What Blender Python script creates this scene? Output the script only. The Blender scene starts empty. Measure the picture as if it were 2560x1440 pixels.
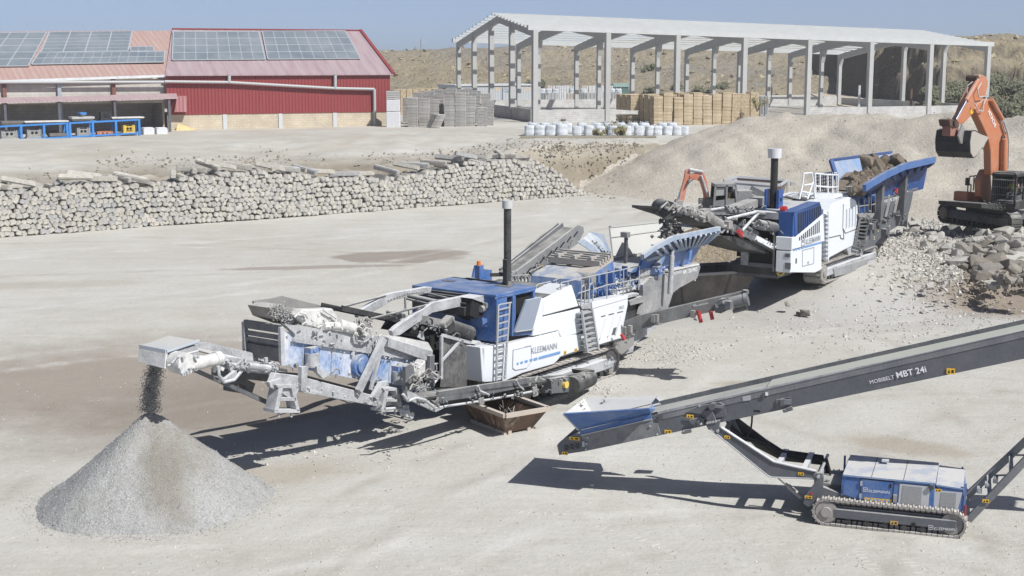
import bpy, bmesh, math, random
from mathutils import Vector, Matrix, noise
random.seed(7)
rad = math.radians
sc = bpy.context.scene
COL = sc.collection
# ---------------- camera
FPX, HC = 3500.0, 9.5
PITCH = math.atan(570 / FPX)
cam = bpy.data.cameras.new('camera'); cam.sensor_width = 36; cam.lens = FPX / 2560 * 36
cam.clip_start = .5; cam.clip_end = 9000
camo = bpy.data.objects.new('camera', cam); COL.objects.link(camo)
camo.location = (0, 0, HC); camo.rotation_euler = (math.pi / 2 - PITCH, 0, 0)
sc.camera = camo
# ---------------- light
SUN_EL, SUN_AZ = 49.0, math.degrees(math.atan2(.74, -.67))   # azimuth of the sun seen from above, clockwise from +Y
w = bpy.data.worlds.new('World'); sc.world = w; w.use_nodes = True
nt = w.node_tree
sky = nt.nodes.new('ShaderNodeTexSky'); sky.sky_type = 'NISHITA'; sky.sun_disc = False
sky.sun_elevation = rad(SUN_EL); sky.sun_rotation = rad(SUN_AZ)
sky.altitude = 300; sky.air_density = .3; sky.dust_density = 1.0; sky.ozone_density = 2.6
nt.nodes['Background'].inputs['Strength'].default_value = .125
nt.links.new(sky.outputs[0], nt.nodes['Background'].inputs['Color'])
sd = bpy.data.lights.new('sun', 'SUN'); sd.energy = 5.0; sd.angle = rad(.5); sd.color = (1, .985, .95)
so = bpy.data.objects.new('sun', sd); COL.objects.link(so)
_s = Vector((math.sin(rad(SUN_AZ)) * math.cos(rad(SUN_EL)), math.cos(rad(SUN_AZ)) * math.cos(rad(SUN_EL)), math.sin(rad(SUN_EL))))
so.rotation_euler = _s.to_track_quat('Z', 'Y').to_euler(); so.location = (30, -30, 60)
sc.view_settings.view_transform = 'Standard'; sc.view_settings.look = 'None'
sc.view_settings.exposure = .11; sc.view_settings.gamma = 1

# ---------------- geometry helpers
_c, _si = math.cos(PITCH), math.sin(PITCH)
CAM = Vector((0, 0, HC))
def ray(x, y):
    u, v = (x - 1280) / FPX, (720 - y) / FPX
    return Vector((u, _c + v * _si, -_si + v * _c))
def gnd(x, y, z=0.0):
    d = ray(x, y); return CAM + d * ((z - HC) / d.z)
def at(x, y, Y):
    d = ray(x, y); return CAM + d * (Y / d.y)
def onplane(x, y, p0, n):
    d = ray(x, y); return CAM + d * ((p0 - CAM).dot(n) / d.dot(n))
class Frame:
    """local frame of a thing: x along it, y to its left, z up"""
    def __init__(s, O, deg):
        a = rad(deg); s.a = a; s.O = Vector(O)
        s.ax = Vector((math.cos(a), math.sin(a), 0)); s.ay = Vector((-math.sin(a), math.cos(a), 0))
    def l(s, p):
        q = p - s.O; return Vector((q.dot(s.ax), q.dot(s.ay), q.z))
    def pl(s, x, y, yl):
        d = ray(x, y); return s.l(CAM + d * ((yl - (CAM - s.O).dot(s.ay)) / d.dot(s.ay)))
    def px(s, x, y, xl):
        d = ray(x, y); return s.l(CAM + d * ((xl - (CAM - s.O).dot(s.ax)) / d.dot(s.ax)))
    def pz(s, x, y, zl):
        return s.l(gnd(x, y, zl + s.O.z))
    def tr(s, pts, yl):
        return [s.pl(x, y, yl) for x, y in pts]
    def w(s, x, y, z):
        return s.O + s.ax * x + s.ay * y + Vector((0, 0, z))
def lerp(a, b, t): return a + (b - a) * t
def sstep(a, b, x):
    t = max(0, min(1, (x - a) / (b - a))); return t * t * (3 - 2 * t)
def fbm(x, y, z=0, o=4):
    return noise.fractal(Vector((x, y, z)), 1.0, 2.0, o)

class MB:
    def __init__(s): s.v = []; s.f = []; s.sm = []
    def add(s, vs, fs, smooth=False):
        n = len(s.v); s.v += [Vector(v) for v in vs]
        for f in fs: s.f.append([i + n for i in f]); s.sm.append(smooth)
        return s
    def box(s, c, d, M=None):
        c = Vector(c); h = [k / 2 for k in d]
        vs = [Vector((x * h[0], y * h[1], z * h[2])) for x in (-1, 1) for y in (-1, 1) for z in (-1, 1)]
        if M: vs = [M @ v for v in vs]
        return s.add([c + v for v in vs], [(0, 1, 3, 2), (4, 6, 7, 5), (0, 4, 5, 1), (2, 3, 7, 6), (0, 2, 6, 4), (1, 5, 7, 3)])
    def bx(s, x0, x1, y0, y1, z0, z1):
        return s.box(((x0 + x1) / 2, (y0 + y1) / 2, (z0 + z1) / 2), (abs(x1 - x0), abs(y1 - y0), abs(z1 - z0)))
    def prism(s, pts, off):
        off = Vector(off); pts = [Vector(p) for p in pts]; n = len(pts)
        return s.add(pts + [p + off for p in pts], [list(range(n)), list(range(2 * n - 1, n - 1, -1))] + [(i, i + n, (i + 1) % n + n, (i + 1) % n) for i in range(n)])
    def loft(s, A, B, cap=True, closed=True):
        n = len(A); fs = [(i, (i + 1) % n, (i + 1) % n + n, i + n) for i in range(n if closed else n - 1)]
        if cap: fs += [list(range(n - 1, -1, -1)), list(range(n, 2 * n))]
        return s.add(list(A) + list(B), fs)
    def sheet(s, pts, th, n=None):
        pts = [Vector(p) for p in pts]
        n = Vector(n) if n else (pts[1] - pts[0]).cross(pts[-1] - pts[0]).normalized()
        return s.prism(pts, n * th)
    def bar(s, p0, p1, w, h, up=(0, 0, 1)):
        p0, p1 = Vector(p0), Vector(p1); d = p1 - p0
        if d.length < 1e-6: return s
        d.normalize(); u = Vector(up)
        a = d.cross(u)
        if a.length < .05: a = d.cross(Vector((1, 0, 0)))
        a.normalize(); b = a.cross(d)
        A = [p0 + a * (i * w / 2) + b * (j * h / 2) for i, j in ((-1, -1), (1, -1), (1, 1), (-1, 1))]
        return s.loft(A, [q + (p1 - p0) for q in A])
    def tube(s, p0, p1, r, n=8, r1=None, cap=True):
        p0, p1 = Vector(p0), Vector(p1); d = (p1 - p0)
        if d.length < 1e-6: return s
        d.normalize(); a = d.orthogonal().normalized(); b = d.cross(a); r1 = r if r1 is None else r1
        A = [p0 + (a * math.cos(2 * math.pi * i / n) + b * math.sin(2 * math.pi * i / n)) * r for i in range(n)]
        B = [p1 + (a * math.cos(2 * math.pi * i / n) + b * math.sin(2 * math.pi * i / n)) * r1 for i in range(n)]
        s.add(A + B, [(i, (i + 1) % n, (i + 1) % n + n, i + n) for i in range(n)], True)
        if cap: s.add(A, [list(range(n - 1, -1, -1))]); s.add(B, [list(range(n))])
        return s
    def path(s, pts, r, n=6):
        pts = [Vector(p) for p in pts]
        for a, b in zip(pts, pts[1:]): s.tube(a, b, r, n)
        return s
    def build(s, name, m, parent=None, bevel=0, loc=None):
        me = bpy.data.meshes.new(name)
        me.from_pydata([tuple(v) for v in s.v], [], s.f)
        me.polygons.foreach_set('use_smooth', s.sm)
        bm = bmesh.new(); bm.from_mesh(me)
        bmesh.ops.recalc_face_normals(bm, faces=bm.faces)
        if bevel:
            es = [e for e in bm.edges if len(e.link_faces) == 2 and e.calc_face_angle(0) > .6 and not e.link_faces[0].smooth]
            try: bmesh.ops.bevel(bm, geom=es, offset=bevel, segments=1, affect='EDGES', clamp_overlap=True)
            except Exception: pass
        bm.to_mesh(me); bm.free()
        me.materials.append(m)
        o = bpy.data.objects.new(name, me); COL.objects.link(o)
        if parent: o.parent = parent
        if loc: o.location = loc
        return o
def tag(o, label, cat, group=None, kind=None):
    if label: o['label'] = label
    if cat: o['category'] = cat
    if group: o['group'] = group
    if kind: o['kind'] = kind
    return o
def thing(name, label, cat, loc=(0, 0, 0), rz=0.0, group=None):
    o = bpy.data.objects.new(name, None); COL.objects.link(o); o.empty_display_size = .2
    o.location = loc; o.rotation_euler = (0, 0, rz)
    return tag(o, label, cat, group)
def thing_f(name, label, cat, fr, group=None):
    return thing(name, label, cat, fr.O, fr.a, group)
def dup(o, parent=None):
    c = o.copy(); COL.objects.link(c); c.parent = parent
    for ch in o.children: dup(ch, c)
    return c
def struct(o): o['kind'] = 'structure'; return o

# ---------------- materials
MATS = {}
def base_mat(name):
    m = bpy.data.materials.new(name); m.use_nodes = True
    n = m.node_tree; return m, n, n.nodes['Principled BSDF']
def N(n, t, **k):
    x = n.nodes.new(t)
    for a, b in k.items(): setattr(x, a, b)
    return x
def mth(n, op, a, b=None, clamp=False):
    x = N(n, 'ShaderNodeMath', operation=op); x.use_clamp = clamp
    for i, q in enumerate((a, b)):
        if q is None: continue
        if isinstance(q, (int, float)): x.inputs[i].default_value = q
        else: n.links.new(q, x.inputs[i])
    return x.outputs[0]
def mixc(n, f, a, b):
    x = N(n, 'ShaderNodeMix', data_type='RGBA')
    for s, q in ((x.inputs[0], f), (x.inputs[6], a), (x.inputs[7], b)):
        if isinstance(q, (int, float)): s.default_value = q
        elif isinstance(q, (tuple, list)): s.default_value = (*q[:3], 1)
        else: n.links.new(q, s)
    return x.outputs[2]
def nz(n, scale, det=4, rough=.55, vec=None, dist=0):
    x = N(n, 'ShaderNodeTexNoise'); x.inputs['Scale'].default_value = scale; x.inputs['Detail'].default_value = det
    x.inputs['Roughness'].default_value = rough; x.inputs['Distortion'].default_value = dist
    if vec is not None: n.links.new(vec, x.inputs['Vector'])
    return x.outputs['Fac']
def ramp(n, f, a, b, lo=0., hi=1.):
    x = N(n, 'ShaderNodeMapRange'); x.inputs[1].default_value = a; x.inputs[2].default_value = b
    x.inputs[3].default_value = lo; x.inputs[4].default_value = hi
    n.links.new(f, x.inputs[0]); return x.outputs[0]
def objco(n, scale=None, geo=False):
    if geo: v = N(n, 'ShaderNodeNewGeometry').outputs['Position']
    else: v = N(n, 'ShaderNodeTexCoord').outputs['Object']
    if scale:
        mp = N(n, 'ShaderNodeMapping'); mp.inputs['Scale'].default_value = scale; n.links.new(v, mp.inputs[0]); v = mp.outputs[0]
    return v
DUST = (.46, .455, .43)
def bump(n, bs, h, st, dist=.02):
    b = N(n, 'ShaderNodeBump'); b.inputs['Strength'].default_value = st; b.inputs['Distance'].default_value = dist
    n.links.new(h, b.inputs['Height']); n.links.new(b.outputs[0], bs.inputs['Normal'])
def paint(name, col, dust=.25, up=.5, rough=.45, metal=0., scale=1.6, dcol=DUST, spec=.4):
    """paint or metal under a film of quarry dust: patchy, thicker on faces that look up"""
    if name in MATS: return MATS[name]
    m, n, b = base_mat(name)
    v = objco(n)
    a = ramp(n, nz(n, scale, 6, .65, v), .38, .72)
    a2 = ramp(n, nz(n, scale * 14, 5, .65, objco(n, (1, 1, .45))), .35, .75)
    g = N(n, 'ShaderNodeNewGeometry'); sx = N(n, 'ShaderNodeSeparateXYZ'); n.links.new(g.outputs['Normal'], sx.inputs[0])
    u = ramp(n, sx.outputs[2], .25, .95)
    f = mth(n, 'MULTIPLY', mth(n, 'ADD', mth(n, 'MULTIPLY', a, .65), mth(n, 'MULTIPLY', a2, .45)), dust)
    f = mth(n, 'ADD', f, mth(n, 'MULTIPLY', u, mth(n, 'MULTIPLY', mth(n, 'ADD', a, .6), up)), True)
    n.links.new(mixc(n, f, col, dcol), b.inputs['Base Color'])
    n.links.new(mth(n, 'ADD', mth(n, 'MULTIPLY', f, .4), rough, True), b.inputs['Roughness'])
    b.inputs['Metallic'].default_value = metal; b.inputs['Specular IOR Level'].default_value = spec
    MATS[name] = m; return m
def flat(name, col, rough=.6, var=.15, scale=3., metal=0., bmp=0.):
    if name in MATS: return MATS[name]
    m, n, b = base_mat(name)
    f = nz(n, scale, 5, .6, objco(n))
    c = mixc(n, ramp(n, f, .3, .7), [k * (1 - var) for k in col], [min(1, k * (1 + var)) for k in col])
    n.links.new(c, b.inputs['Base Color']); b.inputs['Roughness'].default_value = rough; b.inputs['Metallic'].default_value = metal
    if bmp: bump(n, b, nz(n, scale * 6, 5, .6, objco(n)), bmp)
    MATS[name] = m; return m
def varied(name, cols, rough=.9, scale=5., bmp=.4, glob=False):
    """stone / wood: colour picked per object, with grain on top"""
    m, n, b = base_mat(name)
    oi = N(n, 'ShaderNodeObjectInfo')
    cr = N(n, 'ShaderNodeValToRGB'); e = cr.color_ramp.elements
    e[0].color = (*cols[0], 1); e[1].color = (*cols[-1], 1)
    for i, c in enumerate(cols[1:-1]):
        q = e.new((i + 1) / (len(cols) - 1)); q.color = (*c, 1)
    if glob: n.links.new(ramp(n, nz(n, glob, 2, .5, objco(n, None, True)), .3, .7), cr.inputs[0])
    else: n.links.new(oi.outputs['Random'], cr.inputs[0])
    f = ramp(n, nz(n, scale, 6, .7, objco(n)), .3, .7, .72, 1.2)
    mm = N(n, 'ShaderNodeMix', data_type='RGBA', blend_type='MULTIPLY'); mm.inputs[0].default_value = 1
    n.links.new(cr.outputs[0], mm.inputs[6]); n.links.new(f, mm.inputs[7])
    n.links.new(mm.outputs[2], b.inputs['Base Color']); b.inputs['Roughness'].default_value = rough
    bump(n, b, nz(n, scale * 4, 5, .6, objco(n)), bmp, .03)
    MATS[name] = m; return m
BLUE = paint('blue_paint', (.022, .105, .33), .3, .25, .35)
BLUED = paint('dusty_blue_paint', (.04, .14, .38), .62, .75, .5, scale=2.4)
WHITE = paint('white_paint', (.68, .71, .74), .12, .2, .4)
GREY = paint('grey_paint', (.085, .092, .105), .3, .75, .5)
GREYD = paint('dusty_grey_paint', (.22, .225, .235), .95, 1.0, .6, scale=2.2, dcol=(.57, .58, .59))
CHAR = paint('charcoal_paint', (.07, .075, .086), .3, .7, .45)
CHARC = paint('clean_charcoal_paint', (.085, .092, .108), .16, .6, .45)
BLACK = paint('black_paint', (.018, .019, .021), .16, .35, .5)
RUBBER = paint('rubber', (.022, .023, .025), .2, .45, .8)
GALV = paint('galvanised_steel', (.42, .44, .46), .3, .5, .45, .3)
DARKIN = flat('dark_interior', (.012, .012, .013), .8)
STEEL = paint('worn_steel', (.30, .29, .28), .6, .7, .5, .4)
DUSTY = flat('caked_dust', (.56, .555, .54), .95, .2, 4, 0, .6)
ORANGE = paint('orange_paint', (.45, .145, .05), .3, .4, .5)
ORANGED = paint('faded_orange_paint', (.55, .15, .07), .55, .6, .6)
RED = flat('red_paint', (.40, .03, .035), .5)
YEL = flat('yellow_sticker', (.75, .45, .03), .5, .1)
YELP = paint('yellow_paint', (.70, .48, .04), .3, .4, .6)
LETW = flat('white_lettering', (.75, .76, .78), .5, .03)
LETG = flat('grey_lettering', (.30, .31, .34), .5, .03)
LETB = flat('blue_marking', (.16, .30, .55), .5, .1)
CHROME = flat('chrome', (.75, .76, .78), .12, .03, 3, 1.)
CRAWL = paint('crawler_steel', (.20, .19, .18), .75, .85, .7, dcol=(.50, .47, .43))

def text(name, s, p0, p1, n, m, parent, bold=.0, th=.006, fixh=None):
    """lettering from p0 to p1 along its base line, facing n"""
    cu = bpy.data.curves.new('tmp', 'FONT'); cu.body = s; cu.offset = bold; cu.resolution_u = 3
    ob = bpy.data.objects.new('tmp', cu); COL.objects.link(ob)
    me = bpy.data.meshes.new_from_object(ob.evaluated_get(bpy.context.evaluated_depsgraph_get()))
    bpy.data.objects.remove(ob); bpy.data.curves.remove(cu)
    xs = [v.co.x for v in me.vertices]; x0, x1 = min(xs), max(xs)
    p0, p1, n = Vector(p0), Vector(p1), Vector(n).normalized()
    u = (p1 - p0); L = u.length; u.normalize(); v = n.cross(u); k = L / (x1 - x0); kv = k if not fixh else fixh / .72
    for q in me.vertices: q.co = p0 + u * ((q.co.x - x0) * k) + v * (q.co.y * kv) + n * th
    me.name = name; me.materials.append(m)
    o = bpy.data.objects.new(name, me); COL.objects.link(o); o.parent = parent; return o
def logo(mb, p0, u, n, sz, th=.006):
    """square outline with a W inside"""
    u = Vector(u).normalized(); n = Vector(n).normalized(); v = n.cross(u); q = lambda a, b: Vector(p0) + u * (a * sz) + v * (b * sz) + n * th
    t = .09
    def stroke(a, b, c, d, t=t):
        A, B = q(a, b), q(c, d); d_ = (B - A).normalized(); s_ = n.cross(d_) * (t * sz / 2)
        mb.prism([A - s_, B - s_, B + s_, A + s_], n * .004)
    for a in ((0, 0, 1, 0), (1, 0, 1, 1), (1, 1, 0, 1), (0, 1, 0, 0)): stroke(*a)
    for a in ((.2, .7, .36, .32), (.36, .32, .5, .6), (.5, .6, .64, .32), (.64, .32, .8, .7)): stroke(*a, .1)
    return mb
def stones_mesh(mb, pts, smin, smax, rng=random, squash=.75):
    """many small angular stones as part of one mesh"""
    for p in pts:
        s = smin * (smax / smin) ** (rng.random() ** 1.6)
        M = Matrix.Rotation(rng.random() * 6.3, 3, 'Z') @ Matrix.Rotation(rng.random() * 6.3, 3, 'X')
        o = [Vector((x * rng.uniform(.6, 1.2), y * rng.uniform(.6, 1.2), z * rng.uniform(.6, 1.2) * squash)) * s / 2 for x, y, z in ((1, 0, 0), (-1, 0, 0), (0, 1, 0), (0, -1, 0), (0, 0, 1), (0, 0, -1))]
        mb.add([Vector(p) + M @ q for q in o], [(0, 2, 4), (2, 1, 4), (1, 3, 4), (3, 0, 4), (2, 0, 5), (1, 2, 5), (3, 1, 5), (0, 3, 5)])
def rock_mesh(seed, sub=1, ang=.55):
    """an angular broken block of unit size"""
    r = random.Random(seed); bm = bmesh.new()
    pts = [Vector((r.uniform(-1, 1), r.uniform(-1, 1) * .8, r.uniform(-1, 1) * .65)) for _ in range(18)]
    for p in pts: bm.verts.new(p * (.5 + .5 * (1 if p.length < .01 else min(1, 1 / p.length))) * .62)
    bmesh.ops.convex_hull(bm, input=bm.verts)
    bmesh.ops.delete(bm, geom=[v for v in bm.verts if not v.link_faces], context='VERTS')
    bmesh.ops.bevel(bm, geom=bm.edges[:], offset=.022, segments=1, affect='EDGES', clamp_overlap=True)
    me = bpy.data.meshes.new('rock'); bm.to_mesh(me); bm.free(); return me
# ================= ground
SF0, SF1 = gnd(0, 595), gnd(1470, 490)            # front foot line of the stacked posts
SDIR = (SF1 - SF0).normalized(); SBACK = Vector((-SDIR.y, SDIR.x, 0))
BANK = [SF0 - SDIR * 60 + SBACK * 2.3, SF1 - SDIR * 5 + SBACK * 2.3, Vector((6.5, 104.5, 0)), Vector((14, 107, 0)), Vector((70, 122, 0)), Vector((400, 150, 0))]
BANK = [Vector((-400, BANK[0].y - (400 + BANK[0].x) * .3, 0))] + BANK
def bank_d(x, y):
    best, sg, bx_ = 1e9, 1, 0
    p = Vector((x, y, 0))
    for a, b in zip(BANK, BANK[1:]):
        d = b - a; t = max(0, min(1, (p - a).dot(d) / d.length_squared)); q = a + d * t
        e = (p - q).length
        if e < best: best = e; sg = 1 if d.cross(p - a).z > 0 else -1
    return best * sg
MOUND = [(17.5, 64, 15, 8, .95, 57), (27, 63, 12, 10, 1.35, 20), (33, 62, 10, 11, .5, 0)]
def mound(x, y):
    z = 0
    for cx, cy, a, b, h, r in MOUND:
        c, s = math.cos(rad(r)), math.sin(rad(r)); dx, dy = x - cx, y - cy
        u, v = (dx * c + dy * s) / a, (-dx * s + dy * c) / b
        k = max(0, 1 - (u * u + v * v)); z = max(z, h * (k * k * (3 - 2 * k)) ** .7 if k else 0)
    return z
def gz(x, y):
    d = bank_d(x, y) if -75 < x < 75 and y < 200 else (20 if y > 110 else -20)
    n1 = fbm(x * .11, y * .11, 3); n2 = fbm(x * .5, y * .5, 7)
    z = .07 * n1 + .03 * n2
    if d > -2:
        left = 1 - sstep(-4, 2, x)
        dj = d + .5 * n1 + .35 * n2
        steep = 3.2 * sstep(-.6, 1.6, dj)
        soft = 2.35 * sstep(-.4, 2.2, dj) + .85 * sstep(3, 22, d)
        z += lerp(steep, soft, left) + .16 * (n2 + n1) * sstep(0, 2, d) * (1 - sstep(18, 34, d)) * left
        z += .35 * n2 * sstep(-1, .5, d) * (1 - sstep(1.5, 4, d))
        if y < 135: n3 = abs(fbm(x * .8, y * .8, 11, 3)); z += (.5 * n3 - .1) * sstep(-.8, .6, d) * (1 - sstep(4, 9, d) * .75) * (1 - sstep(14, 24, d)) * (1 - sstep(10, 16, x))
    z += mound(x, y) * (1 + .12 * n2)
    return z
def coords(lo, hi, f, extra0, extra1):
    r = list(extra0); x = lo
    while x < hi: r.append(x); x += f(x)
    return r + list(extra1)
GX = coords(-46, 62, lambda x: .5, [-330, -220, -150, -90, -60], [64, 80, 120, 200, 330])
GY = coords(20, 150, lambda y: .32 + (y - 20) * .004, [-60, 0, 12], [155, 165, 180, 200, 230, 270, 320, 400, 440])
gm = MB(); nx = len(GX)
gm.v = [Vector((x, y, gz(x, y))) for y in GY for x in GX]
gm.f = [(j * nx + i, j * nx + i + 1, (j + 1) * nx + i + 1, (j + 1) * nx + i) for j in range(len(GY) - 1) for i in range(nx - 1)]
gm.sm = [True] * len(gm.f)
def ground_mat():
    m, n, b = base_mat('dusty_ground')
    P = objco(n, None, True)
    big = nz(n, .045, 5, .6, P); mid = nz(n, .35, 6, .62, P); fine = nz(n, 6, 5, .7, P)
    mp = N(n, 'ShaderNodeMapping'); mp.inputs['Rotation'].default_value = (0, 0, rad(-14)); mp.inputs['Scale'].default_value = (.10, .95, .3)
    n.links.new(P, mp.inputs[0]); st = nz(n, 1.0, 6, .62, mp.outputs[0], .4)
    mp2 = N(n, 'ShaderNodeMapping'); mp2.inputs['Rotation'].default_value = (0, 0, rad(-35)); mp2.inputs['Scale'].default_value = (.25, 3.2, .3)
    n.links.new(P, mp2.inputs[0]); st2 = nz(n, 1.0, 5, .7, mp2.outputs[0], .6)
    c = mixc(n, ramp(n, big, .35, .65), (0.432, 0.415, 0.370), (0.523, 0.514, 0.477))
    c = mixc(n, mth(n, 'MULTIPLY', ramp(n, st, .45, .65), .30), c, (0.389, 0.371, 0.328))
    c = mixc(n, mth(n, 'MULTIPLY', ramp(n, st2, .5, .7), .18), c, (0.371, 0.352, 0.310))
    c = mixc(n, mth(n, 'MULTIPLY', ramp(n, mid, .5, .72), .45), c, (0.572, 0.569, 0.541))
    c = mixc(n, mth(n, 'MULTIPLY', ramp(n, fine, .50, .74), .30), c, (0.305, 0.278, 0.238))
    grit = nz(n, 1.4, 9, .78, P); c = mixc(n, ramp(n, grit, .52, .70, 0, .26), c, (0.363, 0.333, 0.291)); c = mixc(n, ramp(n, grit, .48, .34, 0, .3), c, (0.641, 0.607, 0.561))
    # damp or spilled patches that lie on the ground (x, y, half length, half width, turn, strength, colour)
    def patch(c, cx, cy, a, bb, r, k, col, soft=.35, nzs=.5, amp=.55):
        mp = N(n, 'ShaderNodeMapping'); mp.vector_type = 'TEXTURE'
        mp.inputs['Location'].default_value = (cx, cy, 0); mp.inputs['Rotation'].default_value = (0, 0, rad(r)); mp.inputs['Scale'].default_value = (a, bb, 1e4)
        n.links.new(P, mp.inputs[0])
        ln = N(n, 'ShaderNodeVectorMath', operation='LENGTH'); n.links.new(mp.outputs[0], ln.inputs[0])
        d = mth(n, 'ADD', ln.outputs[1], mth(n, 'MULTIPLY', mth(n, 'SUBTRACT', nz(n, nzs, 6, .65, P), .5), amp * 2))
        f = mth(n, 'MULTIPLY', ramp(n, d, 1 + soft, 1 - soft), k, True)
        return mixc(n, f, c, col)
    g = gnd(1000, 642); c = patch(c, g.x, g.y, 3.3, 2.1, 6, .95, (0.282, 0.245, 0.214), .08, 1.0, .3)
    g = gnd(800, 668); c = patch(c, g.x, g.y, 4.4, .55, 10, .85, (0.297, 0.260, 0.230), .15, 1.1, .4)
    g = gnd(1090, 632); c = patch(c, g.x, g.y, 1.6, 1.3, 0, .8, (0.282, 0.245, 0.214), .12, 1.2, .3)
    g = gnd(60, 715); c = patch(c, g.x, g.y, 4.5, .9, 10, .4, (0.337, 0.296, 0.250), .3)
    g = gnd(300, 945); c = patch(c, g.x, g.y, 9.0, 5.0, 22, .95, (0.302, 0.265, 0.225), .5, .5, .7)
    g = gnd(600, 1020); c = patch(c, g.x, g.y, 5.0, 3.2, 30, .9, (0.247, 0.215, 0.178), .5)  # brown damp ground, painted extra dark to deepen the crusher's shadow
    g = gnd(640, 1190); c = patch(c, g.x, g.y, 2.4, 1.0, 20, .6, (0.346, 0.301, 0.240), .4)
    g = gnd(2230, 752, .5); c = patch(c, g.x, g.y, 8.5, 2.8, 8, .55, (0.366, 0.360, 0.350), .4, 1.2, .9)
    g = gnd(2260, 1115); c = patch(c, g.x, g.y, 1.5, .7, -35, .62, (0.327, 0.279, 0.217), .3, 1.5)
    g = gnd(1850, 962); c = patch(c, g.x, g.y, .7, .5, 0, .6, (0.301, 0.260, 0.185), .4, 1.5)
    g = gnd(2520, 725, .6); c = patch(c, g.x, g.y, 3.4, 2.6, -10, .8, (0.222, 0.176, 0.130), .3, .8)
    # wheel and crawler lanes worn across the floor: pairs of arcs (centre, radius, half gauge, width, strength, colour)
    XY = N(n, 'ShaderNodeVectorMath', operation='MULTIPLY'); XY.inputs[1].default_value = (1, 1, 0); n.links.new(P, XY.inputs[0])
    brk = ramp(n, nz(n, .40, 6, .7, P), .42, .64); cle = nz(n, 2.2, 5, .7, P); wob = mth(n, 'MULTIPLY', mth(n, 'SUBTRACT', nz(n, .25, 3, .5, P), .5), .9)
    def lane(c, pts, gauge, w_, k, col):
        (x1, y1), (x2, y2), (x3, y3) = [gnd(*q).to_2d() for q in pts]
        D = 2 * (x1 * (y2 - y3) + x2 * (y3 - y1) + x3 * (y1 - y2))
        ux = ((x1 * x1 + y1 * y1) * (y2 - y3) + (x2 * x2 + y2 * y2) * (y3 - y1) + (x3 * x3 + y3 * y3) * (y1 - y2)) / D
        uy = ((x1 * x1 + y1 * y1) * (x3 - x2) + (x2 * x2 + y2 * y2) * (x1 - x3) + (x3 * x3 + y3 * y3) * (x2 - x1)) / D
        R_ = math.hypot(x1 - ux, y1 - uy)
        ds = N(n, 'ShaderNodeVectorMath', operation='DISTANCE'); n.links.new(XY.outputs[0], ds.inputs[0]); ds.inputs[1].default_value = (ux, uy, 0)
        d = mth(n, 'ABSOLUTE', mth(n, 'SUBTRACT', mth(n, 'ADD', ds.outputs[1], wob), R_))
        if gauge: d = mth(n, 'ABSOLUTE', mth(n, 'SUBTRACT', d, gauge))
        f = mth(n, 'MULTIPLY', ramp(n, mth(n, 'ADD', d, mth(n, 'MULTIPLY', cle, w_ * .8)), w_ * 1.4, w_ * .5), mth(n, 'MULTIPLY', brk, k), True)
        return mixc(n, f, c, col)
    dk, lt = (0.337, 0.309, 0.271), (.60, .59, .56)
    c = lane(c, ((0, 700), (700, 668), (1500, 560)), 1.0, .5, .5, dk); c = lane(c, ((0, 640), (800, 590), (1600, 520)), 1.1, .6, .55, lt)
    c = lane(c, ((0, 790), (500, 735), (1100, 640)), 1.0, .5, .5, lt); c = lane(c, ((700, 1440), (1000, 1230), (1500, 1060)), .95, .35, .6, dk)
    c = lane(c, ((1300, 1440), (1750, 1330), (2560, 1410)), .9, .32, .5, dk); c = lane(c, ((1950, 790), (2250, 900), (2560, 1100)), 1.1, .4, .5, dk)
    c = lane(c, ((1650, 960), (2000, 850), (2560, 800)), 1.0, .4, .45, lt); c = lane(c, ((0, 1420), (650, 1390), (1250, 1250)), .9, .4, .55, lt)
    c = lane(c, ((2100, 1440), (2180, 1250), (2560, 1010)), 1.0, .35, .5, dk); c = lane(c, ((0, 1180), (260, 1090), (700, 1010)), 1.0, .4, .6, dk); c = lane(c, ((1000, 1440), (1500, 1250), (1900, 1240)), .95, .3, .5, lt)
    # bank face: raw earth
    ge = N(n, 'ShaderNodeNewGeometry'); sx = N(n, 'ShaderNodeSeparateXYZ'); n.links.new(ge.outputs['Normal'], sx.inputs[0])
    sp = N(n, 'ShaderNodeSeparateXYZ'); n.links.new(P, sp.inputs[0])
    steep = mth(n, 'MULTIPLY', ramp(n, sx.outputs[2], .965, .8), ramp(n, sp.outputs[1], 70, 80))
    c = mixc(n, mth(n, 'MULTIPLY', steep, ramp(n, mid, .3, .6, .6, 1)), c, (0.246, 0.218, 0.166))
    face = mth(n, 'MULTIPLY', mth(n, 'MULTIPLY', ramp(n, sp.outputs[2], .25, .7), ramp(n, sp.outputs[2], 2.75, 2.3)), ramp(n, sp.outputs[1], 79, 84))
    c = mixc(n, mth(n, 'MULTIPLY', face, ramp(n, mid, .3, .6, .7, 1)), c, (0.233, 0.200, 0.152))
    yard = ramp(n, sp.outputs[2], 1.8, 2.6)
    c = mixc(n, mth(n, 'MULTIPLY', yard, ramp(n, nz(n, .16, 5, .6, P), .42, .62, 0, .6)), c, (0.381, 0.347, 0.286))
    n.links.new(c, b.inputs['Base Color']); b.inputs['Roughness'].default_value = .95; b.inputs['Specular IOR Level'].default_value = .15
    h = mth(n, 'ADD', mth(n, 'MULTIPLY', nz(n, 9, 6, .7, P), .35), mth(n, 'ADD', mth(n, 'MULTIPLY', mid, 1.0), mth(n, 'MULTIPLY', st2, .25)))
    bump(n, b, mth(n, 'ADD', h, mth(n, 'MULTIPLY', grit, .5)), .7, .08)
    MATS['dusty_ground'] = m; return m
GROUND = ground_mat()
ground = struct(gm.build('ground', GROUND))

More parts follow.
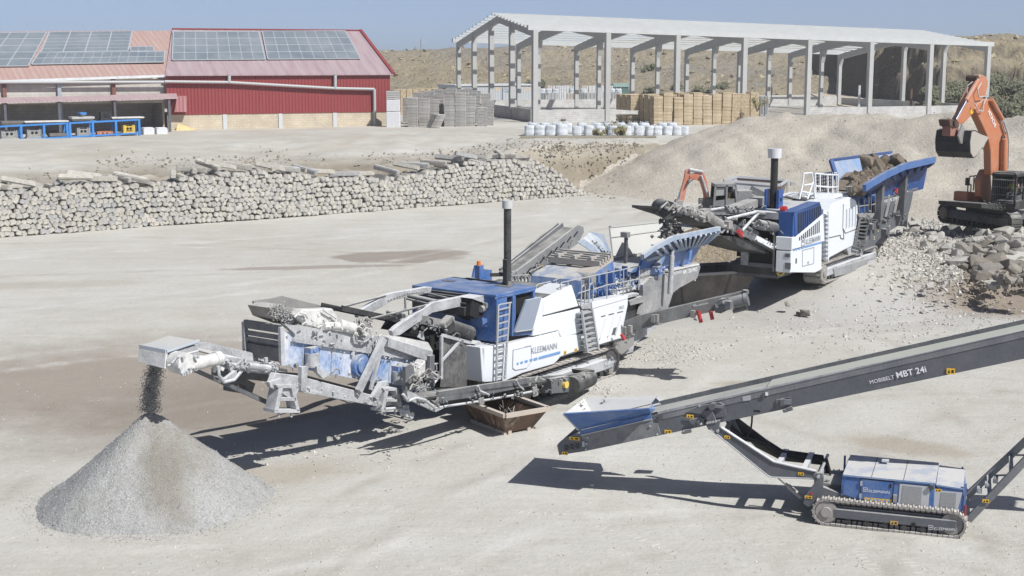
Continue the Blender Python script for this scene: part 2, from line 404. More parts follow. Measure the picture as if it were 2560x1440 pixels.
def loose_mat(name, cols, sc1, sc2, bst=.6, streak=None, vor=26, bdist=.05, extra=None):
    m, n, b = base_mat(name); P = objco(n, None, True)
    v = N(n, 'ShaderNodeTexVoronoi'); v.inputs['Scale'].default_value = vor; n.links.new(P, v.inputs['Vector'])
    sp = N(n, 'ShaderNodeSeparateColor'); n.links.new(v.outputs['Color'], sp.inputs[0])
    c = mixc(n, ramp(n, nz(n, sc1, 5, .6, P), .35, .65), cols[0], cols[1])
    c = mixc(n, ramp(n, sp.outputs[0], .55, 1., 0, .75), c, cols[2])
    c = mixc(n, ramp(n, sp.outputs[1], .6, 1., 0, .8), c, cols[3])
    if streak:
        mp = N(n, 'ShaderNodeMapping'); mp.inputs['Rotation'].default_value = (0, 0, rad(streak[0])); mp.inputs['Scale'].default_value = (streak[1], streak[2], .4); n.links.new(P, mp.inputs[0])
        c = mixc(n, ramp(n, nz(n, 1, 6, .65, mp.outputs[0], .5), .48, .66, 0, .55), c, streak[3])
    n.links.new(c, b.inputs['Base Color']); b.inputs['Roughness'].default_value = .95; b.inputs['Specular IOR Level'].default_value = .2
    h = mth(n, 'ADD', mth(n, 'MULTIPLY', v.outputs['Distance'], -.6), nz(n, sc2, 6, .7, P))
    if extra: c = extra(n, P, c); n.links.new(c, b.inputs['Base Color'])
    bump(n, b, h, bst, bdist); MATS[name] = m; return m
def heap_obj(name, m, fz, x0, x1, y0, y1, st, label, cat):
    """a heap as a height sheet that runs into the ground all round"""
    mb = MB(); X = int((x1 - x0) / st) + 1; Y = int((y1 - y0) / st) + 1
    zs = [[fz(x0 + i * st, y0 + j * st) for i in range(X)] for j in range(Y)]
    idx = {}
    for j in range(Y - 1):
        for i in range(X - 1):
            q = [(i, j), (i + 1, j), (i + 1, j + 1), (i, j + 1)]
            if all(zs[b][a] < -.12 for a, b in q): continue
            f = []
            for a, b in q:
                if (a, b) not in idx: idx[(a, b)] = len(mb.v); mb.v.append(Vector((x0 + a * st, y0 + b * st, gz(x0 + a * st, y0 + b * st) + max(-.15, zs[b][a]))))
                f.append(idx[(a, b)])
            mb.f.append(f); mb.sm.append(True)
    return tag(mb.build(name, m), label, cat)
# --- big pale heap on the right: ridge points (x, y, z over the ground there)
RIDGE = [(9.5, 104, .6), (11.5, 105.5, 3.0), (14.5, 107, 4.4), (18.3, 107, 5.6), (22, 105.5, 5.7), (27, 102, 5.55), (31, 97.5, 5.75), (36, 94, 5.8), (44, 90, 5.6), (60, 84, 5)]
def heap_z(x, y):
    best = -9
    for (ax_, ay_, az), (bx_, by_, bz) in zip(RIDGE, RIDGE[1:]):
        dx, dy = bx_ - ax_, by_ - ay_; t = max(0, min(1, ((x - ax_) * dx + (y - ay_) * dy) / (dx * dx + dy * dy)))
        d = math.hypot(x - ax_ - dx * t, y - ay_ - dy * t)
        rz = lerp(az, bz, t)
        front = (dx * (y - ay_) - dy * (x - ax_)) < 0
        best = max(best, rz - d * (.40 if front else .55) + (.0 if not front else .05 * math.sin(0)))
    n = fbm(x * .22, y * .22, 5) * .45 + fbm(x * .9, y * .9, 2) * .08 + .22 * fbm((x + .3 * y) * .55, (y - .3 * x) * .07, 9) + .10 * fbm((x + .3 * y) * 1.6, (y - .3 * x) * .16, 4)
    best += n * sstep(-.2, 2, best)
    g = gz(x, y)
    return best - g if best > -1 else -1
SAND = loose_mat('sand_heap_soil', [(.40, .365, .31), (.445, .41, .35), (.365, .335, .285), (.48, .45, .395)], .12, 3, .5, (-62, .12, 1.5, (.345, .315, .265)), 7, .09)
heap = heap_obj('sand_heap', SAND, heap_z, 4, 62, 70, 122, .45, 'long pale heap of sandy soil rising in front of the bare concrete hall', 'soil heap')

random.seed(29); mb = MB(); pts = []
while len(pts) < 800:
    x, y = random.uniform(8, 45), random.uniform(74, 108); hz_ = heap_z(x, y)
    if hz_ > .1: pts.append(Vector((x, y, gz(x, y) + hz_ + .02)))
stones_mesh(mb, pts, .05, .18)
o = mb.build('loose_stones', varied('heap_stone', [(.36, .34, .30), (.28, .265, .23), (.44, .42, .39)], .95, 3, .3, 2.5), heap); o['kind'] = 'stuff'
# ================= hills behind
def hill_mat():
    m, n, b = base_mat('dry_hill'); P = objco(n, None, True)
    c = mixc(n, ramp(n, nz(n, .02, 6, .65, P), .4, .6), (.41, .345, .235), (.36, .325, .27))
    c = mixc(n, ramp(n, nz(n, .07, 6, .7, P), .5, .68, 0, .8), c, (.46, .385, .25))
    c = mixc(n, ramp(n, nz(n, .16, 6, .7, P), .56, .7, 0, .6), c, (.25, .21, .14))
    c = mixc(n, ramp(n, nz(n, .5, 5, .7, P), .55, .75, 0, .5), c, (.15, .13, .08))
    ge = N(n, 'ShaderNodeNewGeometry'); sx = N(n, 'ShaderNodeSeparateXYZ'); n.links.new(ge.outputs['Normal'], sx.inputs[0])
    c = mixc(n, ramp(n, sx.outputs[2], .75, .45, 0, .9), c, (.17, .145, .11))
    n.links.new(c, b.inputs['Base Color']); b.inputs['Roughness'].default_value = 1; b.inputs['Specular IOR Level'].default_value = .1
    bump(n, b, mth(n, 'ADD', nz(n, .5, 7, .7, P), nz(n, .12, 4, .6, P)), 1, 2.0); return m
HILL = hill_mat()
def grid_obj(name, m, xs, ys, fz):
    mb = MB(); k = len(xs); mb.v = [Vector((x, y, fz(x, y))) for y in ys for x in xs]
    mb.f = [(j * k + i, j * k + i + 1, (j + 1) * k + i + 1, (j + 1) * k + i) for j in range(len(ys) - 1) for i in range(k - 1)]; mb.sm = [True] * len(mb.f)
    return struct(mb.build(name, m))
def hill_z(x, y):
    n = fbm(x * .018, y * .018, 1); n2 = fbm(x * .07, y * .07, 4)
    crest = 11.5 + 2.6 * sstep(-20, 40, x) + .8 * sstep(40, 160, x)
    foot = 252 + 12 * n - 18 * sstep(90, 150, x)
    t = (y - foot) / 62
    z = 2.2 + (crest - 2.2) * (.35 * sstep(0, .35, t) + .65 * sstep(.4, 1, t)) + (n2 * 1.2 + .5 * fbm(x * .2, y * .2, 8)) * sstep(0, .2, t) * (1 - .55 * sstep(.9, 1.1, t))
    return z - 1.5 * (1 - sstep(-.05, .05, t))
grid_obj('hills', HILL, [-325 + i * 2.6 for i in range(252)], [238 + j * 1.7 for j in range(60)] + [345, 380, 440], hill_z)
def cliff_z(x, y):
    """eroded earth cliff on the right"""
    n = fbm(x * .035, y * .035, 2); n2 = fbm(x * .13, y * .13, 6); n3 = fbm(x * .35, y * .35, 6)
    edge = 214 - .10 * (x - 60) + 9 * n + 3.2 * n2 + 14 * (1 - sstep(58, 68, x))
    d = y - edge
    z = 2.4 + 2.0 * sstep(-16, 0, d + n2 * 3) + 4.4 * sstep(-.6, 1.3, d + n3 * .6) + .6 * sstep(1, 8, d) + 3.1 * sstep(7, 9, d + 3 * n2 + n3) + .8 * sstep(9, 40, d)
    z += .25 * n3 + .5 * n2
    z = lerp(-1, z, sstep(57, 65, x + 1.5 * n3))
    return z - 2.5 * (1 - sstep(-19, -15, d))
grid_obj('hills', HILL, [57 + i * .8 for i in range(146)], [186 + j * .8 for j in range(75)] + [250, 262, 280, 320, 420], cliff_z)
# dirt track running up behind the hall
TRK = flat('pale_track', (.46, .40, .33), .95, .12, .2)
mb = MB()
pts = [(2290, 287, 176), (2160, 262, 196), (2075, 236, 256), (2050, 219, 277)]
L = [at(x - wd, y, Y) for (x, y, Y), wd in zip(pts, (70, 62, 45, 26))]; Rr = [at(x + wd, y, Y) for (x, y, Y), wd in zip(pts, (70, 62, 45, 26))]
for i in range(3): mb.add([L[i], Rr[i], Rr[i + 1], L[i + 1], L[i] - Vector((0, 0, 3)), Rr[i] - Vector((0, 0, 3)), Rr[i + 1] - Vector((0, 0, 3)), L[i + 1] - Vector((0, 0, 3))], [(0, 1, 2, 3), (0, 4, 5, 1), (1, 5, 6, 2), (3, 2, 6, 7), (0, 3, 7, 4)])
struct(mb.build('dirt_track', TRK))

# dry scrub on the slopes
random.seed(23); mb = MB(); pts = []
for i in range(1500):
    x, y = random.uniform(-110, 130), random.uniform(246, 318); pts.append(Vector((x, y, hill_z(x, y) + .1)))
for i in range(500):
    x, y = random.uniform(58, 120), random.uniform(190, 245); pts.append(Vector((x, y, cliff_z(x, y) + .1)))
stones_mesh(mb, pts, .35, 1.7, random, .5)
tag(mb.build('dry_scrub', varied('scrub_tan', [(.34, .29, .18), (.22, .20, .125), (.42, .36, .24), (.26, .235, .16)], 1, 1.5, .3, .35)), 'tufts of dry scrub and grass over the hills behind the yard', 'scrub', None, 'stuff')

# ================= stack of stone posts
POSTM = varied('stone_posts', [(.47, .445, .395), (.42, .40, .36), (.50, .475, .42), (.44, .42, .37), (.36, .36, .36), (.48, .455, .40)], .9, 4, .5)
POSTW = varied('stone_posts_mass', [(.47, .445, .395), (.39, .38, .365), (.50, .475, .42), (.44, .42, .37)], .9, 4, .5, 2.2)
def post_mesh(seed):
    r = random.Random(seed); bm = bmesh.new()
    a, b = .168 * r.uniform(.9, 1.06), .152 * r.uniform(.88, 1.08); L_ = r.uniform(1.7, 1.95)
    vs = []
    for y in (0, L_):
        for sx_, sz_ in ((-1, -1), (1, -1), (1, 1), (-1, 1)): vs.append(bm.verts.new((sx_ * a * r.uniform(.86, 1.06), y + r.uniform(-.03, .03), sz_ * b * r.uniform(.86, 1.06))))
    for f in ((0, 1, 2, 3), (7, 6, 5, 4), (0, 4, 5, 1), (1, 5, 6, 2), (2, 6, 7, 3), (3, 7, 4, 0)): bm.faces.new([vs[i] for i in f])
    bmesh.ops.recalc_face_normals(bm, faces=bm.faces)
    bmesh.ops.bevel(bm, geom=bm.edges[:], offset=.045, segments=2, affect='EDGES', clamp_overlap=True)
    me = bpy.data.meshes.new('stone_post'); bm.to_mesh(me); bm.free(); me.materials.append(POSTM); return me
PM = [post_mesh(100 + i) for i in range(14)]
SLEN = (SF1 - SF0).length; sang = math.atan2(SDIR.y, SDIR.x)
def stack_top(px):
    T = [(-400, 485), (0, 480), (120, 470), (250, 452), (370, 462), (500, 440), (600, 428), (700, 430), (800, 440), (900, 442), (1000, 446), (1090, 424), (1180, 406), (1280, 400), (1340, 398), (1390, 425), (1440, 462), (1475, 486), (1500, 492)]
    for (a, b), (c, d) in zip(T, T[1:]):
        if a <= px <= c: return lerp(b, d, (px - a) / (c - a))
    return 492
SFR = Frame(SF0, math.degrees(sang))
random.seed(11)
posts = []
pitch = .315
u = -14.0
def px_of(p):
    q = p - CAM; fw = q.y * _c - q.z * _si; return 1280 + FPX * q.x / fw, 720 - FPX * (q.y * _si + q.z * _c) / fw
# column by column upward, with swerving rows
for r_ in range(13):
    u = -16 + (r_ % 2) * pitch / 2
    while u < SLEN + .2:
        uu = u + random.uniform(-.075, .075)
        zc = .16 + r_ * .268 + .09 * math.sin(uu * .55 + r_ * .3) * min(1, r_ / 3) + .06 * math.sin(uu * 1.7) * min(1, r_ / 3) + random.uniform(-.055, .055)
        base = SFR.w(uu, 0, 0); g0 = .0
        px = px_of(base)[0]
        zt = SFR.pl(px, stack_top(px), 0).z
        if zc < zt - .05: posts.append((uu, zc + g0, r_))
        u += pitch
for i, (uu, zc, r_) in enumerate(posts):
    pass
posts.sort(key=lambda p: SFR.w(p[0], 0, 0).y if px_of(SFR.w(p[0], 0, p[1]))[0] > -10 else 1e6)
mass = MB(); cnt = 0
for uu, zc, r_ in posts:
    me = random.choice(PM); yo = random.uniform(-.08, .08) + .035 * r_
    ry = random.gauss(0, .5); rz = random.gauss(-.02, .06); rx = random.gauss(.0, .035)
    Mx = Matrix.Translation((uu, yo, zc)) @ Matrix.Rotation(rz, 4, 'Z') @ Matrix.Rotation(rx, 4, 'X') @ Matrix.Rotation(ry, 4, 'Y')
    WM = Matrix.Translation(SFR.O) @ Matrix.Rotation(sang, 4, 'Z') @ Mx
    if cnt < 275 and px_of(WM.translation)[0] > -5:
        o = bpy.data.objects.new('stone_post', me); COL.objects.link(o); o.matrix_world = WM
        tag(o, 'pale rough stone post end showing at the near left end of the long stack', 'stone post', 'stone posts stacked in the long wall'); cnt += 1
    else:
        n0 = len(mass.v); mass.v += [WM @ v.co for v in me.vertices]
        for p in me.polygons: mass.f.append([k + n0 for k in p.vertices]); mass.sm.append(False)
mo = mass.build('stone_posts', POSTW); tag(mo, 'long wall of stacked pale stone posts, ends facing the pit floor', 'stone posts', None, 'stuff')
# core behind the posts so that no light shows through
# loose posts lying slantwise on the top
random.seed(5)
sl = [-6, 30, 95, 150, 235, 265, 300, 335, 375, 440, 495, 530, 560, 600, 640, 690, 720, 760, 800, 850, 905, 950, 1010, 1060, 1085, 1120, 1165, 1200, 1235, 1270, 1300, 1330]
for i, px in enumerate(sl):
    p = SFR.pl(px, stack_top(px) - 4, 0)
    o = bpy.data.objects.new('loose_stone_post', random.choice(PM)); COL.objects.link(o)
    up = Matrix.Translation((p.x, random.uniform(.2, .8), p.z + .05 + random.uniform(0, .12))) @ Matrix.Rotation(random.choice([.9, 1.2, .6, 1.35, -.5]) + random.uniform(-.2, .2), 4, 'Z') @ Matrix.Rotation(random.uniform(-.02, .22), 4, 'X') @ Matrix.Rotation(random.uniform(-.4, .4), 4, 'Y')
    o.matrix_world = Matrix.Translation(SFR.O) @ Matrix.Rotation(sang, 4, 'Z') @ up
    tag(o, 'loose grey stone post lying slantwise on top of the long stack', 'stone post', 'loose posts lying on top of the long stack')

# clods on the raw bank
random.seed(19); mb = MB()
def zat0(px, py):
    z = 2.6
    for _ in range(5): g = gnd(px, py, z); z = gz(g.x, g.y)
    return gnd(px, py, z)
pts = []
for x0_, y0_, x1_, y1_, n_, s_ in ((250, 405, 520, 415, 260, 13), (520, 425, 700, 385, 260, 12), (640, 420, 960, 415, 420, 14), (940, 400, 1200, 385, 420, 9), (1180, 380, 1360, 352, 420, 9), (1340, 366, 1600, 362, 600, 7), (1350, 385, 1560, 400, 700, 18), (1400, 430, 1540, 460, 700, 20), (0, 455, 300, 440, 200, 10)):
    for i in range(n_):
        t = random.random(); p = zat0(lerp(x0_, x1_, t) + random.gauss(0, 18), lerp(y0_, y1_, t) + random.gauss(0, s_)); pts.append(p)
stones_mesh(mb, pts, .06, .34, random, .6)
tag(mb.build('earth_clods', varied('earth_clod', [(.32, .29, .235), (.25, .22, .175), (.38, .35, .295)], .95, 3, .4, 2.0)), 'brown clods of earth broken loose along the edge of the bank', 'earth clods', None, 'stuff')

# ================= gravel cone with the falling stream
CONE_C, CONE_R, CONE_H = gnd(386, 1250), 2.38, 2.10
CONE_C.z = 0
def cone_band(n, P, c):
    for cx, cy, a, b_, k in ((.55, -1.05, .55, 1.15, .75), (.95, -.2, .5, .8, .45)):
        mp = N(n, 'ShaderNodeMapping'); mp.vector_type = 'TEXTURE'; mp.inputs['Location'].default_value = (CONE_C.x + cx, CONE_C.y + cy, 0); mp.inputs['Rotation'].default_value = (0, 0, rad(25)); mp.inputs['Scale'].default_value = (a, b_, 1e4); n.links.new(P, mp.inputs[0])
        ln = N(n, 'ShaderNodeVectorMath', operation='LENGTH'); n.links.new(mp.outputs[0], ln.inputs[0])
        d = mth(n, 'ADD', ln.outputs[1], mth(n, 'MULTIPLY', mth(n, 'SUBTRACT', nz(n, 2.2, 6, .7, P), .5), 1.3))
        c = mixc(n, mth(n, 'MULTIPLY', ramp(n, d, 1.25, .45), k), c, (.20, .18, .145))
    return mixc(n, ramp(n, nz(n, 1.3, 5, .65, P), .48, .68, 0, .45), c, (.33, .32, .29))
GRAV = loose_mat('grey_gravel', [(.30, .30, .29), (.36, .36, .35), (.24, .24, .23), (.44, .44, .43)], .8, 18, .7, None, 34, .028, cone_band)
def cone_z(x, y):
    d = math.hypot(x - CONE_C.x, y - CONE_C.y); a = math.atan2(y - CONE_C.y, x - CONE_C.x)
    R_ = CONE_R * (1 + .05 * math.sin(2 * a + 1) + .03 * math.sin(5 * a))
    t = d / R_; h = CONE_H * (1 - t)
    h = h - .05 * math.exp(-(t / .08) ** 2) + .05 * math.sin(3 * a + 2) * t * (1 - t) * 4 + .16 * max(0, t - .75) * 1.2 - .02
    return h + .03 * fbm(x * 3, y * 3, 1) + .018 * fbm(x * 11, y * 11, 4)
cone = heap_obj('gravel_pile', GRAV, cone_z, CONE_C.x - 3.2, CONE_C.x + 3.2, CONE_C.y - 3.2, CONE_C.y + 3.2, .055, 'grey cone of crushed gravel growing under the left discharge conveyor', 'gravel pile')
random.seed(3); mb = MB(); pts = []
for i in range(11000):
    a = random.uniform(0, 6.283); d = CONE_R * (1.04 * math.sqrt(random.random()) if i < 8000 else 1.0 + abs(random.gauss(0, .10))); x, y = CONE_C.x + d * math.cos(a), CONE_C.y + d * math.sin(a)
    z = cone_z(x, y)
    pts.append(Vector((x, y, gz(x, y) + max(0, z) + .004)))
stones_mesh(mb, pts, .014, .042)
GST = varied('gravel_chips', [(.36, .37, .375), (.20, .20, .20), (.48, .48, .475), (.29, .29, .285)], .85, 8, .2, 9.0)
o = mb.build('loose_stones', GST, cone); o['kind'] = 'stuff'
mb = MB(); pts = []
top = at(392, 905, CONE_C.y + .1); apex = Vector((CONE_C.x, CONE_C.y, CONE_H - .12))
for i in range(6500):
    t = random.random(); c = lerp(top, apex, t); r_ = .17 + .05 * t
    pts.append(c + Vector((random.gauss(0, .48) * r_ - .05 * math.sin(t * 3), random.gauss(0, .45) * r_, random.uniform(-.03, .03))))
stones_mesh(mb, pts, .016, .042)
tag(mb.build('falling_gravel', flat('stream_chips', (.34, .335, .315), .9, .5, 9)), 'dark stream of gravel falling from the conveyor head onto the grey cone', 'falling gravel', None, 'stuff')
# ================= pebbles on the pit floor
mb = MB(); pts = []
random.seed(21)
for i in range(3200):
    px, py = random.uniform(-40, 2600), 1450 - 830 * random.random() ** 1.3
    g = gnd(px, py); pts.append(Vector((g.x, g.y, gz(g.x, g.y) + .004)))
stones_mesh(mb, pts, .018, .075)
for cx, cy, n_, sx_, sy_ in ((1690, 868, 500, 70, 17), (1620, 900, 200, 80, 12), (1490, 965, 160, 40, 12), (820, 1130, 160, 150, 20), (2300, 745, 600, 150, 30), (2060, 780, 450, 150, 35), (2450, 700, 400, 90, 50), (1450, 500, 250, 120, 8), (2350, 600, 500, 120, 30)):
    pts = []
    for i in range(n_):
        g = gnd(random.gauss(cx, sx_), random.gauss(cy, sy_), .1 if cx < 1900 else .7); pts.append(Vector((g.x, g.y, gz(g.x, g.y) + .01)))
    stones_mesh(mb, pts, .03, .13 if cx < 1900 else .2)
tag(mb.build('pebbles', varied('pebble_stone', [(.50, .47, .43), (.33, .30, .27), (.60, .58, .55), (.42, .40, .37)], .9, 6, .2, 7.0)), 'loose pebbles and chippings scattered over the pit floor', 'pebbles', None, 'stuff')
# cleat prints left by crawlers
mb = MB(); random.seed(8)
for line, wd in (([(1280, 1275), (1340, 1283), (1400, 1279), (1440, 1262)], .34), ([(620, 1340), (700, 1352), (800, 1354), (900, 1340)], .34), ([(2140, 1345), (2150, 1385), (2200, 1440)], .34), ([(2240, 1345), (2255, 1390), (2300, 1440)], .34),
                 ([(1850, 1400), (2000, 1380), (2120, 1350)], .3), ([(840, 1290), (900, 1262), (960, 1215)], .3), ([(1700, 1385), (1560, 1330), (1440, 1300)], .3), ([(820, 1425), (860, 1360), (920, 1320)], .25)):
    P_ = [gnd(*q) for q in line]
    for a, b in zip(P_, P_[1:]):
        d = b - a; k = int(d.length / .17); dn = d.normalized(); sd_ = Vector((-dn.y, dn.x, 0))
        for i in range(k):
            if random.random() < .25: continue
            c = a + d * (i / k); c.z = gz(c.x, c.y) - .004; wv = wd * random.uniform(.5, 1) / 2
            A, B = c - sd_ * wv, c + sd_ * wv; e = dn * .04
            mb.add([A - e, A + e, B + e, B - e, (A + B) / 2 + Vector((0, 0, .013)) + (A - B) * .35, (A + B) / 2 + Vector((0, 0, .013)) + (B - A) * .35], [(0, 1, 4), (2, 3, 5), (1, 2, 5, 4), (3, 0, 4, 5)])
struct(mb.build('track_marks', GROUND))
# ================= red warehouse and the shed beside it
CORR = {}
def corrugated(name, col, dcol, dust, scale, axis=0, rough=.55):
    m, n, b = base_mat(name); v = objco(n)
    sp = N(n, 'ShaderNodeSeparateXYZ'); n.links.new(v, sp.inputs[0])
    wv = mth(n, 'SINE', mth(n, 'MULTIPLY', sp.outputs[axis], scale * 6.283))
    mp = N(n, 'ShaderNodeMapping'); sc_ = [.4, .4, .4]; sc_[axis] = 3.5; mp.inputs['Scale'].default_value = sc_; n.links.new(v, mp.inputs[0])
    f = ramp(n, nz(n, .6, 6, .65, mp.outputs[0]), .3, .7, dust * .4, dust)
    f = mth(n, 'ADD', f, ramp(n, wv, .75, 1, 0, .12), True)
    n.links.new(mixc(n, f, col, dcol), b.inputs['Base Color']); b.inputs['Roughness'].default_value = rough
    bump(n, b, wv, .6, .05); return m
REDW = corrugated('red_sheet_wall', (.235, .03, .033), (.32, .11, .105), .26, 3.2)
ROOFN = corrugated('dusty_red_roof', (.28, .165, .18), (.41, .345, .36), .85, .9)
ROOFO = corrugated('old_red_roof', (.36, .20, .17), (.44, .335, .30), .85, 2.0)
BLOCKB = None
def brick(name, c1, c2, mortar, w_, h_, rough=.9, ms=.02):
    m, n, b = base_mat(name); t = N(n, 'ShaderNodeTexBrick')
    v = N(n, 'ShaderNodeTexCoord').outputs['Object']; sp = N(n, 'ShaderNodeSeparateXYZ'); n.links.new(v, sp.inputs[0])
    cb = N(n, 'ShaderNodeCombineXYZ'); n.links.new(mth(n, 'ADD', sp.outputs[0], sp.outputs[1]), cb.inputs[0]); n.links.new(sp.outputs[2], cb.inputs[1]); n.links.new(cb.outputs[0], t.inputs[0])
    t.inputs['Scale'].default_value = 1; t.inputs['Brick Width'].default_value = w_; t.inputs['Row Height'].default_value = h_; t.inputs['Mortar Size'].default_value = ms
    for k, c in (('Color1', c1), ('Color2', c2), ('Mortar', mortar)): t.inputs[k].default_value = (*c, 1)
    f = ramp(n, nz(n, .7, 6, .7, v), .3, .7, .8, 1.15)
    mm = N(n, 'ShaderNodeMix', data_type='RGBA', blend_type='MULTIPLY'); mm.inputs[0].default_value = 1; n.links.new(t.outputs[0], mm.inputs[6]); n.links.new(f, mm.inputs[7])
    n.links.new(mm.outputs[2], b.inputs['Base Color']); b.inputs['Roughness'].default_value = rough
    bump(n, b, t.outputs['Fac'], -.3, .02); return m
CREAM = brick('cream_block', (.56, .485, .37), (.52, .45, .345), (.44, .38, .29), .5, .22)
GBLOCK = brick('grey_block', (.46, .455, .44), (.55, .545, .53), (.40, .39, .375), .5, .22)
SHEDW = brick('shed_block', (.44, .42, .385), (.48, .46, .42), (.36, .34, .31), .9, .30)
CONC = paint('pale_concrete', (.45, .455, .445), .5, .05, .85, scale=.7, dcol=(.335, .33, .31))
CONCW = flat('white_pillar', (.52, .54, .55), .8, .05, 2)
PIPE = paint('pipe_grey', (.40, .41, .42), .4, .5, .5)
PV = None
def pv_mat():
    m, n, b = base_mat('solar_cell'); v = N(n, 'ShaderNodeTexCoord').outputs['Object']
    f = ramp(n, nz(n, .35, 5, .6, v), .3, .7)
    n.links.new(mixc(n, f, (.16, .19, .22), (.25, .28, .30)), b.inputs['Base Color']); b.inputs['Roughness'].default_value = .3; return m
PV = pv_mat(); PVF = flat('solar_frame', (.36, .39, .41), .4, .05)

WO = at(420, 330, 128); WE = at(972, 330, 136)
wang = math.degrees(math.atan2(WE.y - WO.y, WE.x - WO.x)); WO.z = 3.0
W = Frame(WO, wang); WH = thing_f('warehouse', 'long warehouse with dark red sheet walls over cream blocks and solar panels above', 'warehouse', W)
P_ = lambda x, y, yl=0: W.pl(x, y, yl)
eL, eR = P_(418, 187), P_(973, 183); eZ = (eL.z + eR.z) / 2; L_ = eR.x
bT = P_(700, 280).z
rg = W.pl(893, 79, 10.6); RY, RZ = 10.6, rg.z; lrx = W.pl(431, 80, RY).x
MB().bx(.02, L_, 0, 4, 0, bT).bx(L_ - 4, L_, 4, 21.2, 0, bT).build('block_wall', CREAM, WH)
mb = MB(); mb.prism([(-.3 + .3, -.06, bT - .12), (L_ + .05, -.06, bT - .12), (L_ + .05, -.06, eZ), (0, -.06, eZ)], (0, .05, 0))
mb.prism([(L_ + .05, 0, bT - .12), (L_ + .05, 21.2, bT - .12), (L_ + .05, 21.2, eZ), (L_ + .05, RY, RZ), (L_ + .05, 0, eZ)], (-.05, 0, 0))
mb.prism([(lrx, .2, bT - .12), (lrx, 21.2, bT - .12), (lrx, 21.2, eZ), (lrx, RY, RZ), (lrx, .2, eZ)], (.05, 0, 0))
mb.build('sheet_wall', REDW, WH)
rf = MB(); ov = .35; k = (RZ - eZ) / RY
rf.prism([(-.1, -ov, eZ - ov * k), (L_ + .3, -ov, eZ - ov * k), (L_ + .3, RY, RZ), (lrx, RY, RZ)], (0, 0, .12))
rf.prism([(lrx, 21.2 + ov, eZ - ov * k), (L_ + .3, 21.2 + ov, eZ - ov * k), (L_ + .3, RY + .003, RZ), (lrx, RY + .003, RZ)], (0, 0, .12))
wroof = rf.build('roof', ROOFN, WH)
RIM = flat('red_trim', (.26, .05, .055), .5, .1)
mb = MB(); mb.bar((L_ + .32, -ov, eZ - ov * k + .1), (L_ + .32, RY, RZ + .1), .3, .3); mb.bar((lrx, RY, RZ + .14), (L_ + .3, RY, RZ + .14), .5, .12); mb.build('roof_trim', RIM, wroof)
rn = Vector((0, -k, 1)).normalized()
def roofpt(fr, x, y, p0, n_):
    d = ray(x, y); a = math.cos(-fr.a), math.sin(-fr.a)
    dl = Vector((d.dot(fr.ax), d.dot(fr.ay), d.z)); cl = fr.l(CAM)
    return cl + dl * ((Vector(p0) - cl).dot(n_) / dl.dot(n_))
def panels(fr, quad, nx_, ny_, p0, n_, parent, lift=.16, g=.06, skip=()):
    A, B, C_, D = [roofpt(fr, x, y, p0, n_) + n_ * lift for x, y in quad]   # top-left, top-right, bottom-right, bottom-left
    for i in range(nx_):
        for j in range(ny_):
            if (i, j) in skip: continue
            q = []
            for s_, t_ in ((i + g / 2, j + g), (i + 1 - g / 2, j + g), (i + 1 - g / 2, j + 1 - g), (i + g / 2, j + 1 - g)):
                q.append(lerp(lerp(A, B, s_ / nx_), lerp(D, C_, s_ / nx_), t_ / ny_))
            mb = MB(); mb.prism(q, n_ * -.05); o = mb.build('solar_panel', PV, parent)
    mb = MB()
    for j in range(ny_ + 1):
        mb.bar(lerp(A, D, j / ny_) - n_ * .035, lerp(B, C_, j / ny_) - n_ * .035, .16, .05, n_)
    for i in range(nx_ + 1):
        mb.bar(lerp(A, B, i / nx_) - n_ * .03, lerp(D, C_, i / nx_) - n_ * .03, .16, .05, n_)
    mb.build('panel_rail', PVF, parent)
p0 = Vector((0, 0, eZ + .12))
panels(W, [(434, 82), (646, 82), (662, 151), (431, 153)], 8, 4, p0, rn, wroof)
panels(W, [(656, 81), (862, 80), (900, 149), (670, 151)], 8, 4, p0, rn, wroof)
mb = MB()
for x in (562, 701, 837): p = P_(x, 300); MB().bx(p.x - .18, p.x + .18, -.09, -.002, 0, bT - .14).build('pillar', CONCW, WH)
pp = [W.pl(x, y, -.35) for x, y in ((0 + 412, 204), (573, 206), (840, 221), (936, 223))]
mb = MB(); mb.path(pp, .13, 8); mb.tube(pp[-1], (pp[-1].x, -.35, 0), .15)
for x, y0, y1 in ((573, 188, 206), (838, 187, 220)):
    a, b_ = W.pl(x, y0, -.35), W.pl(x, y1, -.35); mb.tube(a, b_, .16); mb.tube(a, (a.x, 0, a.z), .16)
mb.build('drain_pipe', PIPE, WH)
# side opening with lean-to flap near the shed
mb = MB(); q = W.tr([(443, 240), (468, 240), (468, 280), (436, 280)], -.75); mb.prism(q, (0, .7, 0)); mb.build('sheet_flap', corrugated('flap_sheet', (.36, .10, .11), (.46, .27, .28), .6, 3), WH)
# ---- shed
SO = at(0, 330, 121); SE = at(418, 330, 128.3); SO.z = 2.9
S = Frame(SO, math.degrees(math.atan2(SE.y - SO.y, SE.x - SO.x))); SH = thing_f('open_shed', 'old shed with open lean-to front, faded red roof and many solar panels', 'shed', S)
X1 = S.l(SE).x - .05; X0 = -14.0
e0, e1 = S.pl(0, 203, 0), S.pl(418, 189, 0)
sl_ = (e1.z - e0.z) / (e1.x - e0.x); ez = lambda x: e0.z + sl_ * (x - e0.x)
r1 = S.pl(428, 80, 10.2)
rz = lambda x: r1.z + sl_ * (x - X1) * .8
rf = MB()
rf.prism([(X0, -.3, ez(X0)), (X1, -.3, ez(X1)), (r1.x, 10.2, rz(X1)), (X0, 10.2, rz(X0))], (0, 0, .14))
rf.prism([(X0, 20.6, ez(X0)), (X1, 20.6, ez(X1)), (X1, 10.203, rz(X1)), (X0, 10.203, rz(X0))], (0, 0, .14))
sroof = rf.build('roof', ROOFO, SH)
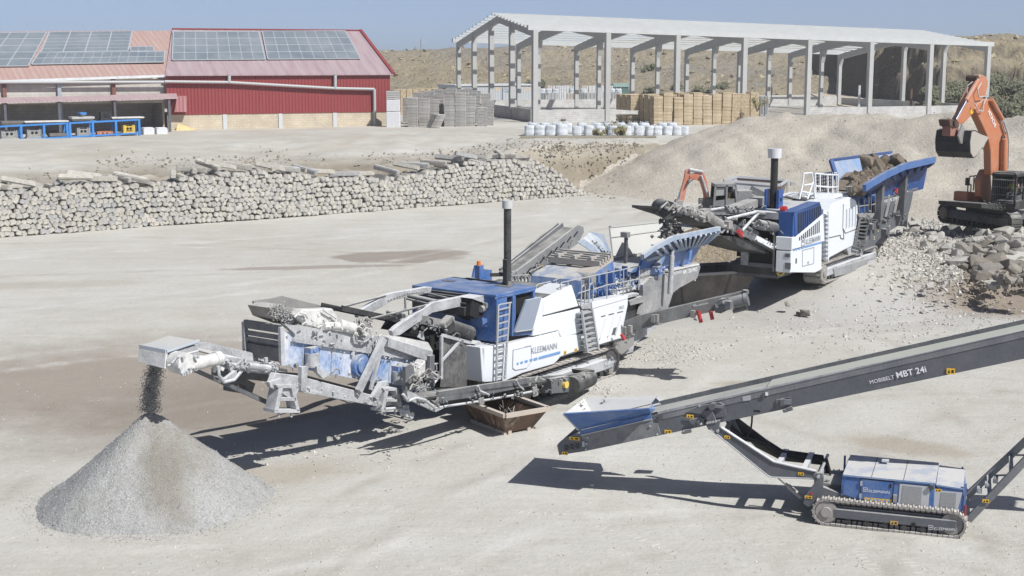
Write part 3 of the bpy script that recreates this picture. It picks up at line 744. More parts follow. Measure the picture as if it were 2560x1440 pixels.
rnS = (Vector((X1 - X0, 0, ez(X1) - ez(X0)))).cross(Vector((0, 10.5, rz(X1) - ez(X1)))).normalized()
sp0 = Vector((X1, -.3, ez(X1) + .14))
panels(S, [(-110, 87), (116, 85), (70, 169), (-200, 172)], 5, 5, sp0, rnS, sroof, .2)
panels(S, [(124, 85), (330, 82), (320, 131), (102, 135)], 4, 6, sp0, rnS, sroof, .2)
panels(S, [(99, 136), (318, 132), (411, 133), (409, 159), (80, 165)][0:1] + [(411, 133), (409, 159), (80, 165)], 14, 2, sp0, rnS, sroof, .2)
panels(S, [(328, 121), (383, 121), (384, 132), (327, 132)], 3, 1, sp0, rnS, sroof, .2)
mb = MB()
mb.prism([(X0, 3.6, 0), (X1, 3.6, 0), (X1, 3.6, ez(X1) - .35), (X0, 3.6, ez(X0) - .35)], (0, .2, 0)); mb.bx(X1 - .25, X1 - .05, .2, 3.6, 0, ez(X1) - 1.0)
mb.build('wall', SHEDW, SH)
wl = MB()                                                     # upper wall band in the sun, lies over the lean-to
a0, a1 = S.pl(0, 212, 0).z, S.pl(0, 246, 0).z
b0, b1 = S.pl(418, 197, 0).z, S.pl(418, 243, 0).z
wl.prism([(X0, .05, a1 - .5), (X1 - .1, .05, b1 - .5), (X1 - .1, .05, b0), (X0, .05, a0)], (0, .15, 0)); wl.build('upper_wall', SHEDW, SH)
POSTR = flat('rusty_post', (.17, .075, .06), .7, .3); POSTG = flat('grey_post', (.30, .34, .38), .6, .1)
for px, m_ in ((12, POSTR), (149, POSTG), (285, POSTR)):
    a = S.pl(px, 250, -.12); MB().bx(a.x - .16, a.x + .16, -.28, -.02, 0, ez(a.x) - .1).build('post', m_, SH)
mb = MB(); a, b_ = S.pl(-40, 206, -.55), S.pl(420, 205, -.45); mb.tube((a.x, -.5, a.z), (b_.x, -.5, b_.z), .13); mb.build('drain_pipe', PIPE, SH)
mb = MB(); mb.bar((X0, -.34, ez(X0) - .02), (X1, -.34, ez(X1) - .02), .12, .22); mb.build('gutter', flat('gutter_white', (.6, .62, .63), .5), SH)
# lean-to canopy
c0, c1 = S.pl(0, 247, -.4), S.pl(442, 236, -.4); d0, d1 = S.pl(0, 258, -3.6), S.pl(443, 247, -3.6)
mb = MB(); q = [c0, c1, d1, d0]; ext = (c0 - c1) * .3
mb.prism([c0 + ext, c1, d1, d0 + ext], (0, 0, .1)); can = mb.build('canopy', ROOFO if False else corrugated('canopy_sheet', (.36, .22, .23), (.50, .40, .41), .9, 3), SH)
for px in (74 - 60, 149, 288, 424):
    p = S.pl(px, 300, -3.4); MB().bx(p.x - .1, p.x + .1, -3.5, -3.3, -.4, d0.z + (d1.z - d0.z) * (p.x - d0.x) / (d1.x - d0.x) - .02).build('canopy_post', flat('dark_post', (.10, .11, .13), .6), SH)
# ---- blue racks and the moulds they hold
RB = flat('blue_rack', (.05, .22, .56), .45, .12)
RK = Frame(at(0, 355, 112.5), S.a * 57.2958)
def rack(xs, ytop, ybot, label):
    o = thing_f('storage_rack', label, 'rack', RK, 'blue steel racks under the canopy')
    P0 = [RK.pl(x, ytop(x), 0) for x in xs]; zb = [RK.pl(x, ybot(x), 0).z for x in xs]
    for p, z in zip(P0, zb):
        MB().bx(p.x - .09, p.x + .09, -.09, .09, -1, p.z).build('upright', RB, o); MB().bx(p.x - .09, p.x + .09, 1.1, 1.28, -1, p.z).build('upright', RB, o)
    for a, b_, za, zb_ in zip(P0, P0[1:], zb, zb[1:]):
        for yy in (0, 1.19):
            MB().bar((a.x + .09, yy, a.z - .07), (b_.x - .09, yy, b_.z - .07), .12, .14).build('beam', RB, o); MB().bar((a.x + .09, yy, za + .12), (b_.x - .09, yy, zb_ + .12), .12, .14).build('beam', RB, o)
    return o
yt = lambda x: lerp(314, 297, x / 350); yb = lambda x: lerp(356, 336, x / 350)
rack([-60, 0 - 8, 52, 109, 167], yt, yb, 'blue steel rack, the left of the two under the canopy')
rack([174, 231, 289, 347], yt, yb, 'blue steel rack, the right of the two, with the yellow mould')
MG = paint('mould_grey', (.28, .28, .27), .5, .6, .6)
def mould(px, py, wpx, hpx, m_, label, kind, yl=.55):
    p = RK.pl(px, py, yl); q = RK.pl(px + wpx, py, yl); w_ = (q.x - p.x); h_ = p.z - RK.pl(px, py + hpx, yl).z
    o = thing('mould', label, 'mould', RK.w(p.x + w_ / 2, yl, p.z - h_), RK.a, 'moulds and trays kept on the blue racks')
    if kind == 0:
        mb = MB(); mb.bx(-w_ / 2, w_ / 2, -.4, .4, 0, h_ * .22); mb.bx(-w_ * .42, w_ * .42, -.35, .35, h_ * .22, h_ * .3)
        mb.build('base', m_, o)
        mb = MB(); mb.bx(-w_ * .36, w_ * .36, -.3, .3, h_ * .42, h_ * .85)
        for s_ in (-1, 1): mb.bx(s_ * w_ * .4 - .05, s_ * w_ * .4 + .05, -.35, .35, h_ * .2, h_ * .95); mb.bx(s_ * w_ * .3 - .04, s_ * w_ * .3 + .04, -.33, -.2, h_ * .3, h_)
        mb.bx(-w_ * .36, w_ * .36, -.05, .05, h_ * .9, h_ * .98); mb.build('body', m_, o)
        mb = MB()
        for s_ in (-1, 1): mb.tube((s_ * w_ * .12, -.33, h_ * .62), (s_ * w_ * .12, -.29, h_ * .62), h_ * .14, 10)
        mb.build('socket', DARKIN, o)
    else:
        mb = MB()
        for i in range(3): mb.bx(-w_ / 2 + .1, w_ / 2 - .1, -.5 + i * .45, -.35 + i * .45, 0, h_ * .45)
        mb.build('runner', flat('board_wood', (.42, .34, .24), .8), o)
        mb = MB(); mb.bx(-w_ / 2, w_ / 2, -.6, .6, h_ * .45, h_); mb.build('tray', m_, o)
mould(-2, 325, 46, 26, MG, 'tall pale steel mould on the lower shelf, furthest left on the racks', 0)
mould(63, 322, 41, 26, MG, 'pale steel mould with two round sockets, second bay of the left rack', 0)
mould(120, 333, 42, 13, flat('dark_board', (.15, .14, .13), .8), 'low dark boards lying on the lower shelf of the left rack', 1)
mould(188, 319, 36, 24, MG, 'grey steel mould in the first bay of the right rack', 0)
mould(238, 328, 44, 13, flat('orange_mould', (.50, .22, .13), .7), 'low orange mould in the middle bay of the right rack', 0)
mould(304, 312, 32, 24, YELP, 'yellow mould with two round sockets in the end bay of the right rack', 0)
mould(0, 303, 55, 9, flat('dark_board', (.15, .14, .13), .8), 'dark tray on top of the left rack, furthest left', 1, .5)
mould(58, 303, 110, 5, flat('pale_board', (.62, .60, .57), .8), 'long white boards lying on top of the left rack', 1, .5)
mould(175, 292, 57, 9, flat('grey_board', (.42, .42, .42), .8), 'thick grey slab on runners on top of the right rack', 1, .5)
mould(276, 293, 80, 5, flat('pale_board', (.62, .60, .57), .8), 'white boards lying on the right end of the right rack', 1, .5)
mould(248, 279, 28, 22, flat('black_crate', (.03, .03, .033), .7), 'black crate standing on top of the right rack', 0, .6)
mould(197, 281, 15, 9, RB, 'small blue box on the grey slab over the right rack', 1, .6)
for px, lb in ((359, 'white bundle of bags on the ground, left of the pair by the shed post'), (392, 'white bundle of bags on the ground, right of the pair by the shed post')):
    p = RK.pl(px, 331, 1.2); o = thing('wrapped_bundle', lb, 'bundle', RK.w(p.x, 1.2, p.z - .5), RK.a, 'white wrapped bundles by the shed')
    mb = MB(); mb.bx(0, .95, 0, .9, 0, .82); mb.bx(.05, .9, .05, .85, .82, .9); mb.build('bundle', flat('white_wrap', (.62, .63, .64), .6, .12, 6, 0, .5), o, .08)
p = S.pl(440, 331, -1.5); o = thing('timber_board', 'pale yellow board leaning at the corner of the red wall', 'board', S.w(p.x, -1.5, p.z), S.a)
mb = MB(); mb.prism([(0, 0, 0), (1.7, 0, 0), (1.9, .5, .2), (.4, .6, .75)], (0, .08, .05)); mb.build('board', flat('yellow_board', (.62, .45, .22), .8), o)

# ================= bare concrete hall
A_, B_, C_, D_ = Vector((2.32, 144.1, 0)), Vector((55.4, 165.2, 0)), Vector((-6.7, 178, 0)), Vector((46.0, 199, 0))
ZT = (12.55, 11.15, 11.75, 10.3)
HALL = thing('concrete_hall', 'bare frame of a concrete hall with tall pale columns and open purlin roof', 'hall', (A_.x, A_.y, 3.1))
HO = Vector((A_.x, A_.y, 3.1))
def hp(s, t, z=None, dz=0):
    """point of the hall: s along (0..7 bays), t across (0 front .. 1 back); z above the yard or the eave height"""
    q = lerp(lerp(A_, B_, s / 7), lerp(C_, D_, s / 7), t)
    e = lerp(lerp(ZT[0], ZT[1], s / 7), lerp(ZT[2], ZT[3], s / 7), t)
    q.z = (e + dz) if z is None else 3.1 + z
    return q - HO
TR = .42
rise = lambda t: 2.15 * (1 - abs(t - TR) / (TR if t < TR else 1 - TR))
ang = math.atan2(B_.y - A_.y, B_.x - A_.x)
def column(s, t, w_=.52, top=0):
    p = hp(s, t, -.3); q = hp(s, t); q.z += rise(t) + top
    mb = MB(); M = Matrix.Rotation(ang, 3, 'Z')
    h = q.z - p.z
    mb.box((p.x, p.y, p.z + h / 2), (w_, w_, h), M)
    if t not in (0.0,) and s > 0:
        a = M @ Vector((0, -.24, 0)); b_ = M @ Vector((0, -.75, 0)); c = M @ Vector((.28, 0, 0))
        mb.prism([Vector((p.x, p.y, q.z)) + a - c, Vector((p.x, p.y, q.z)) + b_ - c, Vector((p.x, p.y, q.z - 1.6)) + a - c], c * 2)
    mb.build('column', CONC, HALL)
for s in range(8):
    column(s, 0); column(s, 1, .48)
    if s not in (0, 7): column(s, .74, .45, -.9)
for t in (.26, .52, .76): column(0, t, .52, -.3); column(7, t, .48, -.3)
for s in range(8):
    mb = MB(); ax = Vector((math.cos(ang), math.sin(ang), 0)) * .17
    def rib(t0, t1, d0, d1):
        a, b_ = hp(s, t0), hp(s, t1); a.z += rise(t0); b_.z += rise(t1)
        mb.prism([a - ax, b_ - ax, b_ - ax - Vector((0, 0, d1)), a - ax - Vector((0, 0, d0))], ax * 2)
    if s in (0, 7): rib(0, TR, .75, .75); rib(TR, 1, .75, .75)
    else: rib(.012, TR, .8, 1.35); rib(TR, .99, 1.35, .8)
    mb.build('rafter', CONC, HALL)
WPURL = flat('white_purlin', (.50, .515, .51), .8, .06, 1)
nP = 11
for side in (0, 1):
    for i in range(nP + 1):
        if side and i == nP: continue
        t = lerp(0, TR, i / nP) if side == 0 else lerp(1, TR, i / nP)
        mb = MB(); a, b_ = hp(-.10, t), hp(7.08, t); up = rise(t) + .17
        a.z += up; b_.z += up
        mb.bar(a, b_, .26 if i else .45, .22 if i else .5); mb.build('purlin', WPURL, HALL)
def lowwall(s0, t0, s1, t1, h, w_=.25):
    a, b_ = hp(s0, t0, -.2), hp(s1, t1, -.2); mb = MB(); mb.bar(a + Vector((0, 0, h / 2)), b_ + Vector((0, 0, h / 2)), w_, h + .2); mb.build('low_wall', GBLOCK, HALL)
lowwall(.04, .0, 2.96, .0, 1.45); lowwall(0, .03, 0, .97, 1.5); lowwall(.04, 1, 6.96, 1, 1.45); lowwall(7, .03, 7, .97, 1.3); lowwall(4.04, 0, 6.96, 0, 1.3)
# small uprights and gate posts standing in the hall
for (px, py0, py1, Y, m_, lb) in ((2146, 213, 290, 165, CONCW, 'single pale steel post standing beside the dirt track'), (2276, 220, 285, 168, flat('rust_post', (.12, .07, .05), .8), 'short rusty post beside a concrete column at the right')):
    a, b_ = at(px, py1, Y), at(px, py0, Y); o = tag(MB().bx(-.12, .12, -.12, .12, 0, b_.z - a.z + 1).build('steel_post', m_, None), lb, 'post'); o.location = (a.x, Y, a.z - 1)
g0, g1 = at(1889, 212, 200), at(1930, 206, 200)
o = tag(MB().tube((0, 0, -3), (0, 0, 3.2), .1).tube((0, 0, 3.1), (g1.x - g0.x, 0, 3.2), .08).tube((g1.x - g0.x, 0, -3), (g1.x - g0.x, 0, 3.2), .1).build('goal_frame', POSTG, None), 'thin dark goal-like frame beyond the timber pallets', 'frame'); o.location = (g0.x, 200, g0.z - 3.1)

# ================= pallets
WOOD = varied('fresh_pallet_wood', [(.56, .46, .31), (.63, .53, .37), (.50, .40, .26), (.68, .58, .42), (.59, .49, .33)], .85, 5, .2)
GWOOD = varied('weathered_pallet_wood', [(.54, .53, .50), (.47, .455, .43), (.60, .59, .56), (.43, .40, .36), (.53, .52, .495)], .9, 5, .2)
def pallet_mb():
    mb = MB()
    for i in range(5): mb.bx(-.6, .6, -.5 + i * .21, -.5 + i * .21 + .16, .098, .137)
    for y in (-.43, -.06, .30): mb.bx(-.6, .6, y, y + .12, .022, .10)
    for i in range(3): mb.bx(-.6, .6, -.5 + i * .42, -.5 + i * .42 + .14, 0, .034)
    for x in (-.6, -.06, .48): mb.bx(x, x + .12, -.49, .49, .08, .10)
    for v in mb.v: v.x *= .80
    return mb
_t = pallet_mb().build('pallet', WOOD); PMW = _t.data; bpy.data.objects.remove(_t)
_t = pallet_mb().build('pallet', GWOOD); PMG = _t.data; bpy.data.objects.remove(_t)
def pallet(me, loc, rz, label, group, tilt=0, rx=0):
    o = bpy.data.objects.new('pallet', me); COL.objects.link(o); o.location = loc; o.rotation_euler = (rx, tilt, rz); return tag(o, label, 'pallet', group)
def stuffp(mb, me, loc, rz, rx=0):
    M = Matrix.Translation(loc) @ Matrix.Rotation(rz, 4, 'Z') @ Matrix.Rotation(rx, 4, 'X'); n0 = len(mb.v); mb.v += [M @ v.co for v in me.vertices]
    for p in me.polygons: mb.f.append([k_ + n0 for k_ in p.vertices]); mb.sm.append(False)
random.seed(31)
wm = MB(); wr = rad(21.7); wd = Vector((math.cos(wr), math.sin(wr), 0)); wb = Vector((-wd.y, wd.x, 0))
row0 = gnd(1640, 313, 3.2)
nth = ['first', 'second', 'third', 'fourth', 'fifth', 'sixth', 'seventh', 'eighth']
for k_ in range(11):
    c = row0 + wd * (k_ * 1.02) if k_ < 2 else row0 + wd * (k_ * 1.075 + .08)
    n_ = 22 + random.randint(-1, 1) - (2 if k_ == 2 else 0)
    for j in range(n_):
        z = 3.05 + j * .142 + (.0 if j < 11 else .02); jx = random.uniform(-.02, .02)
        if j == 11: sh = wd * random.uniform(-.05, .05)
        loc = Vector((c.x, c.y, z)) + wd * jx + (sh if j >= 11 else Vector())
        if k_ < 8: pallet(PMW, loc, wr + random.uniform(-.015, .015), 'fresh yellow timber pallet in the %s stack from the left of the front row' % nth[k_], 'timber pallets in the front row of stacks')
        else: stuffp(wm, PMW, loc, wr)
    for b in (1, 2):
        for j in range(22 + random.randint(-1, 1)): stuffp(wm, PMW, Vector((c.x, c.y, 3.05 + j * .142)) + wb * (1.25 * b) + wd * random.uniform(-.03, .03), wr)
# the double stack at the left end: the lower pallets stand on edge
e0_ = gnd(1582, 310, 3.2)
for c_i in range(2):
    c = e0_ + wd * (c_i * 1.02)
    for b in range(3):
        for j in range(11): stuffp(wm, PMW, Vector((c.x, c.y, 4.55 + j * .142)) + wb * (b * 1.2), wr)
        for j in range(8): 
            M = Vector((c.x, c.y, 3.55 + .0)) + wb * (b * 1.2) + wd * (-.5 + j * .143)
            Mx = Matrix.Translation(M) @ Matrix.Rotation(wr, 4, 'Z') @ Matrix.Rotation(math.pi / 2, 4, 'Y') @ Matrix.Rotation(math.pi / 2, 4, 'Z'); n0 = len(wm.v); wm.v += [Mx @ v.co for v in PMW.vertices]
            for p in PMW.polygons: wm.f.append([q + n0 for q in p.vertices]); wm.sm.append(False)
# far yellow ones behind the red warehouse
for i in range(9):
    c = at(985 + i * 16, 245, 165 + i)
    for j in range(21): stuffp(wm, PMW, (c.x, c.y, 3.1 + j * .142), wr + .5)
tag(wm.build('timber_pallets', varied('fresh_pallet_wood_mass', [(.56, .46, .31), (.63, .53, .37), (.51, .41, .27)], .85, 5, .2, 3.0)), 'further stacks of fresh timber pallets behind and beside the front row', 'pallets', None, 'stuff')
gmx = MB(); random.seed(37)
GS = [(1033, 322, 20, 134), (1061, 322, 19, 134.6), (1086, 322, 18, 135.4), (1098, 322, 21, 136.5), (1125, 323, 21, 135), (1152, 323, 23, 135), (1176, 323, 20, 135.5)]
gl = ['leftmost', 'second', 'third', 'fourth', 'fifth', 'sixth', 'seventh']
for q, (px, py, n_, Y) in enumerate(GS):
    c = at(px, py, Y); c.z = 3.12
    for j in range(n_):
        pallet(PMG, (c.x + random.uniform(-.035, .035), c.y, c.z + j * .146), random.uniform(-.03, .03), 'weathered grey pallet in the %s near grey stack from the left' % gl[q], 'weathered grey pallets in the near stacks', random.uniform(-.012, .012))
for px, n_, Y in ((1205, 13, 135.5), (1222, 17, 137), (1045, 22, 139), (1075, 23, 139.5), (1130, 25, 140), (1160, 24, 141), (1190, 23, 141), (1215, 21, 142), (1095, 24, 142), (1020, 18, 143), (1110, 23, 146), (1140, 23, 147), (1170, 24, 147), (1060, 22, 147)):
    c = at(px, 322, Y)
    for j in range(n_): stuffp(gmx, PMG, (c.x + random.uniform(-.03, .03), c.y, 3.12 + j * .146), random.uniform(-.03, .03))
tag(gmx.build('weathered_pallets', varied('weathered_pallet_mass', [(.54, .53, .50), (.47, .455, .43), (.59, .58, .55)], .9, 5, .2, 3.0)), 'grey weathered pallet stacks standing behind the near grey stacks', 'pallets', None, 'stuff')
c = at(1083, 323, 132.5)
for j in range(9): pallet(PMG, (c.x + j * .06, c.y, 3.12 + j * .146 + .05), .5 + j * .03, 'dark weathered pallet in the leaning heap before the grey stacks', 'pallets in the leaning heap', .05 + .02 * random.random(), .03)
# white wrapped block stacks next to the warehouse corner
for i, (px, lb) in enumerate(((984, 'white wrapped stack of blocks against the corner of the red warehouse'),)):
    c = at(px, 322, 133.5); o = thing('wrapped_block_stack', lb, 'block stack', (c.x, c.y, 3.1))
    mb = MB(); mb.bx(-.65, .65, -.5, .5, 0, 1.55); mb.build('lower_wrap', flat('white_wrap', (.62, .63, .64), .6, .12, 6, 0, .5), o, .04)
    mb = MB(); mb.bx(-.62, .62, -.5, .5, 1.6, 2.7); mb.build('upper_wrap', flat('white_wrap', (.62, .63, .64), .6, .12, 6, 0, .5), o, .04)
    mb = MB()
    for z in (2.75, 2.95, 3.15, 3.35): mb.bx(-.6, .6, -.5, .5, z, z + .16)
    mb.build('block_layer', CONC, o)
# ================= big bags
BAG = flat('white_bag_fabric', (.56, .59, .62), .7, .1, 3, 0, .3)
def bag_mesh(seed):
    r = random.Random(seed); mb = MB(); n_ = 16; rings = []
    for i, (z, k_) in enumerate(((0, .42), (.08, .49), (.3, .52), (.55, .50), (.75, .51), (.88, .49), (.93, .42), (.95, .22))):
        R_ = []
        for a in range(n_):
            t = a / n_ * 6.2832; sq = 1 / max(abs(math.cos(t)), abs(math.sin(t))) ** .55
            w_ = 1 + .13 * noise.noise(Vector((math.cos(t) * 2, math.sin(t) * 2, z * 6 + seed * 7)))
            R_.append(Vector((math.cos(t) * k_ * sq * w_, math.sin(t) * k_ * sq * w_, z + .04 * noise.noise(Vector((t, z * 5, seed))))))
        rings.append(R_)
    for A, B in zip(rings, rings[1:]):
        mb.add(A + B, [(i, (i + 1) % n_, (i + 1) % n_ + n_, i + n_) for i in range(n_)], True)
    mb.add(rings[-1], [list(range(n_))])
    for sx_, sy_ in ((1, 1), (1, -1), (-1, 1), (-1, -1)):
        mb.path([(sx_ * .36, sy_ * .36, .85), (sx_ * .30, sy_ * .33, 1.08), (sx_ * .18, sy_ * .36, .9)], .022, 5)
    o = mb.build('big_bag', BAG); me = o.data; bpy.data.objects.remove(o); return me
BM = [bag_mesh(i) for i in range(5)]
random.seed(41)
bags = [(1324, 1), (1350, 1.02), (1377, 1.02), (1404, 1.12), (1442, .92), (1472, 1.0), (1500, .95), (1532, .95), (1566, .95), (1597, .95), (1625, .95), (1643, .95), (1668, .92), (1692, .92), (1710, .9)]
for i, (px, k_) in enumerate(bags):
    p = gnd(px, 338.5, 3.22); o = bpy.data.objects.new('big_bag', BM[i % 5]); COL.objects.link(o); o.location = (p.x, p.y, 3.2); o.rotation_euler.z = random.uniform(-.3, .3); o.scale = (.86 * k_, .86 * k_, .92 * k_)
    lab = {0: 'full white bulk bag at the left end of the front row of bags', 3: 'tallest white bulk bag in the front row, fourth from the left end', 14: 'white bulk bag at the right end where the heap covers the row'}
    tag(o, lab.get(i, 'full white bulk bag in the front row between the two ends'), 'bulk bag', 'white bulk bags in the front row')
for i, px in enumerate((1332, 1362, 1392, 1418, 1455, 1490, 1520, 1550, 1582, 1610, 1655, 1680)):
    p = gnd(px, 333, 3.22); o = bpy.data.objects.new('big_bag', BM[(i + 2) % 5]); COL.objects.link(o); o.location = (p.x, p.y, 3.2); o.rotation_euler.z = random.uniform(-.3, .3); o.scale = (.86, .86, .98)
    tag(o, 'white bulk bag in the back row, half hidden by the front row', 'bulk bag', 'white bulk bags in the back row')
# kerb lip in front of the bags
struct(MB().bar(gnd(1300, 345, 3.2) + Vector((0, 0, .06)), gnd(1640, 345, 3.2) + Vector((0, 0, .06)), .5, .22).build('kerb', GROUND))
# ================= things far behind
TRM = paint('trailer_white', (.56, .58, .61), .2, .2, .5)
t0, t1 = at(1140, 251, 186), at(1331, 252, 192)
TF = Frame(Vector((t0.x, t0.y, 3.0)), math.degrees(math.atan2(t1.y - t0.y, t1.x - t0.x))); TL = (t1 - t0).length
o = thing_f('site_building', 'low pale metal building with faded lettering behind the concrete hall', 'building', TF)
MB().bx(0, TL, 0, 5, 0, 3.1).build('wall', corrugated('pale_sheet', (.42, .45, .48), (.50, .50, .49), .3, 2.5), o)
mb = MB(); mb.bx(-.15, TL + .15, -.15, 5.15, 3.1, 3.3); mb.build('roof', CONCW, o)
text('lettering', 'A', TF.pl(1257, 229, 0), TF.pl(1271, 229, 0), (0, -1, 0), LETG, o)
text('lettering', 'rt', TF.pl(1298, 230, 0), TF.pl(1306, 230, 0), (0, -1, 0), LETG, o)
mb = MB()
for px in (1246, 1318):
    for y in (221, 226): a, b_ = TF.pl(px - 5, y, 0), TF.pl(px + 5, y, 0); mb.prism([(a.x, -.012, a.z), (b_.x, -.012, b_.z), (b_.x, -.012, b_.z + .08), (a.x, -.012, a.z + .08)], (0, .01, 0))
mb.build('yellow_marking', YEL, o)
q = at(1270, 250, 183); o = thing('forklift', 'small dark and blue forklift parked before the low pale building', 'forklift', (q.x, q.y, 3.1))
mb = MB(); mb.bx(-.5, .9, -.5, .5, .35, 1.2); mb.bx(.5, 1.0, -.5, .5, 1.2, 1.5); mb.build('body', flat('rust_dark', (.10, .04, .04), .6), o)
mb = MB()
for s_ in (-.45, .45): mb.bar((-.75, s_, .1), (-.75, s_, 2.9), .1, .1); mb.bar((.5, s_, 1.2), (.3, s_, 2.3), .07, .07)
mb.bx(-.45, .6, -.5, .5, 2.3, 2.36); mb.build('mast', RB, o)
mb = MB()
for x in (-.3, .7): mb.tube((x, -.55, .32), (x, .55, .32), .32, 10)
mb.build('wheel', RUBBER, o)
random.seed(43)
BLK = [flat('block_pack_%s' % n_, c_, .8, .12) for n_, c_ in (('grey', (.40, .41, .42)), ('white', (.62, .63, .64)), ('pink', (.48, .42, .38)), ('dark', (.27, .28, .29)), ('cream', (.58, .56, .51)))]
def block_stack(px, py, wpx, hpx, Y, m_, lb, grp):
    a = at(px, py, Y); w_ = wpx / 3500 * Y; h_ = hpx / 3500 * Y
    o = thing('block_stack', lb, 'block stack', (a.x, a.y, a.z), 0, grp)
    MB().bx(0, w_, 0, 1, -1.2, h_).build('blocks', m_, o, .03)
    mb = MB()
    for k_ in (.33, .66): mb.bx(w_ * k_ - .02, w_ * k_ + .02, -.012, -.001, -1, h_); 
    mb.build('strap', DARKIN, o)
tn = {0: 'grey', 1: 'white', 2: 'pinkish', 3: 'dark grey', 4: 'cream'}
for i, (px, w_, m_) in enumerate(((1352, 14, 3), (1369, 27, 0), (1398, 17, 1), (1418, 22, 2), (1448, 16, 3), (1466, 29, 0), (1497, 16, 1), (1530, 21, 0))):
    block_stack(px, 250, w_, random.choice((17, 18, 20)), 196, BLK[m_], '%s strapped block stack, number %s from the left of the low row' % (tn[m_], ['one', 'two', 'three', 'four', 'five', 'six', 'seven', 'eight'][i]), 'strapped block stacks in the low row')
for i, (px, w_, m_) in enumerate(((1369, 18, 4), (1390, 12, 1), (1403, 20, 1), (1424, 10, 1), (1455, 15, 4), (1472, 24, 1), (1498, 20, 1), (1520, 12, 1))):
    block_stack(px, 236, w_, 21, 206, BLK[m_], '%s tall block stack, number %s from the left, behind the low row' % (tn[m_], ['one', 'two', 'three', 'four', 'five', 'six', 'seven', 'eight'][i]), 'tall pale block stacks behind the low row')
for i, px in enumerate((1356, 1372, 1388, 1430, 1458, 1530, 1546)):
    p = at(px, 237, 200); o = bpy.data.objects.new('big_bag', BM[i % 5]); COL.objects.link(o); o.location = (p.x, p.y, p.z); o.scale = (.9, .9, .9)
    tag(o, 'shiny white wrapped bag standing on the far block stacks', 'bulk bag', 'wrapped bags on the far block stacks')
for i, px in enumerate((1901, 1912)):
    block_stack(px, 262, 9, 21, 150, BLK[0], 'grey block stack at the right end of the timber pallets, %s of the two' % ('left', 'right')[i], 'grey block stacks at the end of the pallets')
q = at(1535, 224, 215); o = thing('site_container', 'small container with pale green ribbed roof behind the pallets', 'container', (q.x, q.y, q.z - 2.2))
MB().bx(0, 2.2, 0, 3, 0, 2.6).build('body', flat('container_green', (.10, .17, .16), .6), o); MB().bx(-.1, 2.3, -.1, 3.1, 2.6, 3.1).build('roof', corrugated('green_roof', (.30, .45, .42), (.4, .5, .47), .4, 4), o)
# loose pallet crate and scrap by the low wall
c = gnd(1357, 304, 3.2)
for j in range(5): pallet(PMG, (c.x, c.y - .4, 3.2 + j * .16), .2, 'grey pallet in the small stack against the low block wall', 'pallets by the low block wall')
c = gnd(1408, 305, 3.2); o = tag(bpy.data.objects.new('scrap_lump', rock_mesh(5)), 'dark lump of scrap lying in front of the low block wall', 'scrap'); COL.objects.link(o); o.data.materials.append(flat('scrap_brown', (.09, .07, .06), .8)); o.location = (c.x, c.y - .4, 3.4); o.scale = (.5, .4, .35)
# ================= pylons on the skyline
PYM = flat('pylon_steel', (.36, .40, .45), .7)
def pylon(px, ytop, ybase, Y, lb, wires=True):
    a, b_ = at(px, ybase, Y), at(px, ytop, Y); h = b_.z - a.z; o = thing('pylon', lb, 'pylon', a, .4, 'power pylons on the skyline')
    mb = MB(); r_ = .07; W_ = h * .07
    for sx_ in (-1, 1):
        for sy_ in (-1, 1): mb.bar((sx_ * W_, sy_ * W_, -2), (sx_ * W_ * .25, sy_ * W_ * .25, h), r_, r_)
    for i in range(7):
        k0, k1 = 1 - .75 * i / 7, 1 - .75 * (i + 1) / 7
        for sy_ in (-1, 1): mb.bar((-W_ * k0, sy_ * W_ * k0, h * i / 7), (W_ * k1, sy_ * W_ * k1, h * (i + 1) / 7), r_ * .7, r_ * .7); mb.bar((W_ * k0, sy_ * W_ * k0, h * i / 7), (-W_ * k1, sy_ * W_ * k1, h * (i + 1) / 7), r_ * .7, r_ * .7)
    mb.build('lattice_tower', PYM, o)
    mb = MB()
    for k_, w_ in ((.82, .26), (.95, .34)): mb.bar((-h * w_, 0, h * k_), (h * w_, 0, h * k_), r_ * 1.2, r_ * 1.2); mb.bar((-h * w_, 0, h * k_), (0, 0, h * (k_ + .05)), r_, r_); mb.bar((h * w_, 0, h * k_), (0, 0, h * (k_ + .05)), r_, r_)
    mb.build('cross_arm', PYM, o)
pylon(2181, 68, 108, 395, 'pylon showing over the right part of the hall roof')
pylon(1210, 62, 140, 385, 'pylon standing beside the gable of the concrete hall')
pylon(1053, 98, 142, 400, 'faint far pylon on the skyline left of the hall')
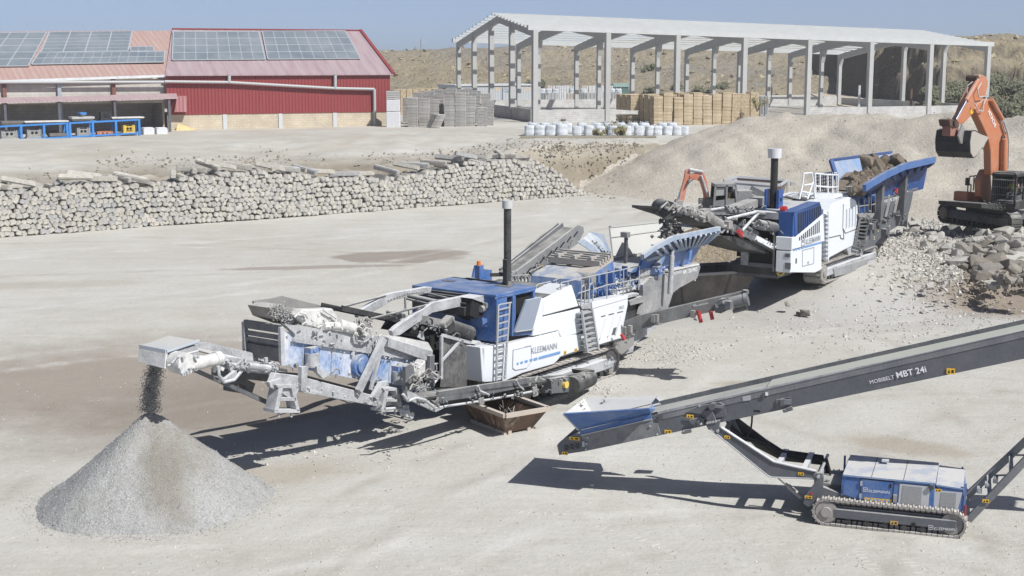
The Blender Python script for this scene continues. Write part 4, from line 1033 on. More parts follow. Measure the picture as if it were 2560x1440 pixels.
# ================= shrubs
LEAF = varied('shrub_leaves', [(.10, .125, .06), (.13, .145, .075), (.075, .10, .05), (.16, .16, .09)], .9, 2, .1)
LEAFG = varied('shrub_leaves_mass', [(.145, .155, .095), (.19, .19, .125), (.115, .13, .08), (.23, .21, .14)], .9, 2, .1, 1.2)
STEM = flat('shrub_stem', (.12, .09, .06), .9)
def shrub(c, rx, rz_, n_, label, group, leaf=.22, m_=None, seed=0, name='shrub'):
    r = random.Random(seed); o = thing(name, label, 'shrub', c, 0, group)
    lobes = [(Vector((r.gauss(0, .45) * rx, r.gauss(0, .4) * rx, rz_ * r.uniform(.25, .75))), r.uniform(.3, .6)) for _ in range(7)]
    mb = MB()
    for i in range(n_):
        L0, k_ = r.choice(lobes); d = Vector((r.gauss(0, 1), r.gauss(0, 1), r.gauss(0, 1))); d.normalize(); d *= r.random() ** .4
        p = L0 + Vector((d.x * rx * k_, d.y * rx * k_, d.z * rz_ * k_ * .8))
        if p.z < 0: p.z = r.uniform(0, .3)
        s_ = leaf * r.uniform(.6, 1.4); a = Vector((r.gauss(0, 1), r.gauss(0, 1), r.gauss(0, 1))).normalized(); b_ = a.orthogonal().normalized()
        mb.add([p - a * s_, p + b_ * s_ * .45, p + a * s_, p - b_ * s_ * .45], [(0, 1, 2, 3)])
    mb.build('foliage', m_ or LEAFG, o)
    mb = MB()
    for L0, k_ in lobes: mb.tube((0, 0, -.3), L0, .05, 5, .015)
    mb.build('stem', STEM, o); return o
sh = [(2345, 262, 178, 2.4, 2.6), (2395, 258, 182, 3.2, 3.4), (2440, 262, 178, 2.8, 3.0), (2500, 258, 180, 3.6, 4.0), (2555, 262, 176, 3.0, 3.6), (2530, 288, 150, 2.2, 1.8), (2320, 268, 172, 1.5, 1.3), (2470, 275, 165, 2.2, 2.0), (2425, 250, 192, 3.2, 3.2), (2590, 270, 170, 3, 3)]
wh = ['furthest left of the clump', 'beside the last hall columns', 'behind the excavator boom', 'largest and highest on the slope', 'at the right edge of the view', 'low and nearest the heap', 'small, before the cliff foot', 'in the middle of the clump, low', 'high up under the cliff', 'just at the frame edge']
for i, (px, py, Y, rx, rz_) in enumerate(sh): c = at(px, py, Y); shrub(c - Vector((0, 0, .4)), rx, rz_, 1700, 'grey green shrub behind the heap, %s' % wh[i], 'shrubs below the earth cliff', .24, None, i)
hs = [(1160, 200, 250), (1630, 213, 255), (1690, 205, 262), (1760, 208, 258), (1628, 186, 280), (1800, 200, 262), (1240, 205, 254), (1990, 205, 250), (1850, 212, 250), (1560, 214, 252), (1330, 200, 262)]
hn = ['left of the hall gable', 'above the golden pallets at the left', 'in line with the fourth front column', 'right of the fourth front column', 'highest up the slope', 'near the pale stones', 'seen through the gable', 'left of the dirt track', 'above the right pallets', 'above the container', 'behind the second column']
for i, (px, py, Y) in enumerate(hs): c = at(px, py, Y); c.z = hill_z(c.x, c.y) - .2; shrub(c, 1.9, 1.5, 420, 'small dark shrub on the dry hillside, %s' % hn[i], 'small shrubs on the hillside', .3, None, 40 + i)
WEED = varied('dry_weed', [(.20, .19, .09), (.27, .24, .13), (.15, .155, .07)], .9, 3, .1, 2.0)
for i, (px, py, s_) in enumerate(((1520, 337, .75), (1492, 341, .45), (1553, 341, .6), (1545, 340, .5), (1890, 270, .7))):
    c = gnd(px, py, 3.2) if i < 4 else at(px, py, 140); shrub(c - Vector((0, .6, 0)), s_, s_ * 1.5, 330, ['tallest green weed growing before the white bags', 'low weed left of the tallest by the bags', 'feathery weed right of the tallest by the bags', 'thin weed close behind the feathery one', 'weed at the end of the timber pallets'][i], 'weeds by the yard', .10, WEED, 70 + i, 'weed')
# ================= machine helpers
def zt(ox, oy, k):
    return lambda *pts: [(ox + x * k, oy + y * k) for x, y in pts]
z1 = zt(320, 640, .3125); z2 = zt(820, 500, .25); z3 = zt(900, 780, .25); z4 = zt(1260, 540, .25)
z5 = zt(1600, 360, .3125); z6 = zt(1360, 780, .25); z7 = zt(1800, 1020, .296875); e1 = zt(2080, 160, .1875); e2 = zt(2080, 380, .1875)
def plate(fr, pts, y, th, mb=None):
    mb = mb or MB(); mb.prism(fr.tr(pts, y), (0, th, 0)); return mb
def side_part(name, fr, pts, y, th, m, parent, bevel=0.):
    return plate(fr, pts, y, th).build(name, m, parent, bevel)
def side_text(fr, s, p0, p1, y, m, parent, name='lettering', bold=0., fixh=None, th=.012):
    return text(name, s, fr.pl(*p0, y), fr.pl(*p1, y), (0, -1, 0), m, parent, bold, th, fixh)
def tubes(fr, segs, r, n=7, mb=None):
    """segs: (pixel a, y a, pixel b, y b)"""
    mb = mb or MB()
    for a, ya, b, yb in segs: mb.tube(fr.pl(*a, ya), fr.pl(*b, yb), r, n)
    return mb
def crawler(parent, x0, x1, y0, wd, h, pads, m_sh, m_fr, label_pts=None, z0=0.0, tilt=0.0):
    """crawler from x0 to x1 whose outer side lies at y0, running wd inward"""
    r = h / 2; a, b = x0 + r, x1 - r; n = pads; per = 2 * (b - a) + 2 * math.pi * r; mb = MB()
    def pt(s):
        s %= per
        if s < b - a: return a + s, 2 * r, 0
        s -= b - a
        if s < math.pi * r: t = s / r; return b + math.sin(t) * r, r + math.cos(t) * r, t
        s -= math.pi * r
        if s < b - a: return b - s, 0, math.pi
        s -= b - a; t = s / r; return a - math.sin(t) * r, r - math.cos(t) * r, math.pi + t
    for i in range(n):
        x, z, t = pt(i * per / n); M = Matrix.Rotation(t, 3, 'Y')
        mb.box((x, y0 + wd / 2, z + z0), (per / n * .9, wd, .05), M); mb.box(Vector((x, y0 + wd / 2, z + z0)) + M @ Vector((per / n * .25, 0, .035)), (.025, wd * .98, .03), M)
        mb.box(Vector((x, y0 + wd / 2, z + z0)) + M @ Vector((0, 0, -.05)), (per / n * .7, wd * .35, .08), M)
    tr = mb.build('track_chain', m_sh, parent)
    mb = MB(); mb.bx(a + r * .55, b + r * .35, y0 + .012, y0 + wd * .5, z0 + h * .30, z0 + h * .68); mb.bx(a, b, y0 + wd * .3, y0 + wd * .7, z0 + h * .25, z0 + h * .75)
    f = mb.build('track_frame', m_fr, parent, .015)
    mb = MB(); mb.tube((a, y0 + .02, z0 + r), (a, y0 + wd - .02, z0 + r), r * .86, 20).tube((a, y0 - .015, z0 + r), (a, y0 + .03, z0 + r), r * .42, 16); mb.build('sprocket', m_sh, parent)
    mb = MB(); mb.tube((b, y0 + .05, z0 + r), (b, y0 + wd - .05, z0 + r), r * .84, 20); mb.build('idler', m_sh, parent)
    k = int((b - a) / .38)
    mb = MB()
    for i in range(k): x = a + r + (b - a - r) * (i + .5) / k; mb.tube((x, y0 + .03, z0 + h * .2), (x, y0 + wd - .03, z0 + h * .2), h * .11, 10)
    o = mb.build('roller', BLACK, parent)
    return f
def ladder(fr, name, L0, L1, R0, R1, y, n, r, m, parent, depth=0.):
    """two rails (pixels, top to bottom) with n rungs"""
    a, b, c, d = [fr.pl(*p, y) for p in (L0, L1, R0, R1)]
    mb = MB(); mb.bar(a, b, r * 2, r * 2.6); mb.bar(c, d, r * 2, r * 2.6); o = mb.build(name, m, parent)
    mb = MB()
    for i in range(n):
        t = (i + .6) / n; p, q = lerp(a, b, t), lerp(c, d, t)
        if depth: mb.box((p + q) / 2 + Vector((0, depth / 2, 0)), (abs(q.x - p.x), depth, .035))
        else: mb.bar(p, q, r * 1.6, r * 1.6)
    mb.build('rung', m, o); return o
def sticker(fr, px, py, y, w_, h_, parent, m=None, name='warning_sticker'):
    p = fr.pl(px, py, y); mb = MB(); mb.bx(p.x - w_ / 2, p.x + w_ / 2, y - .014, y - .004, p.z - h_ / 2, p.z + h_ / 2); o = mb.build(name, m or YEL, parent)
    k = MB(); k.prism([(p.x - w_ * .36, y - .017, p.z - h_ * .3), (p.x - w_ * .06, y - .017, p.z - h_ * .3), (p.x - w_ * .21, y - .017, p.z + h_ * .32)], (0, .002, 0)); k.bx(p.x + .08 * w_, p.x + w_ * .36, y - .017, y - .015, p.z - h_ * .25, p.z + h_ * .25); k.build('pictogram', DARKIN, o); return o

# ================= impact crusher (the long machine in the middle)
F = Frame((2.0266, 42.802, 0), 54.6)
MR = thing_f('impact_crusher', 'long white, blue and dust covered impact crusher with screen, mid pit', 'crusher', F)
YN = -1.5
crawler(MR, -5.4, .05, -1.5, .55, .86, 46, CRAWL, GREYD)
crawler(MR, -5.4, .05, .95, .55, .86, 46, CRAWL, GREYD)
side_text(F, 'KLEEMANN', (1512, 913), (1541, 905), YN - .004, LETW, MR)
# chassis
mb = MB(); mb.bx(-7.2, 2.6, -.85, .85, .75, 1.5); mb.bx(-6.6, .6, -1.3, 1.3, 1.0, 1.35); mb.build('chassis', GREYD, MR)
# white lower skirt with hatch
sk = z3((1215, 352), (1480, 320), (1985, 192), (2003, 252), (2222, 215), (2196, 382), (2002, 450), (1990, 472), (1940, 522), (1620, 615), (1455, 692), (1248, 705))
skirt = side_part('lower_panel', F, sk, YN, .9, WHITE, MR, .02)
mb = MB(); mb.prism(F.tr(z3((1205, 350), (1248, 352), (1250, 702), (1228, 702)), YN), (0, 1.6, 0)); mb.build('corner_panel', WHITE, MR, .02)
hm = F.tr(z3((1528, 380), (1705, 340), (1708, 495), (1662, 560), (1550, 580), (1523, 560)), YN)
mb = MB(); mb.prism([p + Vector((0, -.014, 0)) for p in hm], (0, .012, 0)); hatch = mb.build('hatch', WHITE, skirt)
mb = MB()
for a, b in zip(hm, hm[1:] + hm[:1]): mb.bar(a + Vector((0, -.014, 0)), b + Vector((0, -.014, 0)), .014, .014)
mb.build('seam', LETG, skirt)
side_text(F, 'KLEEMANN', z3((1712, 420))[0], z3((1966, 366))[0], YN, LETG, skirt, bold=.004)
pa, pb = [F.pl(*p, YN) for p in z3((1642, 455), (1700, 442))]
logo(MB(), pa, pb - pa, (0, -1, 0), (pb - pa).length * 1.05, .008).build('emblem', LETG, skirt)
mb = MB()
for a, b in ((1562, 1580), (1598, 1624), (1640, 1672), (1690, 1720), (1735, 1770), (1785, 1998)):
    f_ = lambda x: 519 - (x - 1562) * .268
    q = F.tr(z3((a, f_(a) + 12), (b, f_(b) + 12), (b, f_(b) - 12), (a, f_(a) - 12)), YN); mb.prism([p + Vector((0, -.02, 0)) for p in q], (0, .004, 0))
mb.build('stripe', LETB, skirt)
# dark seams between the panels, then upper panels
side_part('upper_panel', F, z2((2150, 990), (2440, 850), (2508, 1062), (2152, 1158)), YN, .8, WHITE, MR, .02)
side_part('upper_panel', F, z2((2150, 1170), (2522, 1085), (2530, 1325), (2335, 1382), (2300, 1306), (2140, 1345)), YN, .8, WHITE, MR, .02)
side_part('upper_panel', F, z2((2062, 1000), (2148, 975), (2148, 1346), (2050, 1362)), YN + .02, .8, WHITE, MR, .02)
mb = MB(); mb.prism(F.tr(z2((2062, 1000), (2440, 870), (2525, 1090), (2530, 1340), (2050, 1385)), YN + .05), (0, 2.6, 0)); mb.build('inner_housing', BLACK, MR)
# blue engine box
BX0, BX1, BZ = -6.22, -4.35, 3.28
mb = MB(); mb.bx(BX0, BX1, -1.42, 1.5, BZ - .06, BZ + .02); mb.bx(BX0 - .02, BX1, -1.42, -1.36, BZ - .12, BZ - .05); deck = mb.build('engine_deck', BLUE, MR, .015)
mb = MB(); mb.bx(BX0 + .02, BX0 + .5, -1.42, -.72, 2.0, BZ - .06); mb.bx(BX0 + .02, BX0 + .12, -.72, 1.5, 2.1, BZ - .06); mb.bx(BX1 - .1, BX1, -1.4, 1.5, 2.0, BZ - .06); mb.bx(BX0, BX1, 1.4, 1.5, 1.6, BZ - .06)
mb.prism(F.tr(z2((1850, 935), (1880, 960), (1880, 1325), (2050, 1300), (2050, 1345), (1842, 1362)), -1.42), (0, .3, 0))
mb.build('engine_box', BLUE, MR, .01)
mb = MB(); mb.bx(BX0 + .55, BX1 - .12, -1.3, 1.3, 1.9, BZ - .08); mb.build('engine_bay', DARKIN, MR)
# grille in the deck's left edge
mb = MB()
for i in range(5): mb.bx(BX0 - .55 + i * .14, BX0 - .47 + i * .14, -.8, 1.0, BZ - .03 - .05 * (4 - i), BZ + .01 - .05 * (4 - i))
mb.bx(BX0 - .6, BX0 + .03, -.8, 1.0, 2.75, BZ - .3); mb.build('deck_grille', BLACK, MR)
# hinged door
q = F.tr(z2((1985, 1005), (2135, 975)), -1.75) + F.tr(z2((2045, 1300), (1862, 1325)), -1.46)
mb = MB(); mb.sheet(q, .05); dr = mb.build('door', paint('door_blue_grey', (.30, .36, .46), .35, .3, .5), MR)
mb = MB(); mb.tube(q[3] + Vector((0, -.04, .02)), q[2] + Vector((0, -.04, .02)), .02); mb.build('door_rail', GALV, dr)
# raised hatch, beacon, chimney
h0 = [F.pl(*p, .55) for p in z2((1470, 680), (1640, 700), (1640, 815), (1450, 775))]
mb = MB(); mb.sheet(h0, .06); mb.build('raised_hatch', BLUE, deck)
b0 = F.pl(*z2((1508, 660))[0], .7); mb = MB(); mb.tube(b0 - Vector((0, 0, .5)), b0 + Vector((0, 0, .02)), .03); mb.bx(b0.x - .1, b0.x + .1, b0.y - .1, b0.y + .1, b0.z - .2, b0.z + .02); mb.build('beacon_post', BLUE, deck)
mb = MB(); mb.tube(b0 + Vector((0, 0, .02)), b0 + Vector((0, 0, .14)), .06, 10); mb.build('beacon', flat('beacon_orange', (.75, .18, .02), .3, .05), deck)
mb = MB()
for px, py, w_, y in ((1205, 810, .35, 1.1), (1520, 800, 1.1, .35), (1760, 862, .5, -.1)):
    p = F.pz(*z2((px, py))[0], BZ + .02); mb.bx(p.x - .1, p.x + .1, p.y - w_ / 2, p.y + w_ / 2, BZ + .02, BZ + .032)
mb.build('deck_slot', BLACK, deck)
c0 = F.pz(*z2((1795, 850))[0], BZ); c1 = Vector((c0.x, c0.y, F.px(1270, 512, c0.x).z))
mb = MB(); mb.tube(c0, c1, .105, 14); chm = mb.build('exhaust_pipe', paint('black_pipe', (.02, .02, .022), .25, .2, .5), MR)
mb = MB(); mb.tube(c1 - Vector((0, 0, .1)), c1 + Vector((0, 0, .12)), .15, 16); mb.build('exhaust_cap', paint('cap_grey', (.5, .5, .5), .3, .3, .5), chm)
mb = MB(); mb.tube(c0, c0 + Vector((0, 0, .12)), .22, 12, .13); mb.bx(c0.x - .2, c0.x - .13, c0.y - .12, c0.y + .02, c0.z, c0.z + .75); mb.bar(c0 + Vector((0, 0, .3)), c0 + Vector((-.35, .35, .3)), .05, .1); mb.build('pipe_bracket', BLACK, chm)
# radiator / control cavity at the deck's near left corner
cv = z2((1440, 980), (1680, 1000), (1680, 1110), (1640, 1210), (1560, 1230), (1420, 1150))
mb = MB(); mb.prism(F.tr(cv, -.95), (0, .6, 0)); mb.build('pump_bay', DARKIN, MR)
mb = MB(); q = F.tr(z2((1440, 985), (1560, 955), (1690, 985), (1680, 1075), (1640, 1040), (1560, 1030)), -1.0); mb.prism(q, (0, .5, 0)); q = F.tr(z2((1640, 1030), (1690, 1000), (1685, 1180), (1640, 1200)), -1.0); mb.prism(q, (0, .5, 0)); mb.build('pump_cover', GREYD, MR)
mb = MB(); p = F.pl(*z2((1525, 1092))[0], -1.0); mb.tube(p, p + Vector((.35, 0, 0)), .09, 10); mb.bx(p.x + .1, p.x + .3, p.y - .12, p.y, p.z + .02, p.z + .16); mb.path([p + Vector((.3, -.1, 0)), p + Vector((.4, -.15, -.25)), p + Vector((.45, -.1, -.5))], .02); mb.build('pump', STEEL, MR)
side_part('blue_ledge', F, z2((1540, 1175), (1600, 1190), (1690, 1170), (1690, 1235), (1550, 1270)), -1.1, .4, BLUE, MR)
# arms over the conveyor
near_arm = z2((640, 1310), (690, 1262), (1005, 1052), (1060, 1022), (1400, 952), (1450, 962), (1445, 1040), (1045, 1128), (720, 1352), (660, 1362))
far_arm = z2((300, 1105), (330, 1100), (590, 945), (640, 930), (1000, 868), (1042, 872), (1030, 925), (640, 1005), (590, 1040), (340, 1182), (305, 1178))
side_part('support_arm', F, near_arm, -.62, .14, GREYD, MR, .01)
side_part('support_arm', F, far_arm, .5, .14, GREYD, MR, .01)
mb = tubes(F, [(z2((810, 960))[0], .5, z2((1085, 1025))[0], -.55), (z2((600, 1120))[0], .5, z2((760, 1165))[0], -.1)], .075)
tubes(F, [(z2((1000, 935))[0], .5, z2((1250, 995))[0], -.55), (z2((780, 985))[0], .5, z2((1000, 1040))[0], -.55)], .035, 6, mb); mb.build('cross_tube', GREY, MR)
mb = tubes(F, [(z2((100, 1080))[0], .5, z2((575, 955))[0], .5), (z2((420, 1190))[0], -.62, z2((970, 1055))[0], -.62)], .03); mb.build('tie_rod', GREY, MR)
mb = MB(); q = [F.pl(*p, -.2) for p in z2((610, 1010), (700, 975), (800, 940), (960, 925), (1000, 900))]
for a, b in zip(q, q[1:]):
    k = int((b - a).length / .09)
    for i in range(k): mb.box(lerp(a, b, i / k), (.07, .03, .05), Matrix.Rotation(i * 1.57, 3, 'X'))
q = [F.pl(*p, -.2) for p in z2((770, 985), (775, 1090))]
for i in range(7): mb.box(lerp(q[0], q[1], i / 7), (.05, .03, .08), Matrix.Rotation(i * 1.57, 3, 'Z'))
mb.build('chain', STEEL, MR)
mb = MB(); p = F.pl(*z2((1418, 1030))[0], -.64); mb.tube(p - Vector((0, .06, 0)), p + Vector((0, .06, 0)), .13, 12); mb.bx(p.x - .1, p.x + .1, -.7, -.58, p.z - .2, p.z); mb.build('red_reflector', RED, MR)
# feed conveyor of the screen, running under the arms
ca, cb = F.pl(*z2((1380, 1350))[0], -.1), F.pl(*z2((40, 1075))[0], -.1)
mb = MB(); mb.bar(ca + Vector((.6, 0, -.15)), cb, .62, .06); mb.build('conveyor_belt', RUBBER, MR)
mb = MB()
for yy in (-.42, .24): MB().bar(Vector((ca.x + .4, yy, ca.z - .12)), Vector((cb.x, yy, cb.z + .02)), .06, .13).build('conveyor_frame', BLACK, MR)
mb = tubes(F, [(z2((1210, 1265))[0], -.9, z2((1420, 1335))[0], -.9)], .2, 14); mb.build('belt_drum', RUBBER, MR)
mb = MB(); p = F.pl(*z2((1140, 1235))[0], -.75)
for i in range(5): mb.tube(p + Vector((-.1 + i * .07, 0, .03 * i)), p + Vector((-.1 + i * .07, -.22, .03 * i)), .08, 8)
mb.bar(F.pl(*z2((960, 1200))[0], -.7), F.pl(*z2((1190, 1250))[0], -.7), .2, .22); mb.build('drum_motor', STEEL, MR)
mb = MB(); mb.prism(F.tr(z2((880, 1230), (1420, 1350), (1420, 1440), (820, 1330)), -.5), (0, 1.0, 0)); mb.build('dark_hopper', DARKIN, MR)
# top plates of the screen feed end with caked dust
mb = MB(); mb.prism(F.tr(z1((1040, 365), (1235, 320), (1560, 400), (1660, 430), (1640, 470), (1150, 385)), .5), (0, .06, 0)); mb.build('far_skirt', STEEL, MR)
mb = MB(); mb.prism(F.tr(z1((1005, 360), (1110, 345), (1160, 385), (1120, 450), (1010, 400)), .3), (0, .05, 0)); mb.build('end_plate', STEEL, MR)
mb = MB(); mb.prism(F.tr(z1((1350, 480), (1400, 430), (1640, 420), (1680, 480), (1660, 560), (1580, 590), (1440, 560)), -.66), (0, .3, 0)); mb.build('gearbox_cover', DUSTY, MR, .03)
mb = MB()
for px, py, r_ in ((1400, 485, .07), (1480, 500, .06), (1530, 470, .05), (1620, 500, .06), (1500, 540, .08), (1610, 560, .07)):
    p = F.pl(*z1((px, py))[0], -.68); mb.tube(p, p + Vector((0, .1, 0)), r_, 9)
mb.path([F.pl(*p, -.75) for p in z1((1330, 490), (1370, 450), (1420, 465), (1440, 500))], .025); mb.path([F.pl(*p, -.75) for p in z1((1560, 430), (1670, 500), (1650, 570))], .025); mb.build('gearbox_bolt', DUSTY, MR)
mb = tubes(F, [(z1((1560, 560))[0], -.7, z1((1680, 560))[0], -.7)], .1, 10); tubes(F, [(z1((1680, 545))[0], -.7, z1((1800, 580))[0], -.7)], .14, 12, mb); mb.build('drive_motor', DUSTY, MR)
mb = MB(); random.seed(2); c = F.pl(*z1((1880, 565))[0], -.7)                 # hose bundle
for i in range(9):
    a = random.uniform(0, 6.28); p = [c + Vector((math.cos(a + t) * random.uniform(.12, .26), random.uniform(-.12, .12), math.sin(a + t) * random.uniform(.12, .26))) for t in (0, 1, 2, 3)]
    mb.path(p, .028, 5)
mb.bx(c.x - .1, c.x + .14, c.y - .05, c.y + .12, c.z - .08, c.z + .14); mb.path([F.pl(*p, -.8) for p in z1((1810, 600), (1830, 680), (1890, 690), (1950, 650))], .03); mb.build('hose_bundle', STEEL, MR)
# screen box
SY0, SY1 = -.6, .5
sp = z1((1240, 598), (1340, 618), (2200, 800), (2340, 835), (2290, 1000), (2040, 1022), (1222, 872))
scr = side_part('screen_side', F, sp, SY0, .06, paint('dusted_blue', (.05, .17, .42), 1.25, .4, .6, scale=1.3, dcol=(.60, .605, .61)), MR)
mb = MB(); mb.prism(F.tr(sp, SY1), (0, .06, 0)); mb.build('screen_side', GREYD, MR)
mb = MB(); mb.prism(F.tr(z1((1330, 700), (2300, 900), (2200, 960), (1300, 800)), SY0 + .06), (0, SY1 - SY0 - .06, 0)); mb.build('screen_deck', STEEL, MR)
sl = z1((1250, 545), (1380, 560), (2080, 655), (2370, 800), (2330, 840), (1340, 690), (1335, 620))
side_part('top_rail', F, sl, SY0 - .09, .14, GREYD, MR)
mb = plate(F, z1((2085, 652), (2440, 762), (2438, 850), (2395, 842), (2080, 728)), -.82, .5); mb.build('spring_beam', GREYD, MR, .01)
mb = MB(); mb.prism(F.tr(z1((2180, 650), (2400, 690), (2440, 762), (2085, 652)), -.8), (0, .3, .02)); mb.build('beam_top', DUSTY, MR)
mb = MB(); mb.prism(F.tr(z1((2325, 650), (2345, 600), (2365, 605), (2375, 680)), -.7), (0, .05, 0)); mb.build('lifting_eye', GREYD, MR)
mb = MB(); mb.prism(F.tr(z1((2400, 640), (2500, 620), (2495, 850), (2450, 830)), -.55), (0, 1, 0)); mb.build('curved_cover', GREY, MR)
# bolts and ribs on the screen side
mb = MB(); random.seed(9)
for i in range(9):
    x = 1270 + i * 115
    for dy in (25, 255): p = F.pl(*z1((x, 612 + (x - 1240) * .2 + dy))[0], SY0); mb.tube(p, p + Vector((0, -.03, 0)), .03, 6)
    a, b = F.pl(*z1((x + 20, 640 + (x - 1240) * .2))[0], SY0), F.pl(*z1((x + 8, 855 + (x - 1240) * .2))[0], SY0)
    if i % 2: mb.bar(a, b, .03, .03)
mb.build('bolt', GREYD, scr)
dr_ = MB(); p = F.pl(*z1((1838, 868))[0], SY0); dr_.tube(p + Vector((0, .02, 0)), p + Vector((0, -.14, 0)), .27, 20).tube(p + Vector((0, -.1, 0)), p + Vector((0, -.2, 0)), .19, 18); dr_.build('vibrator_drum', BLUED, MR)
for px, py in ((1470, 820), (2165, 962)):
    a, b = F.pl(*z1((px, py - 45))[0], SY0 - .12), F.pl(*z1((px, py + 45))[0], SY0 - .12); mb = MB(); mb.tube(a, b, .17, 14); mb.tube(b, b - Vector((0, 0, .05)), .19, 14)
    cup = mb.build('spring_cup', GREYD, MR)
    mb = MB(); mb.bx(a.x - .14, a.x + .14, a.y - .1, a.y + .2, a.z, a.z + .14); mb.tube((a.x, a.y - .13, a.z + .08), (a.x, a.y + .1, a.z + .08), .06, 9); mb.build('spring_seat', BLUED, cup)
# end chute of the screen (looks left)
xe = F.pl(*z1((1240, 600))[0], SY0).x
top_n = F.pl(*z1((1250, 560))[0], SY0).z; bot_n = F.pl(*z1((1220, 872))[0], SY0).z
mb = MB(); mb.bx(xe - .05, xe + .02, SY0, SY1, bot_n + .05, top_n - .42); mb.build('end_wall', GREY, MR)
mb = MB()
for a, b in ((.42, .34), (.30, .2), (.14, -.05)):
    mb.bx(xe - .14, xe - .06, SY0 - .03, SY1 + .03, top_n - a, top_n - b)
mb.bx(xe - .10, xe - .05, SY0 + .02, SY1 - .02, top_n - .75, top_n - .5); mb.build('end_flap', CHAR, MR)
for y_ in (SY0 - .08, SY1): MB().bx(xe - .16, xe - .04, y_, y_ + .08, bot_n, top_n).build('end_post', GREYD, MR)
mb = MB(); random.seed(12); pts = []
for i in range(1100):
    t = random.random(); q = F.pl(*z1((lerp(1180, 1330, t), lerp(420, 520, t)))[0], random.uniform(-.52, -.3)); pts.append(q + Vector((random.gauss(0, .14), 0, random.uniform(-.16, .12))))
stones_mesh(mb, pts, .02, .07); o = mb.build('material_on_belt', GST, MR); o['kind'] = 'stuff'
mb = MB(); mb.prism(F.tr(z1((1130, 415), (1240, 390), (1420, 460), (1330, 560), (1170, 500)), -.4), (0, .7, 0)); mb.build('belt_end', paint('belt_dirt', (.2, .185, .165), .5, .5, .9), MR)
# lower frame with feet
lb = z1((1180, 935), (1370, 960), (2040, 1135), (2145, 1105), (2140, 1190), (2000, 1205), (1360, 1085), (1150, 1010))
side_part('lower_frame', F, lb, -.85, .16, GREYD, MR, .01)
side_part('lower_frame', F, [(x, y) for x, y in z1((700, 900), (1370, 940), (2040, 1115), (2020, 1160), (1340, 1030), (700, 960))], .55, .14, CHAR, MR)
side_text(F, 'KLEEMANN', z1((1450, 1083))[0], z1((1548, 1105))[0], -.85, LETW, MR)
pa, pb = [F.pl(*p, -.85) for p in z1((1420, 1080), (1445, 1085))]; logo(MB(), pa, pb - pa, (0, -1, 0), (pb - pa).length, .008).build('emblem', LETW, MR)
for pts in (((1390, 890), (1445, 885), (1420, 1085), (1385, 1080)), ((1510, 885), (1620, 950), (1560, 980), (1515, 930)), ((1960, 1130), (2030, 1010), (2090, 1000), (2000, 1140))):
    side_part('bracket', F, z1(*pts), -.95, .12, GREYD, MR)
mb = MB(); mb.bar(F.pl(*z1((2045, 660))[0], -.95), F.pl(*z1((1845, 1080))[0], -.95), .12, .16); mb.bar(F.pl(*z1((2045, 680))[0], -.85), F.pl(*z1((1940, 1070))[0], -.85), .06, .08); mb.build('diagonal_strut', GREYD, MR)
def foot(px, py, sc_, m):
    P = lambda *q: F.tr([(px + x * sc_, py + y * sc_) for x, y in q], -1.0)
    mb = MB(); mb.prism(P((-32, -40), (12, -40), (6, -32), (-26, -32)), (0, .35, 0)); mb.prism(P((-36, 22), (28, 22), (28, 30), (-36, 30)), (0, .35, 0))
    mb.prism(P((-36, 26), (-24, -36), (-14, -36), (-26, 26)), (0, .3, 0)); mb.prism(P((20, 26), (6, -36), (14, -36), (28, 26)), (0, .3, 0)); mb.prism(P((-22, -8), (18, -8), (18, 0), (-22, 0)), (0, .3, 0))
    for x in (-18, 14): a, b = P((x, 28), (x, 42)); mb.tube(a + Vector((0, .1, 0)), b + Vector((0, .1, 0)), .035, 6)
    return mb.build('support_foot', m, MR)
foot(722, 1002, 1., GREYD); foot(984, 1004, .85, GREYD)
side_part('foot_bracket', F, z1((1130, 1010), (1230, 980), (1370, 1060), (1325, 1160), (1240, 1100), (1140, 1050)), -.92, .1, GREYD, MR)
side_part('far_foot', F, z1((830, 950), (900, 960), (1020, 1020), (990, 1110), (960, 1100), (940, 1040), (880, 1015), (880, 1090), (990, 1085), (985, 1110), (820, 1085)), .6, .25, CHAR, MR)
# fines conveyor to the gravel cone
ca, cb = F.pl(*z1((1190, 905))[0], -.1), F.pl(*z1((360, 700))[0], -.1)
mb = MB(); mb.bar(ca, cb, .7, .06); mb.build('fines_belt', DUSTY, MR)
for yy in (-.5, .34):
    mb = plate(F, z1((700, 850), (780, 800), (1180, 870), (1210, 960), (1130, 950), (720, 895)), yy, .08); mb.build('fines_frame', GREYD, MR)
mb = MB(); mb.bar(F.pl(*z1((540, 915))[0], -.5), F.pl(*z1((1140, 1185))[0], -.5), .06, .09); mb.bar(F.pl(*z1((880, 1060))[0], .3), F.pl(*z1((1140, 1180))[0], .3), .06, .09); mb.build('lower_chord', CHAR, MR)
mb = MB(); mb.prism(F.tr(z1((520, 700), (640, 690), (980, 770), (1190, 860), (1150, 885), (800, 800), (560, 735)), .3), (0, .05, 0)); mb.build('far_side_board', GREYD, MR)
hd0 = F.tr(z1((130, 740), (160, 690), (350, 775), (320, 850), (310, 865), (115, 790)), -.55)
dv = F.pl(*z1((560, 720))[0], .3) - F.pl(*z1((350, 775))[0], -.55)
mb = MB(); mb.prism(F.tr(z1((300, 870), (320, 770), (550, 715), (565, 760), (520, 850), (400, 910)), -.55), (0, .12, 0)); mb.build('head_side', GREYD, MR)
hx = F.pl(*z1((300, 800))[0], -.55).x; hz = F.pl(*z1((300, 760))[0], -.55).z
mb = MB(); A = [Vector((hx - .0, -.58, hz)), Vector((hx - .03, .22, hz + .02)), Vector((hx + .75, .22, hz + .12)), Vector((hx + .9, -.58, hz + .08))]
